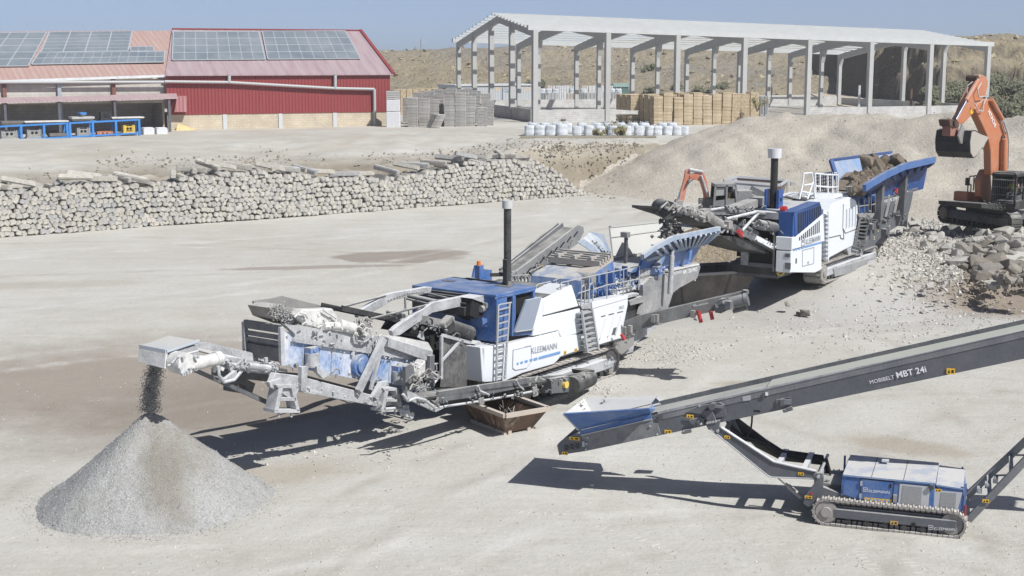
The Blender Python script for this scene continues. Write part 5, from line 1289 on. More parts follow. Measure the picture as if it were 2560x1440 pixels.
mb.sheet(A, .05); mb.bar(A[0], A[1], .05, .07); mb.bar(A[0], A[3], .05, .06); mb.build('head_cover', paint('head_cover', (.42, .46, .52), .6, .6, .5), MR)
mb = MB(); mb.prism([Vector((hx - .02, -.58, hz - .02)), Vector((hx - .05, .22, hz)), Vector((hx - .10, .22, hz - .30)), Vector((hx - .07, -.58, hz - .36))], (.06, 0, 0)); mb.build('head_front', DUSTY, MR)
mb = MB(); mb.tube((hx + .3, -.52, hz - .2), (hx + .3, .18, hz - .2), .2, 14); mb.build('head_drum', RUBBER, MR)
mb = MB(); a, b = F.pl(*z1((590, 850))[0], -.8), F.pl(*z1((735, 815))[0], -.8); mb.tube(a, b, .14, 12); mb.tube(lerp(a, b, .7), lerp(a, b, .98), .16, 12); mb.tube(F.pl(*z1((430, 870))[0], -.8), a, .16, 9); c = F.pl(*z1((440, 860))[0], -.85); mb.tube(c - Vector((0, .12, 0)), c + Vector((0, .25, 0)), .24, 10); mb.build('head_motor', DUSTY, MR)
mb = MB(); random.seed(4)
for i in range(10): p = c + Vector((random.uniform(-.25, .3), -.14, random.uniform(-.22, .2))); mb.tube(p, p - Vector((0, .05, 0)), .04, 6)
mb.path([F.pl(*p, -.9) for p in z1((350, 860), (390, 810), (450, 790), (560, 760))], .025); mb.path([F.pl(*p, -.9) for p in z1((720, 880), (730, 960), (770, 1010), (850, 990), (900, 930))], .04)
mb.bar(F.pl(*z1((770, 1000))[0], -.7), F.pl(*z1((860, 930))[0], -.7), .1, .1); mb.build('head_hose', GREYD, MR)
mb = MB()
for px in (790, 930, 1080): mb.bar(F.pl(*z1((px, 830))[0], -.62), F.pl(*z1((px + 40, 930))[0], -.62), .07, .07)
mb.tube(F.pl(*z1((960, 880))[0], -.7), F.pl(*z1((1130, 900))[0], -.7), .08, 8); mb.prism(F.tr(z1((740, 850), (790, 810), (850, 820), (760, 870)), -.6), (0, .1, 0)); mb.build('frame_bracket', GREYD, MR)
# rubber curtain under the body's left end
mb = MB(); n_ = 14
cur = [[F.pl(*lerp(Vector(z3(a)[0]).to_2d(), Vector(z3(b)[0]).to_2d(), t), -1.0 + .06 * math.sin(t * 9 + j * .4)) for t in [i / n_ for i in range(n_ + 1)]] for j, (a, b) in enumerate((((820, 230), (1190, 330)), ((830, 480), (1190, 540)), ((800, 750), (1170, 745))))]
for A, B in zip(cur, cur[1:]): mb.add(A + B, [(i, i + 1, i + 1 + n_ + 1, i + n_ + 1) for i in range(n_)], True)
mb.build('rubber_curtain', paint('curtain_rubber', (.05, .05, .052), .5, .3, .8), MR)
mb = MB(); mb.bar(F.pl(*z3((820, 230))[0], -1.05), F.pl(*z3((1185, 330))[0], -1.05), .06, .08); mb.bar(F.pl(*z3((815, 235))[0], -1.05), F.pl(*z3((812, 670))[0], -1.05), .06, .08); mb.bar(F.pl(*z3((990, 300))[0], -1.05), F.pl(*z3((820, 490))[0], -1.05), .05, .06); mb.build('curtain_frame', GREYD, MR)
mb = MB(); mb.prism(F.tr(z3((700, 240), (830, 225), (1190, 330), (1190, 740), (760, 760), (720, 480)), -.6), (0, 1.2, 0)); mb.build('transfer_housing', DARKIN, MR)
mb = MB(); mb.prism(F.tr(z3((1140, 320), (1200, 290), (1250, 345), (1255, 360), (1190, 350)), -1.2), (0, .8, 0)); mb.build('grey_box', GREYD, MR)
# posts and the low lateral belt
for pts, y in ((((455, 550), (505, 520), (540, 560), (540, 800), (500, 900), (455, 880)), -1.3), (((700, 440), (745, 430), (750, 740), (690, 770)), -1.3)):
    side_part('upright_plate', F, z3(*pts), y, .1, GREY, MR)
mb = MB(); mb.prism(F.tr(z3((560, 590), (660, 480), (700, 500), (680, 640), (560, 700)), -1.15), (0, .3, 0)); mb.build('chute_plate', DUSTY, MR, .02)
mb = MB(); random.seed(6); pts = [F.pl(*z3((random.gauss(610, 45), random.gauss(760, 35)))[0], -1.4) for i in range(260)]; stones_mesh(mb, pts, .03, .09); o = mb.build('spilled_stones', GST, MR); o['kind'] = 'stuff'
la, lb_ = F.pl(*z3((520, 830))[0], -2.0), F.pl(*z3((2260, 640))[0], -2.0)
lz0 = F.pl(*z3((800, 800))[0], -2.3); lz1 = F.pl(*z3((2290, 610))[0], -2.3)
mb = MB(); mb.bar(lz0 + Vector((-.8, .3, -.02)), lz1 + Vector((0, .3, -.1)), .6, .05); mb.build('lateral_belt', RUBBER, MR)
BLT = plate(F, z3((790, 800), (1150, 740), (1700, 655), (2330, 605), (2330, 660), (1900, 700), (1600, 760), (1150, 850), (860, 890), (780, 850)), -2.3, .08); BLT.build('lateral_frame', CHAR, MR)
mb = plate(F, z3((780, 880), (1160, 830), (1880, 750), (1900, 800), (1180, 900), (840, 960)), -2.05, .5); mb.build('lateral_underframe', BLACK, MR)
mb = MB(); mb.prism(F.tr(z3((470, 790), (520, 800), (800, 960), (880, 940), (760, 1000), (480, 870)), -2.2), (0, .1, 0)); mb.build('lateral_arm', GREYD, MR)
mb = tubes(F, [(z3((2110, 740))[0], -2.5, z3((2290, 660))[0], -2.0)], .26, 16); mb.build('tail_drum', RUBBER, MR)
mb = plate(F, z3((1910, 670), (2090, 640), (2110, 740), (2090, 800), (1920, 815)), -2.45, .3); mb.build('tail_bracket', CHAR, MR)
mb = MB(); mb.prism(F.tr(z3((2260, 590), (2345, 580), (2330, 660), (2290, 690)), -2.2), (0, .5, 0)); mb.build('tail_guard', BLACK, MR)
mb = MB(); p = F.pl(*z3((2055, 725))[0], -2.5); mb.tube(p - Vector((0, .05, 0)), p + Vector((0, .05, 0)), .1, 12); mb.build('yellow_cap', YELP, MR)
mb = MB()
for pts in (((1190, 870), (1240, 850), (1245, 920), (1200, 930)), ((1730, 760), (1770, 740), (1785, 830), (1735, 850)), ((770, 890), (790, 850), (800, 960), (720, 880))): mb.prism(F.tr(z3(*pts), -2.5), (0, .05, 0))
mb.build('flap', STEEL, MR)
mb = MB(); mb.path([F.pl(*p, -2.45) for p in z3((430, 820), (480, 890), (560, 860), (650, 880), (750, 960), (880, 940), (1150, 900), (1500, 840), (1750, 790))], .035); mb.path([F.pl(*p, -2.4) for p in z3((1180, 740), (1200, 790), (1290, 830))], .03); mb.path([F.pl(*p, -2.4) for p in z3((1560, 680), (1590, 740), (1640, 780))], .03); mb.path([F.pl(*p, -1.5) for p in z3((250, 970), (420, 960), (440, 1030), (520, 1020))], .04); mb.build('hydraulic_hose', GREYD, MR)
mb = MB()
for q in z3((450, 1010), (490, 1030)): p = F.pl(*q, -1.8); mb.tube(p - Vector((0, .1, 0)), p + Vector((0, .1, 0)), .09, 8)
mb.prism(F.tr(z3((460, 940), (490, 930), (500, 1050), (470, 1050)), -1.8), (0, .1, 0)); mb.build('hinge', GREYD, MR)
# ladders
ladder(F, 'ladder', z2((1700, 1060))[0], z3((1362, 690))[0], z2((1815, 1030))[0], z3((1448, 670))[0], -1.62, 11, .022, GALV, MR)
mb = tubes(F, [(z2((1700, 1060))[0], -1.62, z2((1720, 1045))[0], -1.62), (z2((1720, 1045))[0], -1.62, z2((1835, 1025))[0], -1.62)], .022); mb.build('ladder_hoop', GALV, MR)
ladder(F, 'ladder', z4((780, 945))[0], z4((835, 1365))[0], z4((880, 930))[0], z4((948, 1345))[0], -1.75, 8, .025, GALV, MR, .22)
# right white panel
prp = z4((885, 930), (1240, 820), (1240, 885), (1172, 1222), (942, 1292), (905, 1050))
pro = side_part('side_panel', F, prp, YN, .5, WHITE, MR, .02)
side_text(F, 'PRO', z4((1150, 940))[0], z4((1198, 922))[0], YN, LETG, pro)
mb = MB()
for a, b in ((970, 1012), (1045, 1098), (1132, 1188)): y_ = lambda x: 1010 - (x - 970) * .24; mb.prism([p + Vector((0, -.012, 0)) for p in F.tr(z4((a, y_(a)), (b, y_(b)), (b, y_(b) - 10), (a, y_(a) - 10)), YN)], (0, .01, 0))
mb.prism([p + Vector((0, -.012, 0)) for p in F.tr(z4((1095, 1120), (1138, 1105), (1120, 1180), (1075, 1190)), YN)], (0, .01, 0)); mb.build('slot', CHAR, pro)
mb = MB()
for a in (985, 1065, 1140): mb.bar(F.pl(*z4((a + 20, 1030 - (a - 985) * .24))[0], YN - .01), F.pl(*z4((a - 30, 1225 - (a - 985) * .27))[0], YN - .01), .10, .03)
mb.build('rib', WHITE, pro)
side_part('sill', F, z4((880, 860), (1240, 790), (1242, 825), (885, 928)), YN - .02, .5, WHITE, MR, .01)
# platform and railings
plat = F.tr(z4((770, 900), (890, 860), (1350, 770), (1350, 790), (890, 925), (780, 930)), YN + .02)
mb = MB(); mb.prism(plat, (0, .75, 0)); mb.build('platform', GREYD, MR)
mb = MB()
rails = [((565, 690), (575, 665)), ((575, 665), (860, 605)), ((860, 605), (1025, 570)), ((1025, 570), (1355, 500)), ((1355, 500), (1350, 640)), ((740, 775), (860, 735)), ((890, 735), (1030, 690)), ((1030, 690), (1350, 630)), ((775, 600), (775, 850)), ((565, 690), (575, 760)), ((855, 610), (845, 900)), ((1025, 520), (1030, 830)), ((1195, 540), (1195, 790)), ((1355, 500), (1345, 740)), ((1260, 560), (1260, 680)), ((640, 650), (640, 710)),
         ((770, 900), (775, 720)), ((775, 720), (795, 690)), ((795, 690), (812, 710)), ((812, 710), (805, 900)), ((850, 910), (855, 690)), ((855, 690), (880, 670)), ((880, 670), (895, 700)), ((895, 700), (885, 910))]
for a, b in rails: mb.tube(F.pl(*z4(a)[0], YN + .04), F.pl(*z4(b)[0], YN + .04), .02, 6)
for a, b in (((320, 700), (325, 800)), ((320, 700), (345, 680)), ((345, 680), (465, 655)), ((465, 655), (475, 690)), ((395, 690), (540, 670)), ((540, 670), (550, 740)), ((395, 690), (390, 760)), ((490, 650), (560, 620)), ((520, 620), (525, 740))): mb.tube(F.pl(*z4(a)[0], -.7), F.pl(*z4(b)[0], -.7), .018, 6)
for a, b in (((75, 610), (75, 680)), ((75, 600), (245, 585)), ((245, 585), (262, 600)), ((262, 600), (255, 680)), ((75, 560), (130, 550)), ((130, 550), (140, 640))): mb.tube(F.pl(*z4(a)[0], .9), F.pl(*z4(b)[0], .9), .018, 6)
mb.build('railing', GALV, MR)
# crusher unit
cu_top = z4((505, 510), (830, 395), (1085, 450), (1050, 520), (850, 570))
tz = F.pl(*z4((870, 575))[0], -.95).z
mb = MB(); P4 = [F.pl(*z4(p)[0], y) for p, y in (((440, 600), .95), ((505, 512), .95), ((840, 578), -.95), ((800, 650), -.95))]
mb.sheet(P4, .06); mb.build('crusher_hood', BLUED, MR)
x0_ = P4[2].x; x1_ = F.pl(*z4((1080, 480))[0], -.9).x
mb = MB(); mb.prism([P4[1], P4[2], Vector((x1_, -.95, P4[2].z + .35)), Vector((x1_, .95, P4[1].z + .30))], (0, 0, -.12)); mb.build('crusher_lid', paint('lid_dust', (.40, .37, .33), .6, .7, .9, dcol=(.50, .455, .40)), MR)
mb = MB(); lx = lerp(x0_, x1_, .45)
for i in range(5): x = lerp(lx, x1_, i / 5); mb.bx(x, x + .1, -.95, .95, P4[2].z + .12 + .04 * i, P4[2].z + .30 + .04 * i)
for yy in (-.6, 0, .6): mb.bx(lx, x1_, yy - .05, yy + .05, P4[2].z + .30, P4[2].z + .40)
mb.build('lid_rib', paint('lid_rib', (.33, .30, .27), .5, .6, .9), MR)
mb = MB(); mb.prism([Vector((P4[3].x, -.94, P4[3].z)), Vector((P4[2].x, -.94, P4[2].z - .1)), Vector((x1_, -.94, P4[2].z + .2)), Vector((x1_ + .3, -.94, 2.1)), Vector((P4[3].x - .3, -.94, 2.1))], (0, 1.9, 0)); mb.build('crusher_box', BLUED, MR)
mb = MB()
for i in range(6):
    x = P4[3].x + .1 + i * .42; mb.bx(x, x + .06, -1.12, -.94, 2.15, P4[2].z - .1 + .02 * i)
    mb.bar((x + .05, -1.05, 2.9), (x + .4, -1.05, 2.3), .12, .05)
mb.build('crusher_rib', BLUE, MR)
mb = MB(); p = F.pl(*z4((885, 640))[0], -1.1); mb.tube(p, p + Vector((0, .2, 0)), .22, 14); mb.bx(p.x - .3, p.x + .25, -1.1, -.95, p.z - .5, p.z - .1); mb.build('crusher_drive', STEEL, MR)
mb = MB(); random.seed(14)
for px in (1110, 1150, 1200, 1240, 1270): q = z4((px, 640 + random.uniform(-10, 20)), (px + 25, 620), (px + 45, 720), (px + 5, 760)); mb.prism(F.tr(q, -1.15), (0, .12, 0))
mb.prism(F.tr(z4((1080, 740), (1330, 690), (1340, 750), (1100, 790)), -1.2), (0, .4, 0)); mb.build('dusty_bracket', DUSTY, MR)
mb = MB(); mb.prism(F.tr(z4((1270, 560), (1340, 500), (1400, 480), (1430, 560), (1440, 700), (1290, 700)), -.9), (0, 1.8, 0)); mb.build('feed_box', BLUED, MR)
mb = MB()
for px in (1375, 1415, 1445): mb.prism(F.tr(z4((px - 10, 520), (px + 3, 490), (px + 25, 560), (px + 20, 660), (px - 15, 680)), -1.3), (0, .06, 0))
mb.build('side_fin', GREYD, MR)
# slim mast with lamp
a, b = F.pl(*z4((1210, 530))[0], -.3), F.pl(*z4((1222, 205))[0], -.3); mb = MB(); mb.bar(a, b, .09, .09); mb.bar(a + Vector((.12, 0, 0)), b + Vector((.1, 0, -.25)), .03, .03)
for i in range(8): mb.bar(lerp(a, b, i / 8), lerp(a, b, (i + .5) / 8) + Vector((.11, 0, 0)), .02, .02)
ms = mb.build('lamp_mast', CHAR, MR); mb = MB(); mb.bx(b.x - .16, b.x + .05, -.42, -.18, b.z - .02, b.z + .15); mb.build('work_lamp', STEEL, ms)
# hopper
rim = [z4((1385, 405))[0], z4((1500, 320))[0], z4((1690, 220))[0], z4((2150, 125))[0]]
low = [z4((1400, 440))[0], z4((1560, 400))[0], z4((1740, 330))[0], z4((1990, 275))[0]]
RP = [F.pl(*p, -1.95) for p in rim]; LP = [F.pl(*p, -1.45) for p in low]
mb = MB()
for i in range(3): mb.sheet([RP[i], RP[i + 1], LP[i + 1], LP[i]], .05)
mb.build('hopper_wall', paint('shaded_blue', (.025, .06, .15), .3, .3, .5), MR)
mb = MB()
for i in range(3): mb.bar(RP[i], RP[i + 1], .12, .14); mb.bar(LP[i] - Vector((0, .06, 0)), LP[i + 1] - Vector((0, .06, 0)), .1, .1)
mb.build('hopper_rim', paint('pale_blue_rim', (.20, .27, .38), .8, .8, .6, dcol=(.52, .54, .56)), MR)
mb = MB()
for i in range(10):
    t = i / 9; a = lerp(RP[2], RP[3], t); b = lerp(LP[2], LP[3], t); mb.bar(a + Vector((0, -.06, -.08)), b + Vector((0, -.1, 0)), .07, .1)
for i in range(3): a, b = lerp(RP[1], RP[2], i / 3), lerp(LP[1], LP[2], i / 3); mb.bar(a + Vector((0, -.05, -.06)), b + Vector((0, -.08, 0)), .07, .08)
mb.build('hopper_rib', MATS['pale_blue_rim'], MR)
fw = [F.pl(*z4(p)[0], y) for p, y in (((1030, 140), 1.95), ((1060, 108), 1.95), ((1560, 48), 1.95), ((1700, 40), 1.95), ((1640, 330), 1.35), ((1095, 412), 1.35), ((1060, 215), 1.7))]
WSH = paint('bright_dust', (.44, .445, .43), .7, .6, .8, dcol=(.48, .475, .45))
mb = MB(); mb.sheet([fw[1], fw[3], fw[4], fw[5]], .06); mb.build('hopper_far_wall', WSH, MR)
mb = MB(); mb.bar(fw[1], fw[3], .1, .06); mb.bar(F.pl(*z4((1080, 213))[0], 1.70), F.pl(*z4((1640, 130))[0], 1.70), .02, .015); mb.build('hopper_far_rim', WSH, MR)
mb = MB(); mb.prism(F.tr(z4((1080, 420), (1330, 380), (1330, 470), (1090, 480)), 1.2), (0, .1, 0)); mb.build('hopper_foot_plate', STEEL, MR)
mb = MB(); mb.bx(LP[0].x - .1, LP[3].x, -1.3, 1.3, 2.72, 2.8); mb.build('hopper_floor', STEEL, MR)
mb = MB(); mb.prism([Vector((LP[0].x, -1.42, LP[0].z)), Vector((LP[3].x, -1.42, LP[3].z)), Vector((LP[3].x - .4, -1.2, 2.75)), Vector((LP[0].x, -1.2, 2.75))], (0, .1, 0)); mb.build('hopper_lower_wall', BLUE, MR)
for a, b, m in (((1640, 270), (1550, 480), BLUED), ((1855, 330), (1845, 420), BLUED), ((1690, 320), (1665, 400), BLUED)):
    mb = MB(); mb.bar(F.pl(*z4(a)[0], -1.55), F.pl(*z4(b)[0], -1.55), .13, .16); mb.build('hopper_stay', m, MR)
mb = tubes(F, [(z4((1680, 395))[0], -1.72, z4((1658, 780))[0], -1.72)], .085, 10); tubes(F, [(z4((1690, 340))[0], -1.72, z4((1680, 400))[0], -1.72)], .05, 8, mb); mb.build('hydraulic_cylinder', GREYD, MR)
mb = MB()
for px, py in ((1735, 470), (1815, 450)): p = F.pl(*z4((px, py))[0], -1.1); mb.tube(p - Vector((0, 0, .35)), p + Vector((0, 0, .05)), .16, 12); mb.tube(p + Vector((0, 0, .05)), p + Vector((0, 0, .12)), .19, 12)
mb.build('spring_pot', BLUED, MR)
mb = MB(); p = F.pl(*z4((1540, 520))[0], -1.5); mb.bx(p.x - .15, p.x + .15, -1.6, -1.3, p.z - .22, p.z + .05); mb.tube((p.x, -1.62, p.z), (p.x, -1.3, p.z), .09, 9); mb.build('hinge_block', BLUED, MR)
# chassis of the hopper with its name
hc = z4((1520, 600), (1640, 575), (1960, 497), (1963, 515), (1932, 622), (1750, 720), (1690, 770), (1655, 880), (1640, 920), (1530, 940), (1480, 955), (1520, 790))
mb = plate(F, hc, -1.42, .12); hch = mb.build('hopper_chassis', paint('dusted_charcoal', (.16, .165, .175), .75, .9, .6, dcol=(.48, .47, .45)), MR)
plate(F, hc, 1.3, .12).build('hopper_chassis', GREYD, MR)
mb = MB(); a, b = F.pl(*z4((1640, 560))[0], -1.42), F.pl(*z4((1955, 490))[0], -1.42); mb.prism([a, b, b + Vector((0, 2.7, 0)), a + Vector((0, 2.7, 0))], (0, 0, .05)); mb.build('chassis_top', DUSTY, MR)
mb = MB(); mb.bx(b.x - .1, b.x, -1.3, 1.3, b.z - .55, b.z); mb.build('chassis_end', GREYD, MR)
side_text(F, 'MOBIREX', z4((1695, 592))[0], z4((1778, 570))[0], -1.42, LETW, hch)
side_text(F, 'MR 130i PRO', z4((1788, 583))[0], z4((1928, 548))[0], -1.42, LETW, hch, bold=.02)
side_part('leg_plate', F, z4((1440, 640), (1525, 590), (1520, 800), (1470, 960), (1362, 985), (1400, 860), (1265, 895), (1250, 850), (1390, 800), (1390, 690)), -1.46, .14, hch.data.materials[0], MR)
side_part('keel_plate', F, z4((1240, 1150), (1300, 1145), (1575, 1078), (1300, 1285), (1290, 1360), (1170, 1390), (1130, 1300)), -.8, 1.6, GREYD, MR)
mb = MB(); mb.prism(F.tr(z4((1100, 1170), (1300, 1145), (1300, 1290), (1180, 1380), (1090, 1340)), -1.0), (0, .2, 0)); mb.build('keel_side', STEEL, MR)
mb = MB(); mb.bx(F.pl(*z4((1250, 1000))[0], -1.2).x - .6, F.pl(*z4((1250, 1000))[0], -1.2).x + 1.8, -1.25, 1.25, 1.1, 2.4); mb.build('vibro_trough', BLACK, MR)
# side discharge belt with its motor
G0, G1 = at(1562, 818, 41.6), at(1852, 748, 40.6)
K = Frame(Vector((G0.x, G0.y, 0)), math.degrees(math.atan2(G1.y - G0.y, G1.x - G0.x)))
SB = thing('tmp', None, None); bpy.data.objects.remove(SB)
Lc = lambda v: F.l(K.w(*v))                                   # belt frame -> machine frame
def kplate(pts, y, th, name, m):
    q = [Lc(K.pl(x, y_, y)) for x, y_ in pts]; off = F.l(K.w(0, th, 0)) - F.l(K.w(0, 0, 0)); mb = MB(); mb.prism(q, off); return mb.build(name, m, MR)
bm_ = z4((1200, 1058), (1330, 1000), (2370, 758), (2365, 830), (2110, 920), (2105, 950), (1200, 1168))
kb = kplate(bm_, -.35, .06, 'discharge_beam', paint('discharge_grey', (.12, .122, .125), .45, .7, .6)); kplate(bm_, .35, .06, 'discharge_beam', CHAR)
q = [Lc(K.pl(x, y_, -.28)) for x, y_ in z4((1330, 1015), (2360, 775), (2360, 785), (1330, 1030))]; mb = MB(); mb.prism(q, F.l(K.w(0, .6, 0)) - F.l(K.w(0, 0, 0))); mb.build('discharge_belt', RUBBER, MR)
text('lettering', 'KLEEMANN', Lc(K.pl(*z4((1928, 904))[0], -.35)), Lc(K.pl(*z4((2042, 878))[0], -.35)), F.l(K.w(0, -1, 0)) - F.l(K.w(0, 0, 0)), LETW, kb, 0, .01)
pa, pb = [Lc(K.pl(*p, -.35)) for p in z4((1896, 908), (1920, 902))]; logo(MB(), pa, pb - pa, F.l(K.w(0, -1, 0)) - F.l(K.w(0, 0, 0)), (pb - pa).length, .01).build('emblem', LETW, kb)
mb = MB()
for a, b, r_ in (((2200, 890), (2260, 870), .16), ((2260, 872), (2410, 838), .18), ((2405, 840), (2440, 832), .2)): mb.tube(Lc(K.pl(*z4(a)[0], -.7)), Lc(K.pl(*z4(b)[0], -.7)), r_, 14)
mb.box(Lc(K.pl(*z4((2255, 890))[0], -.92)), (.22, .16, .24)); mb.tube(Lc(K.pl(*z4((2290, 955))[0], -.6)), Lc(K.pl(*z4((2430, 920))[0], -.6)), .06, 8); mb.build('discharge_motor', GREY, MR)
mb = MB(); mb.prism([Lc(K.pl(x, y_, -.55)) for x, y_ in z4((2105, 880), (2170, 830), (2260, 830), (2260, 930), (2170, 975), (2110, 965))], F.l(K.w(0, .2, 0)) - F.l(K.w(0, 0, 0))); mb.build('motor_plate', GREY, MR)
mb = MB(); mb.path([Lc(K.pl(*p, -.75)) for p in z4((2200, 900), (2130, 915), (2110, 880), (2150, 840), (2260, 820))], .022); mb.box(Lc(K.pl(*z4((2415, 760))[0], -.3)), (.15, .15, .12)); mb.bar(Lc(K.pl(*z4((2370, 770))[0], -.3)), Lc(K.pl(*z4((2425, 750))[0], -.3)), .05, .05); mb.build('motor_hose', GREY, MR)
for a, b in (((1940, 945), (1972, 1065)), ((2065, 950), (2085, 1035)), ((1175, 1180), (1205, 1240))): mb = MB(); mb.tube(Lc(K.pl(*z4(a)[0], -.5)), Lc(K.pl(*z4(b)[0], -.5)), .06, 8); mb.build('red_stub', RED, MR)
mb = MB()
for px, py in ((1495, 1025), (1525, 1020), (1890, 980), (1210, 1145), (1260, 1130)): p = Lc(K.pl(*z4((px, py))[0], -.45)); mb.box(p, (.12, .12, .22)); mb.tube(p + Vector((0, -.05, -.15)), p + Vector((.15, -.05, -.2)), .03, 6)
mb.build('beam_clamp', STEEL, MR)
# return conveyor to the hopper, far side
RY_ = 1.35
rb = z4((80, 600), (90, 580), (560, 230), (740, 90), (795, 110), (800, 160), (740, 275), (690, 310), (270, 625), (80, 640))
rc = plate(F, rb, RY_, .07).build('return_beam', paint('return_grey', (.17, .175, .185), .5, .8, .6), MR)
q = [F.pl(*p, RY_ + .1) for p in z4((90, 575), (700, 118), (712, 130), (100, 590))]; mb = MB(); mb.prism(q, (0, .55, 0)); mb.build('return_belt', RUBBER, MR)
mb = MB()
for dy, z_ in ((.72, 0), (.55, .02)): a, b = F.pl(*z4((70, 560))[0], RY_ + .3), F.pl(*z4((650, 100))[0], RY_ + .3); mb.bar(a + Vector((0, dy - .3, z_)), b + Vector((0, dy - .3, z_)), .06, .16)
mb.build('return_far_beam', GREY, MR)
side_text(F, 'KLEEMANN', z4((455, 440))[0], z4((545, 370))[0], RY_, LETW, rc, bold=.01)
pa, pb = [F.pl(*p, RY_) for p in z4((430, 460), (448, 446))]; logo(MB(), pa, pb - pa, (0, -1, 0), (pb - pa).length, .008).build('emblem', LETW, rc)
mb = MB()
for i in range(9): t = i / 8; p = F.pl(*z4((lerp(160, 700, t), lerp(625, 205, t)))[0], RY_ - .02); mb.bar(p, p + Vector((.22, 0, .14)), .03, .03)
mb.build('return_rib', DARKIN, rc)
sticker(F, *z4((378, 513))[0], RY_, .16, .10, rc)
mb = plate(F, z4((260, 560), (380, 500), (440, 540), (350, 600), (300, 640)), RY_ - .05, .12); mb.build('return_bracket', GREY, MR)
mb = MB(); random.seed(16)
for px in (100, 130, 160, 195, 230): mb.path([F.pl(*p, RY_ - .1) for p in z4((px, 600), (px + 12, 640), (px + 5, 680))], .03)
mb.build('return_hose', CHAR, MR)
# curved chute
def chute(y, inner): return [F.pl(*p, y) for p in inner]
ca_ = [F.pl(*p, y) for p, y in ((z4((860, 160))[0], 1.6), (z4((930, 200))[0], 1.6), (z4((990, 260))[0], 1.6), (z4((1030, 340))[0], 1.6), (z4((1075, 430))[0], 1.6))]
cb_ = [F.pl(*p, y) for p, y in ((z4((740, 270))[0], .85), (z4((830, 300))[0], .85), (z4((890, 340))[0], .85), (z4((930, 390))[0], .85), (z4((960, 430))[0], .85))]
mb = MB(); n_ = len(ca_); mb.add(ca_ + cb_, [(i, i + 1, i + 1 + n_, i + n_) for i in range(n_ - 1)], True)
off = Vector((.04, 0, -.04)); mb.add([p + off for p in ca_ + cb_], [(i, i + n_, i + 1 + n_, i + 1) for i in range(n_ - 1)], True)
mb.prism(F.tr(z4((740, 262), (800, 230), (900, 300), (975, 420), (935, 420), (870, 350)), .84), (0, .04, 0)); mb.prism(F.tr(z4((860, 158), (1000, 185), (1090, 425), (1065, 440), (930, 240)), 1.62), (0, .04, 0))
mb.build('curved_chute', paint('chute_blue', (.24, .34, .48), 1.0, .8, .5, dcol=(.52, .53, .54)), MR)
mb = MB(); random.seed(18); pts = [F.pl(*z4((random.uniform(900, 1040), 0))[0], 1.1) for i in range(60)]
pts = []
for i in range(60): t = random.random(); pts.append(F.pl(*z4((lerp(900, 1030, t) + random.gauss(0, 12), lerp(280, 400, t) + random.gauss(0, 18)))[0], 1.15))
stones_mesh(mb, pts, .05, .12); o = mb.build('stones_in_chute', flat('dark_chips', (.16, .155, .14), .9, .4, 9), MR); o['kind'] = 'stuff'
sticker(F, *z3((2048, 405))[0], YN, .12, .1, skirt); sticker(F, *z3((2155, 378))[0], YN, .12, .1, skirt)

# ================= skips
RUST = None
def rust_mat():
    m, n, b = base_mat('rusty_steel'); v = objco(n)
    c = mixc(n, ramp(n, nz(n, 1.6, 7, .7, v), .35, .62), (.065, .045, .035), (.16, .10, .065))
    c = mixc(n, ramp(n, nz(n, 2.7, 6, .72, objco(n, (1, 1, .4))), .55, .68, 0, .85), c, (.42, .37, .31))
    n.links.new(c, b.inputs['Base Color']); b.inputs['Roughness'].default_value = .8; bump(n, b, nz(n, 12, 5, .6, v), .4, .02); return m
RUST = rust_mat(); RIMC = paint('rusty_rim', (.42, .36, .30), .5, .5, .8, dcol=(.5, .45, .4))
def skip(c, ang_, L0, L1, W0, W1, h, label, m, mrim, name='skip'):
    o = thing(name, label, 'skip', c, rad(ang_)); mb = MB()
    lo = [Vector((x * L0 / 2, y * W0 / 2, .06)) for x, y in ((-1, -1), (1, -1), (1, 1), (-1, 1))]; hi = [Vector((x * L1 / 2, y * W1 / 2, h)) for x, y in ((-1, -1), (1, -1), (1, 1), (-1, 1))]
    for i in range(4):
        j = (i + 1) % 4; mb.sheet([lo[i], lo[j], hi[j], hi[i]], -.04)
    mb.prism(lo, (0, 0, .05)); mb.build('shell', m, o)
    mb = MB()
    for i in range(4): mb.bar(hi[i], hi[(i + 1) % 4], .12, .1)
    mb.build('rim', mrim, o)
    mb = MB()
    for i in (0, 2): mb.bar(lo[i] - Vector((0, 0, .02)), lo[i + 1] - Vector((0, 0, .02)), .08, .1)
    for s_ in (-1, 1):
        for y in (-.3, .3): mb.bx(s_ * L0 / 2 - .04, s_ * L0 / 2 + .04, y - .05, y + .05, 0, .2)
    mb.build('skid', mrim, o)
    for s_ in (-1, 1):
        mb = MB()
        for x in (-.25, .25): mb.bar((x * L0, s_ * (W0 / 2 + .02), .1), (x * L1, s_ * (W1 / 2 + .03), h - .05), .07, .07)
        mb.build('rib', m, o)
    return o
pr = gnd(1272, 1039, .95); pb_ = gnd(1250, 1095, .0)
sk_c = gnd(1250, 1062, .5); 
s1 = skip((-.27, 35.75, .0), -56, 1.6, 2.35, .85, 1.35, .62, 'rusty open steel skip beside the lateral belt of the big crusher', RUST, RIMC)
mb = MB(); mb.bx(-.75, .75, -.38, .38, .15, .2); mb.build('rubbish', flat('skip_dirt', (.12, .10, .085), .95, .3, 4), s1)
mb = MB(); random.seed(22)
for i in range(8): mb.tube((random.uniform(-.6, .6), random.uniform(-.3, .3), .2), (random.uniform(-.7, .7), random.uniform(-.35, .35), random.uniform(.3, .62)), .012, 5)
mb.build('scrap_wire', STEEL, s1)
g = gnd(1760, 780, .0)
skip((g.x - .3, g.y + 1.2, 0), 20, 3.2, 4.3, 1.7, 2.3, 1.45, 'large dark steel skip standing behind the right discharge belt', paint('skip_dark', (.10, .092, .085), .6, .6, .8, dcol=(.38, .34, .29)), STEEL)
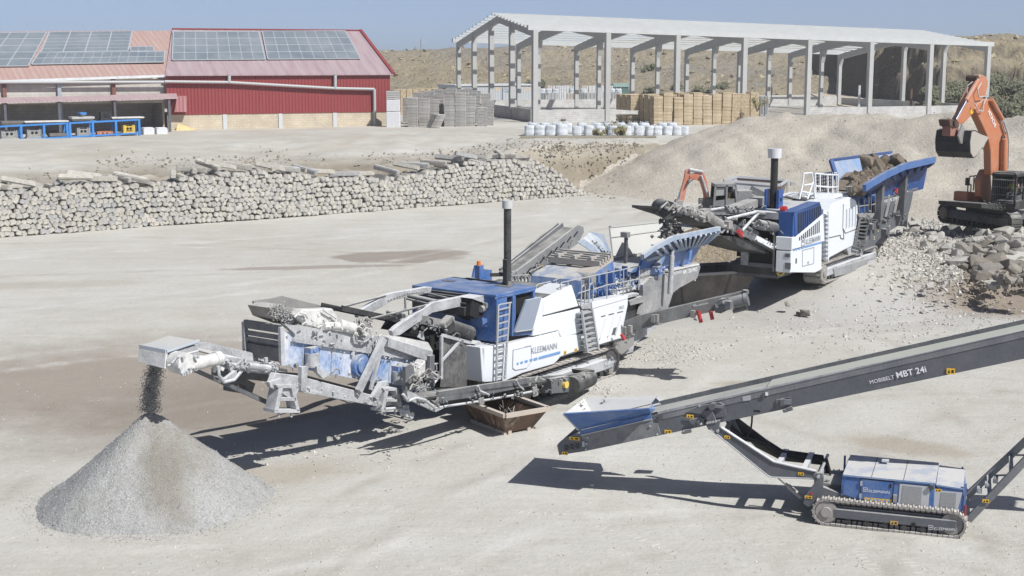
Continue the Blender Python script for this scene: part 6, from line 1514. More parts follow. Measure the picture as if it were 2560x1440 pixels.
# ================= jaw crusher (white and blue, at the back)
M_ = Frame((11.283, 55.711, .8), 57.4)
MC = thing_f('jaw_crusher', 'clean white and blue mobile jaw crusher standing on rubble, loaded with brown rock', 'crusher', M_)
yn = -1.5
crawler(MC, -.75, 6.15, -1.5, .75, .78, 52, CRAWL, GREYD); crawler(MC, -.75, 6.15, 1.0, .6, .78, 52, CRAWL, GREYD)
mb = MB(); mb.bx(-3.6, 9.5, -.8, .9, .55, 1.2); mb.bx(-.2, 5.6, -1.3, 1.3, .85, 1.15); mb.build('chassis', CHAR, MC)
mb = MB(); mb.prism(M_.tr(z5((1550, 1000), (1870, 905), (1890, 940), (1880, 985), (1560, 1062)), yn - .02), (0, .1, 0)); mb.build('track_guard', paint('guard_grey', (.20, .205, .22), .6, .9, .6), MC)
text('lettering', 'KLEEMANN', M_.pl(*z5((1815, 965))[0], yn - .03), M_.pl(*z5((1872, 945))[0], yn - .03), (0, -1, 0), LETW, MC)
WC = paint('clean_white', (.68, .71, .74), .04, .08, .35)
BC = paint('clean_blue', (.02, .075, .26), .06, .12, .35)
# engine end
lowp = side_part('lower_panel', M_, z5((1217, 856), (1455, 786), (1452, 1005), (1400, 1030), (1220, 1028)), yn, .45, WC, MC, .02)
upp = side_part('upper_panel', M_, z5((1215, 846), (1218, 748), (1244, 746), (1468, 560), (1477, 778)), yn, .45, WC, MC, .02)
blu = side_part('blue_panel', M_, z5((1235, 545), (1440, 465), (1468, 557), (1244, 744)), yn, .5, BC, MC, .02)
mb = MB()
for i in range(13):
    x = 1262 + i * 14.6; yt = 556 - (x - 1262) * .36; ybt = 712 - (x - 1262) * .84 + (8 if i % 2 else 0)
    if ybt - yt < 14: ybt = yt + 14
    mb.prism([p - Vector((0, .012, 0)) for p in M_.tr(z5((x, yt), (x + 7.5, yt - 2.5), (x + 7.5, ybt), (x, ybt + 4)), yn)], (0, .01, 0))
mb.build('blue_slot', DARKIN, blu)
mb = MB()
for i in range(11):
    x = 1272 + i * 15.6; yt = 748 - (x - 1272) * .84; yb_ = 772 - (x - 1272) * .40
    if yb_ - yt < 8: continue
    mb.prism([p - Vector((0, .012, 0)) for p in M_.tr(z5((x, yt), (x + 7, yt - 6), (x + 7, yb_ - 2), (x, yb_)), yn)], (0, .01, 0))
mb.build('white_slot', DARKIN, upp)
side_text(M_, 'KLEEMANN', z5((1325, 806))[0], z5((1440, 770))[0], yn, LETG, upp, bold=.012)
pa, pb = [M_.pl(*p, yn) for p in z5((1290, 815), (1316, 807))]; logo(MB(), pa, pb - pa, (0, -1, 0), (pb - pa).length, .01).build('emblem', LETG, upp)
mb = MB()
for a, b in ((1228, 1238), (1246, 1258), (1266, 1282), (1290, 1308), (1316, 1455)): f_ = lambda x: 850 - (x - 1228) * .29; mb.prism([p - Vector((0, .012, 0)) for p in M_.tr(z5((a, f_(a) + 8), (b, f_(b) + 8), (b, f_(b) - 6), (a, f_(a) - 6)), yn)], (0, .008, 0))
mb.build('stripe', LETB, lowp)
hm = [p - Vector((0, .008, 0)) for p in M_.tr(z5((1298, 850), (1390, 826), (1388, 955), (1298, 978)), yn)]; mb = MB()
for a, b in zip(hm, hm[1:] + hm[:1]): mb.bar(a, b, .02, .02)
p = M_.pl(*z5((1345, 940))[0], yn); mb.prism([p + Vector((-.1, -.012, 0)), p + Vector((.1, -.012, 0)), p + Vector((0, -.012, -.13))], (0, .008, 0)); mb.build('hatch_seam', LETG, lowp)
sticker(M_, *z5((1248, 935))[0], yn, .12, .2, lowp, CHAR, 'latch')
# front skin, turned to the left
fx = M_.pl(*z5((1217, 856))[0], yn).x

zl0, zl1 = M_.pl(*z5((1220, 1028))[0], yn).z, M_.pl(*z5((1217, 856))[0], yn).z
zu1 = M_.pl(*z5((1218, 748))[0], yn).z; zb1 = M_.pl(*z5((1235, 545))[0], yn).z
mb = MB(); mb.bx(fx - .03, fx + .3, yn + .02, yn + .62, zl0, zl1 - .02); mb.bx(fx - .03, fx + .3, yn + .02, yn + .65, zl1 + .02, zu1); mb.build('front_panel', WC, MC, .02)
mb = MB(); mb.bx(fx + .1, fx + .45, yn + .03, yn + .62, zu1 + .01, zb1 - .02); mb.build('front_blue_panel', BC, MC, .02)
mb = MB()
for (x, y, w_, h_) in ((1182, 890, .2, .14), (1186, 975, .22, .25)): q = M_.px(*z5((x, y))[0], fx); mb.bx(fx - .045, fx - .031, q.y - w_ / 2, q.y + w_ / 2, q.z - h_ / 2, q.z + h_ / 2)
mb.build('front_grille', CHAR, MC)
mb = MB(); mb.bx(fx - .06, fx - .03, yn + .68, yn + .74, zl0, zb1 - .4); mb.build('grey_post', CHAR, MC)
# roof
zt_ = M_.pl(*z5((1440, 465))[0], yn).z
xr = M_.pl(*z5((1440, 465))[0], yn).x
DKB = paint('dusty_roof', (.20, .26, .36), .75, .8, .55, dcol=(.46, .46, .46))
mb = MB(); mb.prism([Vector((fx + .1, yn + .02, zb1)), Vector((xr, yn + .02, zt_)), Vector((xr, 1.2, zt_)), Vector((fx + 1.2, 1.2, zb1))], (0, 0, -.08)); roof = mb.build('roof', DKB, MC)
mb = MB(); mb.prism([Vector((fx + .08, yn, zb1 + .006)), Vector((xr, yn, zt_ + .006)), Vector((xr, yn + .5, zt_ + .006)), Vector((fx + .4, yn + .5, zb1 + .006))], (0, 0, -.1)); mb.build('roof_edge', BC, MC)
mb = MB(); mb.bx(fx + .9, xr + 1.0, -1.05, 1.1, 1.2, zb1 - .1); mb.build('engine_bay', DARKIN, MC)
mb = MB(); mb.bx(xr - .1, xr + 1.5, -.9, 1.3, 1.2, zt_ - .2); mb.build('inner_body', CHAR, MC)
p = M_.pl(*z5((1065, 520))[0], -.35); q = M_.px(*z5((1064, 100))[0], p.x); b = Vector((p.x, p.y, q.z))
mb = MB(); mb.tube(p - Vector((0, 0, .3)), b, .14, 14); ch = mb.build('exhaust_pipe', paint('pipe_black', (.012, .012, .013), .08, .1, .4), MC)
mb = MB(); mb.tube(b - Vector((0, 0, .05)), b + Vector((0, 0, .3)), .25, 16, .27); mb.build('exhaust_cap', paint('cap_bright', (.62, .63, .65), .15, .2, .3), ch)
mb = MB(); mb.bx(p.x - .22, p.x + .22, p.y - .3, p.y - .2, p.z - 1.0, p.z + .75); mb.bx(p.x - .22, p.x + .22, p.y + .2, p.y + .28, p.z - .4, p.z + .75); mb.build('pipe_bracket', BC, ch)
mb = MB()
for i in range(4): mb.tube((p.x, p.y - .32, p.z - .7 + i * .36), (p.x, p.y - .29, p.z - .7 + i * .36), .07, 8)
mb.build('bracket_hole', DARKIN, ch)
q = M_.pl(*z5((1150, 528))[0], -1.0); mb = MB(); mb.tube(q - Vector((0, .1, 0)), q + Vector((0, .1, 0)), .15, 12); mb.build('red_reel', RED, MC)
mb = MB(); mb.bx(q.x - .2, q.x + .3, -1.0, .9, q.z - .35, q.z - .1); mb.build('roof_step', GREYD, MC)
# long struts, tubes on the roof and the belt conveyor in front
A, B = M_.pl(*z5((1130, 840))[0], -.75), M_.pl(*z5((230, 520))[0], -.75)
mb = MB(); mb.bar(A + Vector((.8, .75, -.05)), B + Vector((0, .75, .02)), 1.15, .08); mb.build('conveyor_belt', RUBBER, MC)
mb = plate(M_, z5((200, 490), (560, 560), (935, 725), (1125, 830), (1130, 885), (1080, 870), (880, 760), (620, 640), (240, 560)), -.72, .1); cf = mb.build('conveyor_frame', GREY, MC)
plate(M_, z5((940, 735), (1125, 830), (1128, 870), (1070, 845), (930, 770)), -.78, .05).build('white_guard', WC, MC)
plate(M_, z5((330, 520), (700, 590), (1100, 760), (1100, 800), (690, 640), (330, 560)), .72, .1).build('conveyor_frame', CHAR, MC)
mb = MB(); mb.prism(M_.tr(z5((650, 735), (760, 740), (1130, 850), (1140, 905), (960, 865), (820, 830)), -.6), (0, 1.3, 0)); mb.build('belly_pan', BLACK, MC)
mb = tubes(M_, [(z5((225, 530))[0], -.7, z5((160, 505))[0], .7)], .3, 14); mb.build('head_drum', RUBBER, MC)
mb = MB(); mb.prism([M_.pl(*p, y) for p, y in ((z5((160, 492))[0], .1), (z5((275, 475))[0], .3), (z5((350, 510))[0], -.7), (z5((200, 520))[0], -.8))], (0, 0, .05)); mb.build('head_cover', STEEL, MC)
mb = tubes(M_, [(z5((460, 570))[0], -1.0, z5((560, 580))[0], -1.0), (z5((560, 590))[0], -.95, z5((640, 640))[0], -.95)], .16, 12)
c = M_.pl(*z5((510, 570))[0], -1.0); mb.box(c, (.55, .25, .42)); mb.tube(c - Vector((0, .2, 0)), c, .15, 10); tubes(M_, [(z5((380, 535))[0], -.9, z5((450, 560))[0], -.95)], .16, 10, mb); mb.build('head_motor', STEEL, MC)
mb = MB(); random.seed(51)
for i in range(6): a = M_.pl(*z5((random.uniform(160, 440), random.uniform(490, 570)))[0], -.85); mb.path([a, a + Vector((random.uniform(.1, .4), -.1, random.uniform(-.2, .25))), a + Vector((random.uniform(.4, .8), -.05, random.uniform(-.1, .1)))], .035, 5)
c = M_.pl(*z5((700, 645))[0], -.95)
for i in range(6): mb.path([c, c + Vector((random.uniform(-.5, .5), random.uniform(-.2, .1), random.uniform(-.35, .4)))], .04, 5)
mb.box(c, (.35, .25, .25)); mb.build('conveyor_fitting', STEEL, MC)
mb = tubes(M_, [(z5((560, 530))[0], .6, z5((1000, 455))[0], .9), (z5((690, 600))[0], -.7, z5((945, 540))[0], -.7), (z5((815, 695))[0], -.7, z5((945, 555))[0], -.7), (z5((660, 700))[0], -.72, z5((700, 640))[0], -.72)], .06, 6); mb.build('strut', GREYD, MC)
mb = tubes(M_, [(z5((700, 540))[0], -.3, z5((1010, 560))[0], -.3), (z5((680, 510))[0], .6, z5((900, 520))[0], .2), (z5((800, 640))[0], -.5, z5((935, 715))[0], -.5)], .09, 8); mb.build('roof_tube', GREY, MC)
mb = MB(); mb.prism(M_.tr(z5((820, 490), (1020, 420), (1040, 470), (900, 520), (760, 520)), .2), (0, .5, 0)); mb.build('roof_plate', STEEL, MC)
mb = tubes(M_, [(z5((930, 640))[0], -.7, z5((1000, 655))[0], -.7), (z5((1000, 650))[0], -.75, z5((1125, 680))[0], -.75)], .19, 12); mb.build('magnet_drum', CHAR, MC)
mb = tubes(M_, [(z5((1150, 650))[0], -.95, z5((1175, 625))[0], -.95)], .2, 10); mb.build('lamp', CHAR, MC)
mb = MB(); mb.bar(M_.pl(*z5((785, 695))[0], -.85), M_.pl(*z5((820, 740))[0], -.85), .12, .12); mb.bx(*(lambda p: (p.x - .01, p.x + .01, p.y, p.y + .01, p.z, p.z + .01))(M_.pl(*z5((790, 700))[0], -.85))); mb.build('red_handle', RED, MC)
mb = MB(); mb.prism(M_.tr(z5((1095, 790), (1110, 775), (1110, 800), (1085, 830)), -.8), (0, .06, 0)); mb.build('lifting_eye', GREYD, MC)
# lower front cavity and far plate
mb = MB(); yf = .95; xf = fx + .1
pA, pB = M_.px(*z5((812, 835))[0], xf), M_.px(*z5((865, 970))[0], xf)
mb.bx(xf - .05, xf + 1.2, pB.y - .0, pA.y, pB.z, pA.z); mb.build('far_side_plate', GREYD, MC)
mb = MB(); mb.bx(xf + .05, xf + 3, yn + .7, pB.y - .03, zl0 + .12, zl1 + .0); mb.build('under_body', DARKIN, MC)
mb = MB(); mb.bx(xf - .02, xf + .1, yn + .72, pB.y, zl0 + .1, zl0 + .25); mb.build('front_bumper', GREY, MC)
mb = MB(); mb.bx(fx + .3, fx + 3.8, -.9, 1.1, zl0 - .2, zl0 + .2); mb.build('belly', BLACK, MC)
mb = MB(); mb.path([M_.px(*p, xf - .08) for p in z5((1095, 1030), (1110, 1050), (1140, 1045), (1155, 1025), (1120, 1020), (1100, 1035))], .03, 5); mb.build('yellow_hose', YELP, MC)
# stepped column
stp = side_part('step_column', M_, z5((1468, 522), (1508, 545), (1512, 940), (1470, 952), (1463, 770)), yn + .15, .3, WC, MC)
mb = MB()
for i in range(11): p = M_.pl(*z5((1488, 560 + i * 35))[0], yn + .1); mb.bx(p.x - .22, p.x + .1, yn, yn + .18, p.z - .03, p.z + .03)
mb.bar(M_.pl(*z5((1505, 540))[0], yn), M_.pl(*z5((1500, 940))[0], yn), .06, .06); mb.build('step', WC, stp)
# big white housing
hou = side_part('crusher_housing', M_, z5((1512, 560), (1545, 478), (1625, 445), (1680, 425), (1725, 440), (1748, 490), (1745, 560), (1735, 760), (1700, 822), (1640, 850), (1512, 918)), yn, 1.3, WC, MC, .06)
dsn = [p - Vector((0, .012, 0)) for p in M_.tr(z5((1512, 748), (1600, 728), (1602, 752), (1628, 760), (1625, 680), (1640, 712), (1738, 675)), yn)]
mb = MB()
for a, b in zip(dsn, dsn[1:]): mb.bar(a, b, .025, .03)
dsn = [p - Vector((0, .012, 0)) for p in M_.tr(z5((1625, 480), (1620, 690)), yn)]; mb.bar(*dsn, .02, .02); mb.build('housing_seam', CHAR, hou)
mb = MB()
for i in range(4): mb.bar(M_.pl(*z5((1648 + i * 24, 520 - i * 8))[0], yn - .0), M_.pl(*z5((1646 + i * 24, 670 - i * 8))[0], yn), .13, .05)
mb.build('housing_rib', WC, hou)
mb = MB(); mb.prism(M_.tr(z5((1456, 500), (1545, 440), (1570, 400), (1660, 395), (1690, 425), (1550, 476), (1515, 550)), yn + .5), (0, 1.6, 0)); mb.build('housing_top', WC, MC, .05)
# work platform cage
CW = flat('cage_white', (.70, .72, .74), .5, .05)
mb = MB(); yc = -.4
for a, b in (((1400, 235), (1405, 430)), ((1400, 235), (1500, 245)), ((1500, 245), (1585, 250)), ((1500, 245), (1505, 440)), ((1585, 250), (1580, 430)), ((1440, 240), (1440, 380)), ((1540, 245), (1540, 440)), ((1400, 335), (1505, 345)), ((1505, 345), (1585, 345)), ((1310, 235), (1300, 330)), ((1310, 235), (1375, 230)), ((1375, 230), (1385, 300)), ((1300, 330), (1275, 440)), ((1385, 300), (1340, 440)), ((1385, 300), (1400, 430)), ((1290, 380), (1350, 390)), ((1310, 330), (1380, 320))):
    mb.tube(M_.pl(*z5(a)[0], yc), M_.pl(*z5(b)[0], yc), .035, 6)
for a, b in (((1395, 250), (1570, 232)), ((1570, 232), (1570, 400))): mb.tube(M_.pl(*z5(a)[0], yc + .8), M_.pl(*z5(b)[0], yc + .8), .035, 6)
cg = mb.build('cage_rail', CW, MC)
a, b = M_.pl(*z5((1410, 250))[0], yc + .5), M_.pl(*z5((1545, 395))[0], yc + .5); mb = MB(); r_, c_ = 6, 9
dx, dz = (b.x - a.x) / c_, (a.z - b.z) / r_
for i in range(c_ + 1): mb.bx(a.x + i * dx - .035, a.x + i * dx + .035, yc + .5, yc + .53, b.z, a.z)
for j in range(r_ + 1): mb.bx(a.x, b.x, yc + .535, yc + .56, b.z + j * dz - .03, b.z + j * dz + .03)
mb.build('mesh_panel', paint('mesh_blue', (.05, .07, .11), .1, .1, .5), cg)
mb = MB(); mb.prism(M_.tr(z5((1390, 430), (1590, 440), (1590, 455), (1390, 450)), yc), (0, .9, 0)); mb.build('platform', STEEL, MC)
mb = MB(); mb.prism(M_.tr(z5((1190, 420), (1300, 385), (1400, 400), (1440, 460), (1300, 450)), .2), (0, .5, 0)); mb.build('air_box', GREYD, MC)
# feeder and chassis of the hopper
blk = side_part('feeder_box', M_, z5((1690, 400), (1810, 375), (1890, 400), (1890, 560), (1760, 560), (1745, 480)), -1.2, .3, BC, MC)
CH2 = paint('slate_paint', (.088, .095, .11), .16, .5, .45)
hcp = z5((1885, 440), (1935, 435), (2060, 405), (2187, 378), (2165, 500), (2132, 610), (1960, 720), (1905, 770), (1880, 800), (1870, 862), (1790, 862), (1800, 800), (1840, 700), (1850, 600), (1885, 590))
hch = side_part('hopper_chassis', M_, hcp, -1.45, .12, CH2, MC); side_part('hopper_chassis', M_, hcp, 1.3, .12, CH2, MC)
for q in (((1968, 492), (2002, 487), (1965, 632), (1930, 642)), ((2034, 482), (2062, 474), (2038, 575), (2008, 590))):
    mb = MB(); mb.prism([p - Vector((0, .012, 0)) for p in M_.tr(z5(*q), -1.45)], (0, .012, 0)); mb.build('opening', DARKIN, hch)
    mb = MB(); a = M_.pl(*z5(((q[0][0] + q[2][0]) / 2 + 4, (q[0][1] + q[2][1]) / 2))[0], -1.47); mb.bar(a + Vector((.25, 0, .6)), a - Vector((.2, 0, .1)), .18, .05); mb.build('bright_strip', STEEL, hch)
side_text(M_, 'MOBICAT', z5((1950, 470))[0], z5((1994, 460))[0], -1.45, LETW, hch); side_text(M_, 'MC 120 PRO', z5((1998, 460))[0], z5((2060, 444))[0], -1.45, LETW, hch, bold=.02)
for a, b in (((1922, 292), (1900, 610)), ((2105, 250), (2085, 590))): mb = MB(); mb.bar(M_.pl(*z5(a)[0], -1.6), M_.pl(*z5(b)[0], -1.6), .34, .3); mb.build('hopper_post', CHAR, MC)
mb = MB()
for px, py in ((1890, 625), (2075, 590), (1850, 660), (1960, 700)): p = M_.pl(*z5((px, py))[0], -1.55); mb.box(p, (.45, .25, .25)); mb.tube(p + Vector((.1, -.1, -.3)), p + Vector((.1, -.1, .2)), .07, 7)
mb.build('lock_pin', CHAR, MC)
for px, py in ((1995, 665), (1905, 690), (1873, 752), (1990, 420)): sticker(M_, *z5((px, py))[0], -1.45, .14, .14, hch, flat('pale_sticker', (.6, .52, .3), .6))
mb = MB(); a, b = M_.pl(*z5((1935, 430))[0], -1.4), M_.pl(*z5((2185, 378))[0], -1.4); mb.prism([a, b, b + Vector((0, 2.8, 0)), a + Vector((0, 2.8, 0))], (0, 0, -.05)); mb.bx(b.x - .4, b.x - .3, -1.3, 1.3, b.z - 1.6, b.z); mb.build('chassis_top', CHAR, MC)
mb = MB(); mb.bx(6.2, b.x - .5, -1.2, 1.2, 1.5, b.z); mb.build('feeder_trough', BLACK, MC)
q = M_.pl(*z5((2045, 392))[0], -1.5); mb = MB(); mb.tube(q, q + Vector((0, 0, .2)), .1, 8); mb.build('emergency_stop', RED, MC)
mb = MB(); mb.path([M_.pl(*p, -1.0) for p in z5((2105, 390), (2110, 320), (2140, 310), (2155, 330), (2155, 380))], .12, 8); mb.build('guard_hoop', CHAR, MC)
rim = z5((1795, 352), (1840, 320), (1960, 250), (2110, 180), (2352, 125)); low = z5((1830, 400), (1880, 380), (1990, 340), (2140, 290), (2300, 185))
RP = [M_.pl(*p, -2.1) for p in rim]; LP = [M_.pl(*p, -1.5) for p in low]
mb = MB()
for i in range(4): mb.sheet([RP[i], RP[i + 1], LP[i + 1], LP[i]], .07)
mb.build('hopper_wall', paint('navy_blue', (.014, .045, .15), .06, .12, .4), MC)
mb = MB()
for i in range(4): mb.bar(RP[i], RP[i + 1], .16, .28)
hr = mb.build('hopper_rim', paint('rim_blue', (.035, .12, .34), .2, .35, .4), MC)
mb = MB()
for i in range(7): t = i / 6; a = lerp(RP[2], RP[4], t); mb.bar(a + Vector((0, .02, -.15)), lerp(LP[2], LP[4], t), .1, .1)
mb.build('hopper_rib', MATS['navy_blue'], MC)
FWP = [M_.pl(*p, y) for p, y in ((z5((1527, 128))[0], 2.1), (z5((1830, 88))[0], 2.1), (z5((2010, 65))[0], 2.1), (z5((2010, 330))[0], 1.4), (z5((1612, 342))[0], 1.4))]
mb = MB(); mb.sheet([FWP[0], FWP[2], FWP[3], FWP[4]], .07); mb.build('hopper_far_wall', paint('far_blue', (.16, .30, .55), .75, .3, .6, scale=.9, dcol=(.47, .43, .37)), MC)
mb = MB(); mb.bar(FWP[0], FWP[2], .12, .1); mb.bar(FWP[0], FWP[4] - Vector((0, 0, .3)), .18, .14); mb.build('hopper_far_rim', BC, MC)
mb = MB(); mb.bx(FWP[4].x, LP[4].x - 1, -1.4, 1.4, 2.75, 2.85); mb.build('hopper_floor', CHAR, MC)
mb = MB()
for i in range(4): mb.sheet([LP[i], LP[i + 1], Vector((LP[i + 1].x, -1.35, 2.7)), Vector((LP[i].x, -1.35, 2.7))], .05)
mb.build('hopper_lower_wall', BC, MC)
ladder(M_, 'ladder', z5((1762, 585))[0], z5((1722, 830))[0], z5((1832, 575))[0], z5((1785, 855))[0], -1.62, 9, .035, CHAR, MC)
mb = MB()
for a, b in (((1745, 435), (1830, 385)), ((1830, 385), (1828, 570)), ((1745, 435), (1755, 560)), ((1790, 410), (1795, 570)), ((1845, 410), (1880, 405)), ((1845, 410), (1850, 560)), ((1880, 405), (1882, 540)), ((1845, 490), (1882, 480)), ((1750, 500), (1830, 490)), ((1640, 345), (1690, 340)), ((1655, 340), (1655, 385)), ((1690, 345), (1690, 385))): mb.tube(M_.pl(*z5(a)[0], -1.55), M_.pl(*z5(b)[0], -1.55), .03, 6)
mb.build('railing', GREY, MC)
mb = MB(); mb.prism(M_.tr(z5((1745, 560), (1880, 555), (1860, 590), (1760, 590)), -1.6), (0, .5, 0)); mb.build('ladder_platform', STEEL, MC)
mb = MB(); mb.prism(M_.tr(z5((1655, 840), (1740, 800), (1790, 850), (1780, 890), (1670, 890)), -1.45), (0, .4, 0)); mb.build('track_bracket', GREYD, MC)
# load of broken rock in the hopper
SOILR = varied('brown_rock', [(.15, .12, .088), (.21, .17, .13), (.115, .092, .068), (.18, .15, .115)], .95, 2.5, .8)
RKM = [rock_mesh(200 + i) for i in range(10)]
for me in RKM: me.materials.append(SOILR)
random.seed(61)
def hrock(px, py, y, s_, lb):
    p = M_.pl(px, py, y); o = bpy.data.objects.new('rock', random.choice(RKM)); COL.objects.link(o); o.location = M_.w(p.x, y, p.z); o.rotation_euler = [random.uniform(0, 6) for _ in range(3)]; o.scale = (s_, s_ * random.uniform(.8, 1.1), s_ * random.uniform(.8, 1.0))
    return tag(o, lb, 'rock', 'brown rocks heaped in the jaw crusher hopper')
big = [((1825, 150), .3, .85, 'brown block topmost at the left of the load in the jaw crusher hopper'), ((1895, 165), .2, .95, 'dark brown block in the middle of the top of the hopper load'), ((1945, 140), .4, .75, 'small upright brown block at the highest point of the hopper load'), ((2040, 165), .2, .95, 'broad brown block at the right end of the hopper load')]
for (x, y), yl, s_, lb in big: hrock(*z5((x, y))[0], yl, s_, lb)
for i in range(280):
    t = random.random(); x = lerp(1700, 2075, t); top = 185 + 30 * random.random() + max(0, (1790 - x)) * .9; y = lerp(top, 372 - max(0, x - 1830) * .62, random.random() ** .75)
    if y > 372 - max(0, x - 1830) * .55: continue
    hrock(*z5((x, y))[0], lerp(.7, -1.5, (y - 180) / 190), random.uniform(.25, .62), 'brown earthy rock packed in the load of the jaw crusher hopper')
mb = MB(); mb.prism(M_.tr(z5((1690, 372), (1720, 290), (1800, 210), (1990, 190), (2080, 200), (1850, 330), (1790, 375)), -.9), (0, .02, 0)); mb.v = []; mb.f = []; mb.sm = []; mb.prism(M_.tr(z5((1690, 372), (1730, 300), (1800, 235), (1990, 215), (2060, 215), (1850, 330), (1790, 375)), .75), (0, .9, 0)); o = mb.build('rock_fill', SOILR); o.matrix_world = Matrix.Translation(M_.O) @ Matrix.Rotation(M_.a, 4, 'Z'); tag(o, 'brown earth filling the jaw crusher hopper between the larger rocks', 'earth fill', None, 'stuff')
# stones dropping off the conveyor into the next hopper
mb = MB(); random.seed(63); pts = []
for i in range(420):
    t = random.random() ** .8; c = lerp(Vector(z5((255, 560))[0]), Vector(z5((232, 750))[0]), t); p = M_.pl(c.x + random.gauss(0, 8 + 5 * t), c.y, -.2 + random.gauss(0, .2)); pts.append(M_.w(*p))
stones_mesh(mb, pts, .07, .26)
tag(mb.build('falling_stones', varied('falling_stone', [(.33, .315, .29), (.22, .21, .19), (.45, .43, .40)], .9, 4, .3, 3.)), 'grey stones dropping from the jaw crusher belt into the next hopper', 'falling stones', None, 'stuff')
# brown pile under the conveyor
SC = gnd(1800, 655)
SOILH = loose_mat('brown_spoil', [(.25, .205, .14), (.31, .26, .19), (.19, .15, .10), (.36, .32, .26)], .5, 6, .8, None, 9, .08)
def spoil_z(x, y):
    d = math.hypot((x - SC.x) / 1.25, (y - SC.y - .8)); h = 2.1 - d * .66
    return h + .12 * fbm(x * .9, y * .9, 2) + .05 * fbm(x * 4, y * 4, 3) if h > -.4 else -1
heap_obj('spoil_heap', SOILH, spoil_z, SC.x - 5, SC.x + 5, SC.y - 4.5, SC.y + 6, .16, 'brown heap of earth under the belt of the jaw crusher', 'soil heap')

# ================= rubble field
STONE = varied('rubble_stone', [(.41, .395, .365), (.33, .32, .295), (.47, .455, .43), (.37, .35, .31), (.28, .275, .255), (.42, .40, .355)], .92, 2.2, .7)
STONEB = varied('earthy_stone', [(.22, .20, .17), (.28, .26, .23), (.175, .155, .13), (.33, .315, .29)], .95, 2.2, .7)
RA = [rock_mesh(300 + i) for i in range(14)]; RB_ = []
for me in RA: c = me.copy(); RB_.append(c); me.materials.append(STONE); c.materials.append(STONEB)
random.seed(71)
def inpoly(x, y, P):
    c = False
    for (a, b), (d, e) in zip(P, P[1:] + P[:1]):
        if (b > y) != (e > y) and x < (d - a) * (y - b) / (e - b) + a: c = not c
    return c
RP1 = [(2270, 545), (2370, 552), (2420, 580), (2600, 620), (2600, 745), (2530, 735), (2440, 700), (2400, 650), (2330, 610), (2270, 600)]
def zat(px, py):
    z = .9
    for _ in range(4): g = gnd(px, py, z); z = gz(g.x, g.y)
    return gnd(px, py, z)
spots = [((2325, 595), 1.05, 0), ((2345, 602), 1.0, 0), ((2318, 625), .95, 0), ((2326, 640), .7, 1), ((2382, 612), .85, 0), ((2405, 632), 1.1, 1), ((2395, 665), 1.15, 0), ((2425, 655), .9, 1), ((2415, 675), 1.0, 1), ((2452, 670), 1.3, 1), ((2488, 665), 1.5, 1), ((2530, 675), 1.4, 1), ((2470, 690), 1.2, 1), ((2500, 640), 1.2, 1), ((2545, 640), 1.1, 1), ((2360, 580), .9, 0), ((2385, 580), 1.0, 0), ((2415, 585), 1.0, 0), ((2440, 583), .9, 0), ((2478, 602), .75, 0), ((2505, 590), 1.3, 0), ((2520, 610), 1.0, 1), ((2480, 720), .8, 0), ((2505, 712), .7, 0), ((2325, 720), .55, 0), ((2390, 640), .8, 0), ((2365, 625), .8, 0)]
n_ = 0
def boulder(px, py, s_, br):
    global n_
    p = zat(px, py); o = bpy.data.objects.new('boulder', random.choice(RB_ if br else RA)); COL.objects.link(o); o.location = p + Vector((0, 0, s_ * .18)); o.rotation_euler = [random.uniform(-.5, .5), random.uniform(-.5, .5), random.uniform(0, 6.3)]; o.scale = (s_ * random.uniform(.85, 1.15), s_ * random.uniform(.75, 1.05), s_ * random.uniform(.7, 1.0)); n_ += 1
    if br: tag(o, 'earth brown broken block in the dark part of the rubble at the right edge', 'boulder', 'brown blocks in the rubble')
    else: tag(o, 'pale grey broken block in the rubble between jaw crusher and excavator', 'boulder', 'pale blocks in the rubble')
for (px, py), s_, br in spots: boulder(px, py, s_ * .8, br)
while n_ < 235:
    px, py = random.uniform(2265, 2600), random.uniform(540, 750)
    if not inpoly(px, py, RP1): continue
    br = px > 2400 and py > 610 + random.uniform(-20, 40)
    boulder(px, py, .2 * 4 ** (random.random() ** 1.5), br)
mb = MB(); mbb = MB(); pts = []; pb_ = []
for i in range(5200):
    px, py = random.gauss(2420, 95), random.gauss(625, 50)
    if py < 542 or py > 800 or px < 2130: continue
    if px < 2300 and py < 560: continue
    p = zat(px, py); (pb_ if (px > 2410 and py > 625) else pts).append(p + Vector((0, 0, .03)))
for i in range(1500):
    px = random.uniform(2200, 2340); py = 625 - (px - 2200) * .45 + random.gauss(6, 10); p = zat(px, py); pts.append(p + Vector((0, 0, .02)))
stones_mesh(mb, pts, .06, .36); stones_mesh(mbb, pb_, .06, .34)
tag(mb.build('rubble', varied('rubble_mass', [(.46, .44, .41), (.36, .34, .31), (.54, .52, .48), (.42, .385, .33)], .92, 3, .4, 3.1)), 'small pale rubble strewn between the larger blocks at the right', 'rubble', None, 'stuff')
tag(mbb.build('rubble', varied('rubble_mass_brown', [(.25, .21, .165), (.33, .29, .24), (.20, .165, .13)], .95, 3, .4, 3.1)), 'small earth brown rubble in the dark corner at the right edge', 'rubble', None, 'stuff')
for px, py, s_, lb in ((2012, 785, .28, 'small dark stone lying alone on the floor before the jaw crusher'), (1997, 786, .16, 'tiny stone just left of the small dark lone stone'), (1970, 763, .22, 'lone stone under the shadow edge of the jaw crusher')):
    p = zat(px, py); o = bpy.data.objects.new('boulder', random.choice(RB_)); COL.objects.link(o); o.location = p + Vector((0, 0, s_ * .2)); o.scale = (s_ * 1.3,) * 3; o.rotation_euler.z = random.uniform(0, 6); tag(o, lb, 'stone')
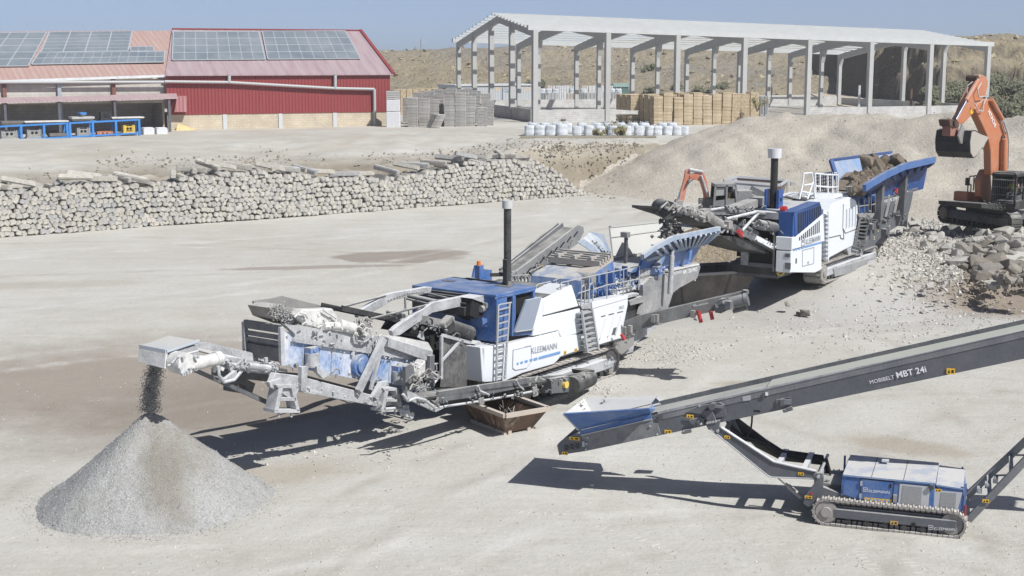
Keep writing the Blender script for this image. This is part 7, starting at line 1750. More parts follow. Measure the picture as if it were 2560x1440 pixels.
# ================= stacker conveyor in front
T = Frame((6.6336, 28.968, 0), -19)
ST = thing_f('stacker_conveyor', 'blue and charcoal tracked stacker conveyor with its long belt arm, in the right foreground', 'conveyor', T)
frm = crawler(ST, -.02, 2.98, -1.1, .36, .52, 62, CRAWL, CHARC); crawler(ST, -.02, 2.98, .75, .36, .52, 62, CRAWL, CHARC)
yf_ = -1.1
mb = MB(); p = T.pl(*z7((1628, 985))[0], yf_); mb.tube(p + Vector((0, .005, 0)), p - Vector((0, -.0, 0)) + Vector((0, .013, 0)), .05, 14); mb.build('frame_hole', DARKIN, ST)
side_text(T, 'KLEEMANN', z7((1802, 1024))[0], z7((1980, 1034))[0], yf_ + .012, LETW, ST)
pa, pb = [T.pl(*p, yf_ + .012) for p in z7((1758, 1020), (1792, 1022))]; logo(MB(), pa, pb - pa, (0, -1, 0), (pb - pa).length).build('emblem', LETW, ST)
sticker(T, *z7((1466, 967))[0], yf_ + .012, .15, .08, ST, flat('faded_sticker', (.55, .35, .1), .6))
# engine house
yb_ = -.95
by = [T.pl(*p, yb_) for p in z7((1040, 572), (1812, 645), (1812, 655), (2045, 690), (2062, 868), (1990, 882), (1430, 812), (1240, 800), (1015, 722))]
mb = MB(); mb.prism([by[0], by[1], T.pl(*z7((1800, 856))[0], yb_), by[6], by[7], by[8]], (0, 1.5, 0)); bod = mb.build('engine_house', BLUE, ST, .012)
mb = MB(); mb.prism([by[1] + Vector((.004, .02, -.03)), by[3] + Vector((0, .02, 0)), by[4] + Vector((0, .02, 0)), by[5] + Vector((.004, .02, 0))], (0, 1.42, 0)); rear = mb.build('rear_house', BLUE, ST, .012)
TOPD = paint('dusty_top', (.12, .22, .42), .5, 1.0, .6, scale=1.2, dcol=(.52, .51, .50))
mb = MB(); mb.prism([by[0] + Vector((-.01, -.03, .004)), by[1] + Vector((.01, -.03, .004)), by[1] + Vector((.01, 1.52, .004)), by[0] + Vector((-.01, 1.52, .004))], (0, 0, .035)); mb.build('top_cover', TOPD, bod)
mb = MB(); mb.prism([by[1] + Vector((.02, -.0, -.028)), by[3] + Vector((.01, 0, .0)), by[3] + Vector((.01, 1.46, .0)), by[1] + Vector((.02, 1.46, -.028))], (0, 0, .03)); mb.build('top_cover', TOPD, rear)
mb = MB()
for t in (.31, .66): a, b = lerp(by[0], by[1], t), lerp(by[0], by[1], t) + Vector((0, 1.5, 0)); mb.bar(a + Vector((0, -.03, .041)), b + Vector((0, 0, .041)), .008, .006)
mb.build('cover_seam', DARKIN, bod)
dq = T.tr(z7((1188, 592), (1465, 622), (1448, 808), (1188, 768)), yb_)
mb = MB(); mb.prism([p - Vector((0, .015, 0)) for p in dq], (0, .014, 0)); dr = mb.build('service_door', BLUE, bod)
mb = MB()
for a, b in zip(dq, dq[1:] + dq[:1]): mb.bar(a - Vector((0, .013, 0)), b - Vector((0, .013, 0)), .014, .012)
p = T.pl(*z7((1437, 655))[0], yb_ - .02); mb.bx(p.x - .018, p.x + .018, yb_ - .03, yb_ - .014, p.z - .04, p.z + .04); mb.build('door_seam', DARKIN, dr)
mb = MB()
for px, py in ((1190, 635), (1182, 740)): p = T.pl(*z7((px, py))[0], yb_ - .02); mb.bx(p.x - .02, p.x + .02, yb_ - .035, yb_ - .015, p.z - .05, p.z + .05)
mb.build('door_hinge', GALV, dr)
side_text(T, 'KLEEMANN', z7((1253, 708))[0], z7((1427, 722))[0], yb_ - .015, LETW, dr)
pa, pb = [T.pl(*p, yb_ - .015) for p in z7((1206, 702), (1240, 705))]; logo(MB(), pa, pb - pa, (0, -1, 0), (pb - pa).length).build('emblem', LETW, dr)
st = T.tr(z7((1216, 752), (1445, 772), (1443, 800), (1216, 780)), yb_ - .016)
mb = MB(); mb.prism([p - Vector((0, .004, 0)) for p in st], (0, .003, 0)); sk_ = mb.build('warning_strip', YEL, dr)
mb = MB()
for i in range(7):
    p = T.pl(*z7((1235 + i * 31, 768 + i * 2.8))[0], yb_ - .022)
    if i % 2: mb.tube(p, p + Vector((0, .003, 0)), .028, 10)
    else: mb.prism([p + Vector((-.03, 0, -.025)), p + Vector((.03, 0, -.025)), p + Vector((0, 0, .03))], (0, .003, 0))
mb.build('pictogram', LETB, sk_)
GRP = paint('grille_panel', (.45, .46, .48), .15, .3, .5); GRM = paint('grille_mesh', (.24, .245, .25), .4, .3, .7, scale=20)
for q, g, par, yy in ((((1515, 636), (1768, 660), (1755, 838), (1500, 812)), ((1540, 652), (1702, 668), (1690, 822), (1522, 800)), bod, yb_), (((1808, 692), (2042, 712), (2000, 862), (1795, 845)), ((1862, 708), (1990, 716), (1982, 842), (1846, 830)), rear, yb_ + .02)):
    mb = MB(); mb.prism([p - Vector((0, .012, 0)) for p in T.tr(z7(*q), yy)], (0, .011, 0)); gp = mb.build('grille_panel', GRP, par)
    gg = [p - Vector((0, .018, 0)) for p in T.tr(z7(*g), yy)]; mb = MB(); mb.prism(gg, (0, .005, 0)); mb.build('grille_mesh', GRM, gp)
    mb = MB()
    for i in range(1, 12): mb.bar(lerp(gg[0], gg[1], i / 12), lerp(gg[3], gg[2], i / 12), .004, .004)
    for i in range(1, 10): mb.bar(lerp(gg[0], gg[3], i / 10), lerp(gg[1], gg[2], i / 10), .004, .004)
    mb.build('grille_wire', GRP, gp)
p = T.pl(*z7((1780, 662))[0], yb_); mb = MB(); mb.tube(p + Vector((0, .05, 0)), p - Vector((0, .06, 0)), .055, 12); mb.build('exhaust_stub', BLACK, bod)
p = T.pl(*z7((1474, 762))[0], yb_ - .02); mb = MB(); mb.bx(p.x - .035, p.x + .035, yb_ - .05, yb_, p.z - .08, p.z + .08); mb.build('switch_box', STEEL, bod)
sticker(T, *z7((1838, 692))[0], yb_ + .02, .13, .05, rear)
mb = MB()
for px, py, h_ in ((1052, 405, .62), (2042, 500, .22)): p = T.pl(*z7((px, py))[0], .5); mb.bx(p.x - .02, p.x + .02, .48, .55, p.z - h_, p.z)
p = T.pl(*z7((2066, 640))[0], yb_); mb.bx(p.x - .015, p.x + .03, yb_, yb_ + .08, p.z - .62, p.z)
p = T.pl(*z7((1052, 580))[0], yb_ - .01); mb.bx(p.x - .06, p.x - .02, yb_, yb_ + 1.4, p.z - .4, p.z + .02); mb.build('corner_plate', BLUE, bod)
p = T.pl(*z7((1392, 452))[0], .1); mb = MB(); mb.bx(p.x - .07, p.x + .07, .05, .18, p.z - .0, p.z + .04); mb.build('white_block', CONCW if 'CONCW' in globals() else LETW, bod)
mb = MB(); p = T.pl(*z7((2065, 860))[0], yb_); mb.tube(p - Vector((0, 0, .12)), p + Vector((0, 0, .1)), .02, 8); mb.build('red_stub', RED, bod)
# undercarriage frame and pivot
uf = z7((700, 805), (712, 745), (792, 640), (788, 562), (812, 548), (858, 548), (870, 590), (868, 665), (1020, 722), (1245, 802), (1240, 812), (740, 835))
side_part('pivot_frame', T, uf, -.92, .1, CHARC, ST, .008); side_part('pivot_frame', T, uf, .62, .1, CHARC, ST, .008)
mb = MB(); mb.bx(.1, 2.9, -.7, .7, .32, .5); mb.build('chassis', CHARC, ST)
p = T.pl(*z7((828, 578))[0], -.95); mb = MB(); mb.tube(p - Vector((0, .02, 0)), p + Vector((0, 1.7, 0)), .035, 12); mb.build('pivot_pin', GALV, ST)
q = T.pl(*z7((768, 722))[0], -.93); mb = MB(); mb.tube(q, q + Vector((0, .02, 0)), .03, 10); mb.build('red_cap', RED, ST)
sticker(T, *z7((745, 750))[0], -.92, .15, .06, ST)
ar = z7((-140, 30), (-70, 12), (-30, 120), (10, 168), (450, 456), (805, 536), (808, 598), (430, 584), (400, 570), (-80, 180))
arm_n = side_part('lift_arm', T, ar, -.74, .06, CHARC, ST, .006); 
mb = MB(); a_ = T.tr(z7((-80, 180), (400, 570), (430, 584), (808, 598)), -.76); b_ = T.tr(z7((10, 168), (450, 456), (805, 536)), -.76)
for s_ in (a_, b_):
    for u_, v_ in zip(s_, s_[1:]): mb.bar(u_ + Vector((0, .05, 0)), v_ + Vector((0, .05, 0)), .12, .022)
mb.build('arm_flange', GREYD, arm_n)
side_part('lift_arm', T, ar, .56, .06, CHARC, ST)
mb = MB()
for px, py in ((485, 440), (705, 470), (815, 560)): a = T.pl(*z7((px, py + 60))[0], -.7); MB().bar(a, a + Vector((0, 1.3, 0)), .11, .11).build('arm_crossbar', GREYD, ST)
sticker(T, *z7((62, 245))[0], -.745, .12, .07, arm_n); sticker(T, *z7((683, 554))[0], -.745, .12, .06, arm_n)
mb = MB()
for yy in (-.45, .35): a, b = T.pl(*z7((480, 575))[0], yy), T.pl(*z7((690, 755))[0], yy); mb.tube(a, lerp(a, b, .5), .035, 8); mb.tube(lerp(a, b, .45), b, .055, 10)
mb.build('lift_cylinder', STEEL, ST)
CBL = flat('black_hose', (.015, .015, .016), .6, .1)
mb = MB()
for dy, dz in ((.30, 0), (.36, .03), (.42, .0), (.33, -.05), (.40, -.06)):
    mb.path([T.pl(*p, dy) + Vector((0, 0, dz)) for p in z7((60, 90), (100, 180), (180, 240), (300, 262), (380, 300), (470, 360), (620, 400), (760, 420), (860, 440), (900, 480), (920, 560), (915, 620))], .035, 6)
mb.path([T.pl(*p, -.1) for p in z7((272, 40), (268, 120), (258, 190), (230, 240))], .022, 6)
for k_ in (0, 1): mb.path([T.pl(*p, .1 + .1 * k_) for p in z7((840, 450), (900, 430), (925, 520), (930, 620), (890, 690))], .025, 6)
mb.build('hose_bundle', CBL, ST)
hm_ = T.tr(z7((70, 100), (130, 70), (380, 260), (520, 350), (870, 400), (885, 470), (850, 480), (520, 445), (300, 330)), .5); mb = MB(); mb.prism(hm_, (0, .04, 0)); mb.build('hose_tray', paint('tray_black', (.03, .031, .033), .12, .3, .6), ST)
mb = MB(); p = T.pl(*z7((905, 640))[0], -.4); mb.tube(p - Vector((0, 0, .3)), p + Vector((0, 0, .1)), .045, 9); mb.bx(.0, .5, -.5, .5, .5, .7); mb.build('pump_block', STEEL, ST)
# conveyor arm
yc = -.62
top = z6((1080, 1042), (1180, 1010), (2560, 697)); 
P2560t, P2560b = T.pl(2560, 826, yc), T.pl(2560, 897, yc)
Pa, Pb = T.pl(*z6((1180, 1010))[0], yc), T.pl(*z6((1165, 1232))[0], yc)
Et = P2560t + (P2560t - Pa) * .62; Eb = P2560b + (P2560b - Pb) * .62
beam = [T.pl(*z6((1082, 1045))[0], yc), Pa, P2560t, Et, Eb, P2560b, Pb]
mb = MB(); mb.prism(beam, (0, .05, 0)); bmN = mb.build('arm_beam', CHARC, ST, .004)
mb = MB(); mb.prism([p + Vector((0, .79, 0)) for p in beam], (0, .05, 0)); mb.build('arm_beam', CHARC, ST)
# pressed shoulder along the beam's upper edge
mb = MB(); sh = [lerp(Pa, Pb, .28) + Vector((.02, -.012, 0)), Pa + Vector((.02, .004, 0)), Et + Vector((0, .004, 0)), lerp(Et, Eb, .22) + Vector((0, -.012, 0))]; mb.prism(sh, (0, .012, 0)); mb.build('beam_shoulder', paint('shoulder_grey', (.12, .127, .14), .3, .7, .5), bmN)
lowp = T.tr(z6((372, 1228), (1080, 1075), (1085, 1110), (1135, 1105), (1168, 1230), (1165, 1232), (415, 1392)), yc - .02)
mb = MB(); mb.prism(lowp, (0, .06, 0)); tl = mb.build('tail_plate', paint('scuffed_grey', (.115, .122, .135), .45, .5, .6, scale=4), ST, .004)
mb = MB(); mb.prism([p + Vector((0, 1.2, 0)) for p in lowp], (0, .06, 0)); mb.build('tail_plate', CHARC, ST)
boot = T.tr(z6((128, 1332), (160, 1300), (330, 1222), (372, 1232), (418, 1392), (150, 1432)), yc - .03)
mb = MB(); mb.prism(boot, (0, 1.3, 0)); bt = mb.build('tail_guard', CHARC, ST, .01)
mb = MB(); mb.prism(T.tr(z6((135, 1320), (315, 1160), (350, 1180), (370, 1235), (160, 1305)), -.3), (0, .9, 0)); mb.build('tail_cover', CHARC, ST)
mb = MB()
for r_ in range(4):
    for k_ in range(3):
        p = T.pl(*z6((222 + k_ * 55 + (r_ % 2) * 8, 1334 + r_ * 14 - k_ * 9))[0], yc - .03); mb.bar(p + Vector((-.05, -.004, -.007)), p + Vector((.05, -.004, .007)), .004, .014)
mb.build('vent_slot', DARKIN, bt)
sticker(T, *z6((305, 1265))[0], yc - .03, .24, .07, bt); sticker(T, *z6((210, 1412))[0], yc - .03, .14, .07, bt)
mb = MB(); p = T.pl(*z6((395, 1318))[0], yc - .03); mb.bx(p.x - .02, p.x + .03, yc - .06, yc - .03, p.z - .06, p.z + .06); mb.build('latch', GALV, bt)
mb = MB()
for px, py in ((438, 1255), (1062, 1140), (420, 1375), (1135, 1222), (425, 1316), (1555, 938)): p = T.pl(*z6((px, py))[0], yc - .03); mb.tube(p, p - Vector((0, .02, 0)), .025, 9)
mb.build('bolt', GALV, ST)
mb = MB(); mb.bar(T.pl(*z6((370, 1232))[0], yc - .03), T.pl(*z6((1080, 1068))[0], yc - .03), .04, .02); mb.build('edge_strip', GALV, ST)
side_part('blue_band', T, z6((352, 1190), (1065, 1020), (1078, 1068), (365, 1230)), yc - .03, .05, BLUE, ST, .004)
# belt
off = Vector((0, .06, .03))
bl0, bl1 = Pa + Vector((-.3, .055, -.05)), Et + Vector((0, .055, -.07))
BELTM = paint('dusty_belt', (.30, .31, .30), .5, .35, .9, scale=1.2, dcol=(.46, .455, .42))
mb = MB(); mid = Vector((0, .36, -.05)); A = [bl0, bl0 + mid, bl0 + Vector((0, .72, .0))]; B = [bl1, bl1 + mid, bl1 + Vector((0, .72, 0))]
mb.add(A + B, [(0, 3, 4, 1), (1, 4, 5, 2)]); mb.add([p - Vector((0, 0, .03)) for p in A + B], [(0, 1, 4, 3), (1, 2, 5, 4)]); belt = mb.build('belt', BELTM, ST)
s0, s1 = T.pl(*z6((2220, 690))[0], .5), Et + Vector((0, 1.12, .05))
ta = (T.pl(*z6((2225, 760))[0], yc).x - bl0.x) / (bl1.x - bl0.x)
A = [lerp(bl0, bl1, ta) + Vector((0, 0, .012)), lerp(bl0, bl1, ta) + Vector((0, .72, .012))]; mb = MB(); mb.prism([A[0], bl1 + Vector((0, 0, .012)), bl1 + Vector((0, .72, .012)), A[1]], (0, 0, .01)); mb.build('belt_cover', paint('pale_green_cover', (.42, .45, .38), .35, .3, .8, scale=.8, dcol=(.50, .49, .45)), belt)
mb = MB(); mb.bar(bl0 + Vector((.1, .70, .07)), bl1 + Vector((0, .70, .06)), .03, .12); mb.build('far_skirt', GREY, ST)
mb = MB(); mb.bar(bl0 + Vector((.2, -.02, .04)), bl1 + Vector((0, -.02, .02)), .03, .05); mb.build('near_skirt', GREYD, ST)
mb = MB(); mb.prism([p + Vector((0, .0, 0)) for p in T.tr(z6((1600, 830), (1640, 790), (1820, 765), (1830, 775), (1680, 825), (1570, 875), (1555, 865)), .62)], (0, .25, 0)); mb.build('far_bracket', CHARC, ST)
pb_ = T.tr(z6((1420, 1000), (1540, 940), (1760, 905), (1800, 930), (1825, 1030), (1810, 1045), (1600, 1085), (1575, 1020)), yc - .04)
mb = MB(); mb.prism(pb_, (0, .04, 0)); pl_ = mb.build('joint_plate', CHARC, ST, .004)
mb = MB(); mb.prism([p for p in T.tr(z6((1640, 940), (1665, 920), (1705, 915), (1715, 960), (1690, 985), (1655, 975)), yc - .2)], (0, .16, 0))
for dy in (0, .05): mb.bar(T.pl(*z6((1700, 940))[0], yc - .15 + dy), T.pl(*z6((1790, 950))[0], yc - .06), .03, .06)
mb.build('return_bracket', CHARC, pl_)
mb = MB(); mb.prism(T.tr(z6((2320, 880), (2470, 848), (2480, 925), (2310, 980)), yc - .03), (0, .03, 0)); mb.prism(T.tr(z6((2360, 880), (2395, 870), (2405, 930), (2370, 940)), yc - .16), (0, .13, 0)); mb.bar(T.pl(*z6((2400, 900))[0], yc - .12), T.pl(*z6((2470, 900))[0], yc - .04), .03, .1); mb.build('return_bracket', CHARC, ST)
mb = MB(); mb.prism(T.tr(z6((1450, 1085), (1560, 1055), (1600, 1075), (1605, 1130), (1545, 1145), (1470, 1120)), yc - .08), (0, .1, 0)); p = T.pl(*z6((1545, 1098))[0], yc - .1); mb.tube(p, p + Vector((0, .05, 0)), .045, 12); mb.build('roller_bracket', CHARC, ST)
mb = MB(); p = T.pl(*z6((1555, 1125))[0], yc - .105); mb.prism([p, p + Vector((.05, 0, .05)), p + Vector((.05, 0, -.0))], (0, .01, 0)); mb.build('white_pointer', LETW, ST)
for a, b in (((1395, 1200), (1470, 1185)), ((2405, 985), (2485, 960))): mb = MB(); p, q = T.pl(*z6(a)[0], yc - .04), T.pl(*z6(b)[0], yc - .04); mb.bar(p, q, .08, .08); mb.tube(p - Vector((0, .06, 0)), p + Vector((0, 0, 0)), .035, 9); mb.build('return_roller_end', CHAR, ST)
gs = T.tr(z6((1612, 1115), (1755, 1085), (1750, 1150), (1745, 1212), (1640, 1175)), -.76); mb = MB(); mb.prism(gs, (0, .14, 0)); gq = mb.build('gusset', CHARC, ST, .006)
mb = MB()
for i in range(4): p = T.pl(*z6((1637 + i * 27, 1108 - i * 5))[0], -.77); mb.tube(p, p - Vector((0, .02, 0)), .028, 9)
p = T.pl(*z6((1738, 1188))[0], -.77); mb.tube(p, p - Vector((0, .03, 0)), .035, 10); mb.build('gusset_bolt', GALV, gq)
mb = MB(); mb.bar(T.pl(*z6((1865, 1095))[0], -.3), T.pl(*z6((1820, 1180))[0], -.3), .1, .1); mb.bar(T.pl(*z6((1880, 1090))[0], .4), T.pl(*z6((1960, 1250))[0], .4), .1, .12); mb.build('arm_brace', CHARC, ST)
for px, py in ((1462, 1043), (1240, 1196)): sticker(T, *z6((px, py))[0], yc - (.045 if px > 1400 else .002), .15, .075, ST)
mb = MB(); p = T.pl(*z6((2130, 990))[0], yc); mb.bx(p.x - .07, p.x + .07, yc - .004, yc - .001, p.z - .02, p.z + .02); mb.build('slot', DARKIN, bmN)
mb = MB(); q = [p - Vector((0, .016, 0)) for p in T.tr(z6((1985, 845), (2065, 828), (2070, 880), (1990, 890)), yc)]; mb.prism(q, (0, .004, 0)); mb.build('silver_plate', GALV, bmN)
p = T.pl(*z6((2228, 818))[0], yc); mb = MB(); mb.bx(p.x - .03, p.x + .03, yc - .02, yc - .012, p.z - .035, p.z + .035); mb.build('white_tag', LETW, bmN)
mb = MB()
for px, py in ((1140, 1065), (2195, 830)): p = T.pl(*z6((px, py))[0], yc - .03); mb.path([p + Vector((-.04, 0, -.04)), p + Vector((0, -.01, .05)), p + Vector((.04, 0, -.04)), p + Vector((-.04, 0, -.04))], .012, 6)
mb.build('lifting_lug', BLACK, bmN)
side_text(T, 'MOBIBELT', (2176, 960), (2237, 946), yc - .012, LETW, bmN, fixh=.0) if False else side_text(T, 'MOBIBELT', (2176, 960), (2237, 946), yc - .012, LETW, bmN)
side_text(T, 'MBT 24i', (2243, 945), (2317, 929), yc - .012, LETW, bmN, bold=.02)
sticker(T, 2377, 928, yc - .012, .16, .12, bmN)
# feed hopper
R_ = [T.pl(*z6((195, 1022))[0], -1.15), T.pl(*z6((1052, 968))[0], -1.15), T.pl(*z6((1140, 838))[0], 1.15), T.pl(*z6((400, 862))[0], 1.15)]
zr = (R_[0].z + R_[1].z) / 2
L_ = [T.pl(*z6((352, 1182))[0], yc), T.pl(*z6((1068, 1018))[0], yc)]; L_ += [L_[1] + Vector((0, 1.24, 0)), L_[0] + Vector((0, 1.24, 0))]
HIN = paint('hopper_inside', (.50, .51, .52), .5, .4, .6, scale=1.3, dcol=(.58, .57, .55))
mb = MB(); mb.sheet([R_[0], R_[1], L_[1], L_[0]], .03); mb.build('hopper_near_wall', BLUE, ST)
mb = MB(); mb.sheet([R_[3], R_[2], L_[2], L_[3]], .03); mb.sheet([R_[0], R_[3], L_[3], L_[0]], .03); mb.build('hopper_wall', HIN, ST)
MB().prism([L_[0] + Vector((.1, .05, -.05)), L_[1] + Vector((0, .05, -.05)), L_[2] + Vector((0, -.05, -.05)), L_[3] + Vector((.1, -.05, -.05))], (0, 0, -.04)).build('hopper_floor', HIN, ST)
mb = MB(); mb.sheet([R_[1], R_[1] + (R_[2] - R_[1]) * .35, L_[2] - Vector((0, .8, 0)), L_[1]], .03); mb.sheet([R_[2], R_[1] + (R_[2] - R_[1]) * .72, L_[2] - Vector((0, .3, 0)), L_[2]], .03)
mb.build('hopper_end_wall', BLUED, ST)
mb = MB(); random.seed(81); pts = []
for (cx, cy, n_, sx_, sy_) in ((360, 960, 45, 30, 28), (600, 910, 40, 16, 30), (700, 905, 4, 10, 4)):
    for i in range(n_): pts.append(T.w(*T.pl(*z6((random.gauss(cx, sx_), random.gauss(cy, sy_)))[0], .9 if cx > 450 else .35)))
stones_mesh(mb, pts, .02, .05); tag(mb.build('falling_chips', flat('dark_chips', (.16, .155, .14), .9, .4, 9)), 'few dark stone chips bouncing inside the feed hopper of the stacker', 'stone chips', None, 'stuff')
# rear support legs of the arm
mb = MB()
for a, b, yy in (((2075, 745), (2640, 215), .55), ((2092, 940), (2640, 370), -.55)): mb.bar(T.pl(*z7(a)[0], yy), T.pl(*z7(b)[0], yy), .12, .14)
p_ = [(T.pl(*z7((lerp(2075, 2640, t), lerp(745, 215, t)))[0], .55), T.pl(*z7((lerp(2092, 2640, t), lerp(940, 370, t)))[0], -.55)) for t in (.0, .33, .66, .95)]
for a, b in p_: mb.bar(a, b, .08, .08)
for (a, b), (c, d) in zip(p_[1:], p_[2:]): mb.bar(a, d, .04, .04)
lg = mb.build('support_leg', paint('leg_grey', (.15, .155, .165), .3, .6, .5), ST)
mb = MB(); p = T.pl(*z7((2230, 660))[0], .0)
for dx in (-.1, .05, .2): mb.box(p + Vector((dx, 0, dx * .8)), (.1, .2, .1)); mb.tube(p + Vector((dx, -.15, dx)), p + Vector((dx, .15, dx)), .03, 7)
mb.build('valve_block', GALV, lg); sticker(T, *z7((2238, 783))[0], -.63, .13, .07, lg)
# ================= large orange excavator at the right edge
eb, et = at(2516, 490, 70.5), at(2402, 345, 66.8)
E_ = Frame(Vector((eb.x, eb.y, 1.25)), math.degrees(math.atan2(et.y - eb.y, et.x - eb.x)))
EX = thing_f('excavator', 'large orange excavator with black bucket raised over the jaw crusher hopper', 'excavator', E_)
def esd(name, pts, y, th, m, bev=0.): 
    mb = MB(); mb.prism([E_.pl(x, yy, y) for x, yy in pts], (0, -th, 0)); return mb.build(name, m, EX, bev)
def ep(x, y, yl, z=e1): return E_.pl(*z((x, y))[0], yl)
BK = paint('excavator_black', (.02, .02, .021), .15, .3, .5)
DORA = paint('boom_shade', (.52, .10, .022), .3, .4, .45)
# crawlers (their own heading)
tl_ = gnd(2385, 557, 1.2)
KX = Frame(Vector((tl_.x, tl_.y, 1.2)), -68)
kb_ = thing('tmp2', None, None); 
trk = crawler(kb_, -.9, 4.6, -.35, .65, .95, 46, paint('dark_crawler', (.05, .048, .045), .35, .6, .8), paint('track_frame_dark', (.10, .095, .09), .5, .6, .7))
crawler(kb_, -.9, 4.6, 2.3, .65, .95, 46, MATS['dark_crawler'], MATS['track_frame_dark'])
mb = MB(); mb.tube((-.42, -.4, .48), (-.42, -.33, .48), .3, 18); mb.build('idler_cap', paint('brown_wheel', (.33, .26, .19), .3, .4, .8), kb_)
mb = MB(); mb.bx(.4, 1.1, -.33, -.2, .35, .7); mb.bx(.6, 3.6, .2, 2.4, .5, .95); mb.build('carbody', CHAR, kb_)
TM = Matrix.Translation(E_.O) @ Matrix.Rotation(E_.a, 4, 'Z'); KM = Matrix.Translation(KX.O) @ Matrix.Rotation(KX.a, 4, 'Z')
REL = TM.inverted() @ KM
for ch in list(kb_.children): ch.parent = EX; ch.matrix_local = REL
bpy.data.objects.remove(kb_)
# upper body
esd('turret', e2((1990, 690), (2600, 700), (2600, 760), (2300, 790), (1990, 740)), 1.0, 2.2, BK)
esd('house', e2((2040, 240), (2110, 230), (2130, 560), (2200, 700), (2060, 700), (1980, 590), (1975, 370)), -.3, .3, ORANGE)
mb = MB(); c = ep(2560, 520, -.5, e2); mb.bx(c.x - 3.4, c.x - .4, -1.4, .3, c.z - 1.2, c.z + .4); mb.build('engine_cover', ORANGE, EX)
# boom and stick
boom = e1((1905, 600), (1945, 520), (2060, 468), (2150, 460), (2185, 560), (2230, 660), (2300, 770), (2345, 940), (2350, 1200), (2330, 1480), (2125, 1480), (2120, 1180), (2090, 1000), (2000, 800))
esd('boom', boom, .30, .40, ORANGE, .03)
stick = e1((1985, 140), (2050, 165), (2082, 220), (2078, 310), (2045, 420), (1965, 510), (1925, 620), (1850, 700), (1765, 790), (1690, 800), (1655, 770), (1720, 660), (1790, 480), (1880, 300), (1920, 200))
esd('stick', stick, .22, .32, ORANGE, .03)
def tub(name, a, b, y, r, m, z=e1): mb = MB(); mb.tube(E_.pl(*z(a)[0], y), E_.pl(*z(b)[0], y), r, 10); return mb.build(name, m, EX)
tub('bucket_cylinder', (1945, 215), (1790, 490), .36, .12, ORANGE); tub('bucket_rod', (1790, 490), (1650, 745), .36, .065, CHROME)
tub('stick_cylinder', (2120, 470), (2265, 730), .4, .12, ORANGE); tub('stick_rod', (2265, 730), (2320, 930), .4, .06, CHROME)
tub('boom_cylinder', (2300, 1000), (2290, 1440), .5, .13, ORANGE); tub('boom_cylinder', (2120, 1000), (2085, 1380), -.42, .09, CHROME)
mb = MB(); mb.path([ep(x, y, .5) for x, y in ((2290, 760), (2340, 900), (2360, 1050), (2350, 1400))], .035); mb.path([ep(x, y, .42) for x, y in ((1990, 250), (1940, 340), (1960, 440), (2040, 430))], .03); mb.path([ep(x, y, .42) for x, y in ((1900, 520), (1950, 620), (2010, 630), (2020, 540), (2060, 450))], .03); mb.path([ep(x, y, .3) for x, y in ((1875, 235), (1805, 290), (1800, 390))], .02); mb.build('hose', flat('pale_hose', (.45, .45, .44), .6), EX)
mb = MB()
for x, y, r_ in ((1945, 190, .17), (1655, 780, .17), (2290, 990, .2), (2140, 480, .14)): p = ep(x, y, .38); mb.tube(p, p - Vector((0, .55, 0)), r_ * .85, 12)
mb.build('pivot_pin', flat('pin_brown', (.07, .045, .035), .7), EX)
text('lettering', 'HITACHI', ep(2075, 640, .305), ep(2165, 850, .305), (0, 1, 0), LETW, EX, .02, .02)
mb = MB(); p = ep(1862, 632, .245); mb.box(p, (.25, .01, .22)); mb.build('yellow_sign', YEL, EX)
mb = MB(); mb.bx(*(lambda p: (p.x - .12, p.x + .12, .3, .38, p.z - .12, p.z + .12))(ep(2250, 620, .3))); mb.build('boom_clamp', BK, EX)
esd('bucket_link', e1((1565, 745), (1610, 735), (1690, 760), (1700, 830), (1640, 850), (1580, 830)), .28, .56, flat('link_brown', (.10, .06, .045), .7, .3), .02)
esd('bucket_link', e1((1585, 820), (1690, 820), (1680, 970), (1580, 960)), .22, .44, paint('link_red', (.28, .09, .06), .3, .4, .6), .02)
# bucket: shell of the back, two cheeks, teeth
prof = [ep(x, y, .85) for x, y in ((1990, 935), (1900, 892), (1860, 905), (1842, 1040), (1846, 1170), (1885, 1243), (1935, 1210))]
mb = MB()
for a, b in zip(prof, prof[1:]):
    d_ = (b - a); nrm = Vector((-d_.z, 0, d_.x)).normalized() * .05
    mb.prism([a, b, b + Vector((0, -1.75, 0)), a + Vector((0, -1.75, 0))], nrm)
bk = mb.build('bucket', paint('bucket_black', (.022, .021, .02), .12, .5, .45), EX)
ck = [ep(x, y, .86) for x, y in ((1905, 895), (1990, 940), (2080, 970), (2090, 985), (2020, 1090), (1935, 1215), (1885, 1243), (1850, 1180), (1845, 1040), (1865, 905))]
mb = MB(); mb.prism(ck, (0, -.05, 0)); mb.build('cheek', paint('cheek_steel', (.36, .33, .28), .5, .5, .6), bk)
mb = MB(); mb.prism([p + Vector((0, -1.76, 0)) for p in ck], (0, .05, 0)); mb.build('cheek', MATS['bucket_black'], bk)
mb = MB()
for i in range(5): p = ck[4] + Vector((0, -.1 - i * .37, 0)); q = ck[3] + Vector((0, -.1 - i * .37, 0)); mb.loft([p + Vector((0, .08, 0)), p - Vector((0, .08, 0)), p - Vector((0, .08, .15)), p + Vector((0, .08, -.15))], [q + Vector((0, .03, .02)), q - Vector((0, .03, -.02)), q - Vector((0, .03, .04)), q + Vector((0, .03, -.04))])
mb.build('tooth', MATS['cheek_steel'], bk)
mb = MB(); q = ck[4]; mb.prism([q, ck[5], ck[5] + Vector((0, -1.75, 0)), q + Vector((0, -1.75, 0))], (.04, 0, .04)); mb.build('lip', MATS['cheek_steel'], bk)
mb = MB()
for dy in (.5, -.1): mb.prism([E_.pl(*z_, dy) for z_ in e1((1690, 960), (1740, 800), (1775, 880), (1760, 1060), (1720, 1060))], (0, -.08, 0))
mb.build('bucket_ear', STEEL, bk)
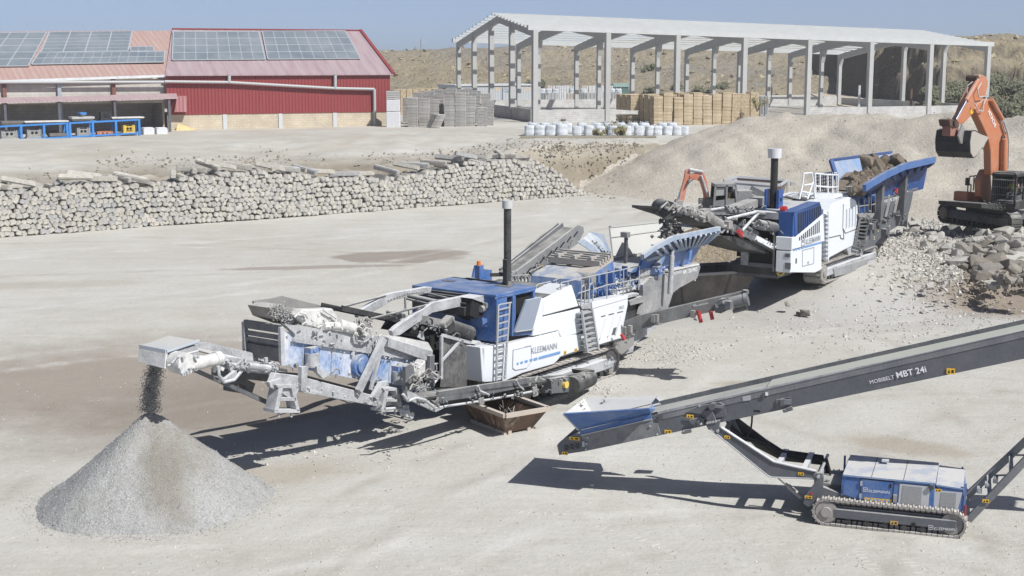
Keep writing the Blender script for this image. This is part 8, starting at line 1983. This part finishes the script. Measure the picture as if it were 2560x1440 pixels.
mb = MB(); mb.prism([ep(x, y, .3) + Vector((0, .0, 0)) for x, y in ((1790, 960), (1835, 970), (1830, 990), (1788, 980))], (0, -.02, 0)); mb.build('white_marking', LETW, bk)
# cab
xc = E_.pl(2536, 515, 1.55).x; zb = E_.pl(2536, 517, 1.55).z; zt2 = E_.pl(2536, 443, 1.55).z
GLS = flat('cab_glass', (.03, .04, .045), .12, .2)
mb = MB()
for x in (xc, xc - 1.6):
    for y in (.42, 1.55): mb.bx(x - .05, x + .05, y - .05, y + .05, zb, zt2)
mb.bx(xc - 1.7, xc + .08, .36, 1.62, zt2, zt2 + .12); mb.bx(xc - 1.65, xc + .05, .38, 1.6, zb - .12, zb + .25); mb.bar((xc, 1.55, zb + .9), (xc - 1.6, 1.55, zb + .9), .06, .06); mb.bx(xc - .95, xc - .88, 1.52, 1.58, zb, zt2)
cabf = mb.build('cab_frame', BK, EX)
mb = MB(); mb.bx(xc - 1.55, xc - 1.5, .45, 1.5, zb + .25, zt2); mb.bx(xc - 1.55, xc - .05, .42, .45, zb + .25, zt2); mb.build('cab_back', DARKIN, cabf)
mb = MB()
for i in range(11): y = .5 + i * .1; mb.tube((xc + .12, y, zb + .1), (xc + .12, y, zt2 - .1), .012, 5)
for k_ in (.12, .38, .63, .88): z = lerp(zb, zt2, k_); mb.tube((xc + .12, .42, z), (xc + .12, 1.55, z), .022, 6)
mb.build('front_guard', CHAR, cabf)
mb = MB()
for i in range(8): x = xc - .1 - i * .15; mb.bx(x - .03, x + .03, .45, 1.55, zt2 + .16, zt2 + .2)
mb.bx(xc - 1.3, xc + .1, .42, .48, zt2 + .13, zt2 + .2); mb.bx(xc - 1.3, xc + .1, 1.52, 1.58, zt2 + .13, zt2 + .2); mb.build('roof_guard', CHAR, cabf)
# toolbox, rails and mirror on the far side of the boom
tb = e2((1800, 535), (1835, 528), (2025, 545), (2000, 690), (1790, 655)); esd('toolbox', tb, -1.0, .7, ORANGE, .02)
esd('step', e2((1785, 660), (1950, 680), (1945, 715), (1790, 690)), -.95, .6, BK)
mb = MB()
for a, b in (((1800, 640), (1815, 420)), ((1815, 420), (1840, 325)), ((1840, 325), (1945, 312)), ((1945, 312), (1990, 235)), ((1990, 235), (2030, 250)), ((1895, 320), (1885, 515)), ((1940, 315), (1925, 515)), ((1815, 420), (1855, 440)), ((1855, 440), (1850, 530)), ((2000, 240), (2010, 380))): mb.tube(ep(*a, -1.1, e2), ep(*b, -1.1, e2), .03, 6)
mb.build('handrail', BK, EX)
mb = MB(); p = ep(1808, 395, -1.15, e2); mb.box(p, (.14, .18, .38)); mb.build('mirror', BK, EX)
mb = tubes(E_, [], .03); 
p = ep(2090, 205, -.5, e2); mb.tube(p - Vector((0, 0, .25)), p + Vector((0, 0, .02)), .16, 10); mb.build('work_lamp', STEEL, EX)

# ================= people
SKIN = flat('skin', (.42, .25, .17), .6, .08); VEST = flat('safety_vest', (.55, .75, .06), .6, .08); TROU = flat('dark_trousers', (.03, .035, .05), .8); HAIR = flat('dark_hair', (.02, .015, .012), .8)
def person_seated(loc, rz, label, k=1.0, helmet=False):
    """seated operator: one skinned body, vest and hair as children"""
    o = thing('person', label, 'person', loc, rz)
    def skin(name, V, Ed, rad_, m, root=0):
        me = bpy.data.meshes.new(name); me.from_pydata([Vector(v) * k for v in V], Ed, []); ob = bpy.data.objects.new(name, me); COL.objects.link(ob)
        sm = ob.modifiers.new('skin', 'SKIN'); ob.modifiers.new('sub', 'SUBSURF').levels = 1; ob.modifiers['sub'].render_levels = 1
        for v, r_ in zip(me.skin_vertices[0].data, rad_): v.radius = (r_ * k, r_ * k * .9)
        for i, v in enumerate(me.skin_vertices[0].data): v.use_root = i == root
        dg = bpy.context.evaluated_depsgraph_get(); m2 = bpy.data.meshes.new_from_object(ob.evaluated_get(dg)); bpy.data.objects.remove(ob)
        m2.name = name; m2.materials.clear(); m2.materials.append(m)
        for p in m2.polygons: p.use_smooth = True
        q = bpy.data.objects.new(name, m2); COL.objects.link(q); q.parent = o; return q
    V = [(0, 0, .12), (0, 0, .35), (0, 0, .58), (.02, 0, .72), (.03, 0, .80), (.03, 0, .92)]; Ed = [(i, i + 1) for i in range(5)]; r_ = [.15, .145, .16, .055, .095, .08]
    for s_ in (-1, 1):
        n0 = len(V); V += [(.0, s_ * .19, .60), (.12, s_ * .25, .38), (.36, s_ * .18, .36), (.44, s_ * .17, .37)]; Ed += [(2, n0), (n0, n0 + 1), (n0 + 1, n0 + 2), (n0 + 2, n0 + 3)]; r_ += [.07, .052, .038, .045]
        n0 = len(V); V += [(.05, s_ * .1, .1), (.45, s_ * .13, .12), (.5, s_ * .13, -.3), (.62, s_ * .13, -.34)]; Ed += [(0, n0), (n0, n0 + 1), (n0 + 1, n0 + 2), (n0 + 2, n0 + 3)]; r_ += [.095, .07, .05, .045]
    skin('body', V, Ed, r_, SKIN)
    skin('vest', [(0, 0, .1), (0, 0, .35), (0, 0, .58), (0, .18, .6), (0, -.18, .6)], [(0, 1), (1, 2), (2, 3), (2, 4)], [.165, .16, .175, .085, .085], VEST)
    skin('trousers', [(0, 0, .1), (.05, .1, .1), (.45, .13, .12), (.5, .13, -.25), (.05, -.1, .1), (.45, -.13, .12), (.5, -.13, -.25)], [(0, 1), (1, 2), (2, 3), (0, 4), (4, 5), (5, 6)], [.16, .11, .085, .065, .11, .085, .065], TROU)
    mb = MB(); c = Vector((.015, 0, .91)) * k
    rg = [[c + Vector((math.cos(t) * math.cos(f), math.sin(t) * math.cos(f), math.sin(f))) * .105 * k for t in [i / 10 * 6.283 for i in range(10)]] for f in (.1, .5, .9, 1.3)]
    for A, B in zip(rg, rg[1:]): mb.add(A + B, [(i, (i + 1) % 10, (i + 1) % 10 + 10, i + 10) for i in range(10)], True)
    mb.add(rg[-1], [list(range(10))]); mb.build('hair', HAIR, o)
    mb = MB(); f = Vector((.125, 0, .87)) * k; mb.add([f + Vector((0, -.012, 0)), f + Vector((0, .012, 0)), f + Vector((.022, 0, -.012)), f + Vector((0, 0, .04))], [(0, 1, 2), (0, 2, 3), (1, 3, 2)]); mb.build('nose', SKIN, o)
    return o
person_seated(E_.w(xc - 1.05, 1.0, zb + .45), E_.a, 'operator in a yellow green vest sitting in the cab of the large excavator')
mb = MB(); mb.bx(xc - 1.4, xc - .8, .75, 1.25, zb + .25, zb + .45); mb.bx(xc - 1.45, xc - 1.3, .75, 1.25, zb + .4, zb + 1.3); mb.build('seat', CHAR, EX)

# ================= small excavator behind the jaw crusher
ys_ = 80.0; XS = at(1830, 540, ys_); XF = Frame(Vector((XS.x, ys_, .15)), 180)
SX = thing_f('excavator', 'small dusty orange excavator behind the belt of the jaw crusher', 'excavator', XF)
def xs(name, pts, y, th, m, bev=0.): mb = MB(); mb.prism([XF.pl(a, b, y) for a, b in z5(*pts)], (0, -th, 0)); return mb.build(name, m, SX, bev)
ORF = ORANGED
xs('stick', ((362, 210), (395, 195), (405, 235), (385, 300), (365, 400), (345, 470), (318, 470), (300, 440), (330, 360), (355, 270)), .18, .3, ORF, .02)
xs('boom', ((395, 250), (440, 232), (505, 225), (535, 290), (552, 400), (558, 470), (520, 480), (505, 380), (480, 300), (440, 285), (400, 280)), .22, .36, ORF, .02)
mb = MB(); mb.tube(XF.pl(*z5((395, 205))[0], .2), XF.pl(*z5((500, 225))[0], .2), .1, 9); mb.tube(XF.pl(*z5((490, 250))[0], .3), XF.pl(*z5((545, 420))[0], .3), .07, 9); mb.build('cylinder', GREYD, SX)
mb = MB(); mb.tube(XF.pl(*z5((320, 380))[0], .2), XF.pl(*z5((305, 450))[0], .2), .06, 8); mb.build('bucket_rod', CHROME, SX)
mb = MB(); mb.path([XF.pl(*p, .3) for p in z5((400, 270), (370, 340), (400, 300), (430, 280))], .035); mb.build('hose', CHAR, SX)
xs('bucket', ((290, 450), (345, 455), (340, 500), (300, 520), (270, 500)), .35, .7, STEEL)
CABD = paint('dusty_cab', (.14, .15, .16), .6, .6, .6, dcol=(.42, .41, .39))
cab = MB(); q = [XF.pl(*p, .9) for p in z5((605, 335), (765, 330), (780, 520), (590, 520))]
z0_, z1_ = q[3].z, q[0].z
for a, b in zip(q, q[1:] + q[:1]):
    for dy in (0, -1.3): cab.bar(a + Vector((0, dy, 0)), b + Vector((0, dy, 0)), .12, .12)
for p in q: cab.bar(p, p - Vector((0, 1.3, 0)), .12, .12)
cab.bar(XF.pl(*z5((695, 330))[0], .9), XF.pl(*z5((690, 520))[0], .9), .12, .1); cab.prism([q[0] + Vector((.05, .05, 0)), q[1] + Vector((0, .05, 0)), q[1] + Vector((0, -1.35, 0)), q[0] + Vector((.05, -1.35, 0))], (0, 0, .1)); cab.prism([lerp(q[3], q[0], .0), lerp(q[2], q[1], 0), lerp(q[2], q[1], .45), lerp(q[3], q[0], .35)], (0, -.05, 0)); cab.build('cab_frame', CABD, SX)
xs('cab_window', ((612, 350), (685, 348), (682, 410), (605, 415)), .86, .03, paint('dusty_glass', (.30, .31, .31), .5, .3, .4))
mb = MB(); mb.prism([p - Vector((0, 1.2, 0)) for p in q], (0, -.05, 0)); mb.build('cab_back', DARKIN, SX)
mb = MB(); a, b = XF.pl(*z5((560, 520))[0], .9), XF.pl(*z5((900, 420))[0], .9); mb.bx(a.x, b.x, -.7, .9, a.z - .3, a.z + .15); mb.bx(XF.pl(*z5((785, 400))[0], .9).x, b.x, -.8, .85, a.z, b.z + .3); mb.build('house', CABD, SX)
mb = MB(); mb.tube((a.x - .2, .2, a.z + .3), (a.x - .2, -.2, a.z + .3), .3, 10); mb.bx(a.x - .3, a.x + .5, -.4, .4, a.z - .2, a.z + .5); mb.build('boom_foot', CHAR, SX)
crawler(SX, -2.6, 1.3, .6, .5, .8, 30, CRAWL, GREYD, z0=-.35); crawler(SX, -2.6, 1.3, -1.1, .5, .8, 30, CRAWL, GREYD, z0=-.35)
p = XF.pl(*z5((712, 440))[0], .45); person_seated(XF.w(p.x, .45, p.z - .5), math.pi, 'operator in a yellow vest sitting in the cab of the small dusty excavator')
# ================= grey hopper beyond it
hq = at(1900, 530, 88); HF = Frame(Vector((hq.x, 88, 0)), 0)
HP = thing_f('feed_hopper', 'light grey steel hopper with brown inner wall behind the jaw crusher', 'hopper', HF)
r0 = [HF.pl(*p, 0) for p in z5((672, 292), (1120, 330), (1010, 420), (760, 420))]; rb_ = [HF.pl(*p, 2.4) for p in z5((775, 262), (1180, 290), (1150, 400), (790, 400))]
HG = paint('hopper_grey', (.42, .43, .46), .35, .4, .6)
mb = MB(); mb.sheet([r0[0], r0[1], r0[2], r0[3]], .06); mb.build('near_wall', HG, HP)
mb = MB(); mb.sheet([rb_[0], rb_[1], rb_[2], rb_[3]], .06); mb.sheet([r0[1], rb_[1], rb_[2], r0[2]], .06); mb.build('far_wall', paint('hopper_brown', (.16, .125, .11), .3, .3, .8), HP)
mb = MB(); mb.sheet([r0[0], rb_[0], rb_[3], r0[3]], .06); mb.build('end_wall', HG, HP)
mb = MB()
for a, b in ((r0[0], r0[1]), (rb_[0], rb_[1]), (r0[0], rb_[0]), (r0[1], rb_[1])): mb.bar(a, b, .14, .14)
mb.build('rim', HG, HP)
mb = MB()
for p in (lerp(r0[3], r0[0], .2), lerp(r0[2], r0[1], .3), rb_[2], rb_[3]): mb.bar((p.x, p.y, -.1), p, .2, .2)
q = HF.pl(*z5((1180, 300))[0], 1.2); mb.bar((q.x, 1.2, .5), q, .1, .1); mb.box(q + Vector((.35, 0, -.15)), (.3, .2, .25)); mb.build('leg', GREYD, HP)
mb = MB()
for x in (-.6, -.2): mb.bar(HF.pl(*z5((840, 360))[0], x), HF.pl(*z5((1040, 450))[0], x), .16, .16)
mb.bar(HF.pl(*z5((890, 350))[0], -.5), HF.pl(*z5((1030, 420))[0], -.5), .3, .25); mb.build('chute', CHAR, HP)
# ================= small fittings on the machines
def fittings(fr, parent, pts, y, n_, s_, m, seed, name='fitting'):
    """little brackets, bolts, pipe stubs and hose loops in a row along a beam"""
    r = random.Random(seed); P = fr.tr(pts, y); L_ = [0]
    for a, b in zip(P, P[1:]): L_.append(L_[-1] + (b - a).length)
    mb = MB()
    for i in range(n_):
        q = r.random() * L_[-1]; k = max(j for j in range(len(L_) - 1) if L_[j] <= q + 1e-9); p = lerp(P[k], P[k + 1], (q - L_[k]) / max(1e-6, L_[k + 1] - L_[k])) + Vector((0, -r.uniform(0, s_), r.gauss(0, s_ * .7)))
        t = r.random(); a = s_ * r.uniform(.3, 1)
        if t < .4: mb.box(p, (a, a * .6, a * r.uniform(.5, 1.6)), Matrix.Rotation(r.uniform(-.6, .6), 3, 'Y'))
        elif t < .65: mb.tube(p, p + Vector((r.uniform(-1, 1), r.uniform(-.3, .3), r.uniform(-.4, .4))).normalized() * a * 2.2, a * .3, 7)
        elif t < .85: mb.tube(p + Vector((0, .02, 0)), p - Vector((0, a * .4, 0)), a * .4, 8)
        else: mb.path([p, p + Vector((a, -a * .5, a)), p + Vector((a * 2.4, -a * .4, a * .3)), p + Vector((a * 3, 0, -a))], .018, 5)
    return mb.build(name, m, parent)
fittings(F, MR, z1((330, 850), (560, 850), (740, 880)), -.62, 26, .1, DUSTY, 1)
fittings(F, MR, z1((760, 860), (1180, 910)), -.62, 34, .11, GREYD, 2)
fittings(F, MR, z1((1360, 540), (1700, 570), (2060, 650)), -.82, 26, .1, DUSTY, 3)
fittings(F, MR, z1((1270, 660), (2280, 860)), -.66, 24, .08, GREYD, 4)
fittings(F, MR, z1((1240, 860), (2040, 1010)), -.66, 22, .08, STEEL, 5)
fittings(F, MR, z1((1360, 1050), (2050, 1170)), -.98, 22, .08, GREYD, 6)
fittings(F, MR, z1((2180, 900), (2420, 880), (2480, 980)), -1.0, 30, .12, DUSTY, 7)
fittings(F, MR, z3((470, 700), (640, 620), (760, 640)), -1.45, 30, .11, STEEL, 8)
fittings(F, MR, z3((480, 900), (800, 900), (1200, 860), (1900, 780)), -2.5, 34, .09, CHAR, 9)
fittings(F, MR, z3((1640, 700), (2250, 640)), -2.5, 18, .1, STEEL, 10)
fittings(F, MR, z2((820, 1240), (1420, 1380)), -.95, 30, .12, CHAR, 11)
fittings(F, MR, z2((620, 1140), (830, 1200), (1050, 1240)), -.4, 22, .11, STEEL, 12)
fittings(F, MR, z4((1080, 700), (1330, 650)), -1.3, 24, .12, BLUED, 13)
fittings(F, MR, z4((820, 720), (1060, 690)), -1.15, 26, .12, BLUE, 14)
fittings(F, MR, z4((1480, 560), (1640, 500)), -1.55, 16, .1, BLUED, 15)
fittings(F, MR, z4((1100, 1190), (1300, 1160)), -1.2, 12, .1, CHAR, 16)
fittings(F, MR, z4((120, 620), (700, 240)), 1.3, 18, .06, STEEL, 17)
fittings(M_, MC, z5((200, 520), (430, 560), (640, 640)), -1.0, 30, .13, STEEL, 20)
fittings(M_, MC, z5((640, 660), (900, 760), (1100, 830)), -.9, 18, .11, GREY, 21)
fittings(M_, MC, z5((680, 520), (1000, 520)), -.3, 22, .12, GREY, 22)
fittings(M_, MC, z5((760, 600), (1000, 680), (1120, 700)), -.85, 20, .13, CHAR, 23)
fittings(M_, MC, z5((1760, 600), (1880, 620), (2100, 560)), -1.6, 22, .16, CHAR, 24)
fittings(M_, MC, z5((1750, 420), (1890, 400)), -1.5, 18, .14, BC, 25)
fittings(M_, MC, z5((1900, 420), (2160, 370)), -1.3, 16, .18, CHAR, 26)
fittings(E_, EX, e2((2000, 700), (2440, 740)), 1.3, 16, .14, BK, 30)
fittings(T, ST, z7((820, 640), (1000, 700)), -.6, 14, .07, STEEL, 31)
# ================= haze of dry dust over the whole place
m = bpy.data.materials.new('haze'); m.use_nodes = True; n = m.node_tree; n.nodes.remove(n.nodes['Principled BSDF'])
pv = n.nodes.new('ShaderNodeVolumePrincipled'); pv.inputs['Color'].default_value = (.98, .99, 1, 1); pv.inputs['Density'].default_value = .0004; pv.inputs['Anisotropy'].default_value = 0
n.links.new(pv.outputs[0], n.nodes['Material Output'].inputs['Volume'])
hz = MB().bx(-420, 520, -70, 1250, -6, 62).build('haze', m); hz['kind'] = 'stuff'; hz['label'] = 'thin pale dust haze over the yard and hills'
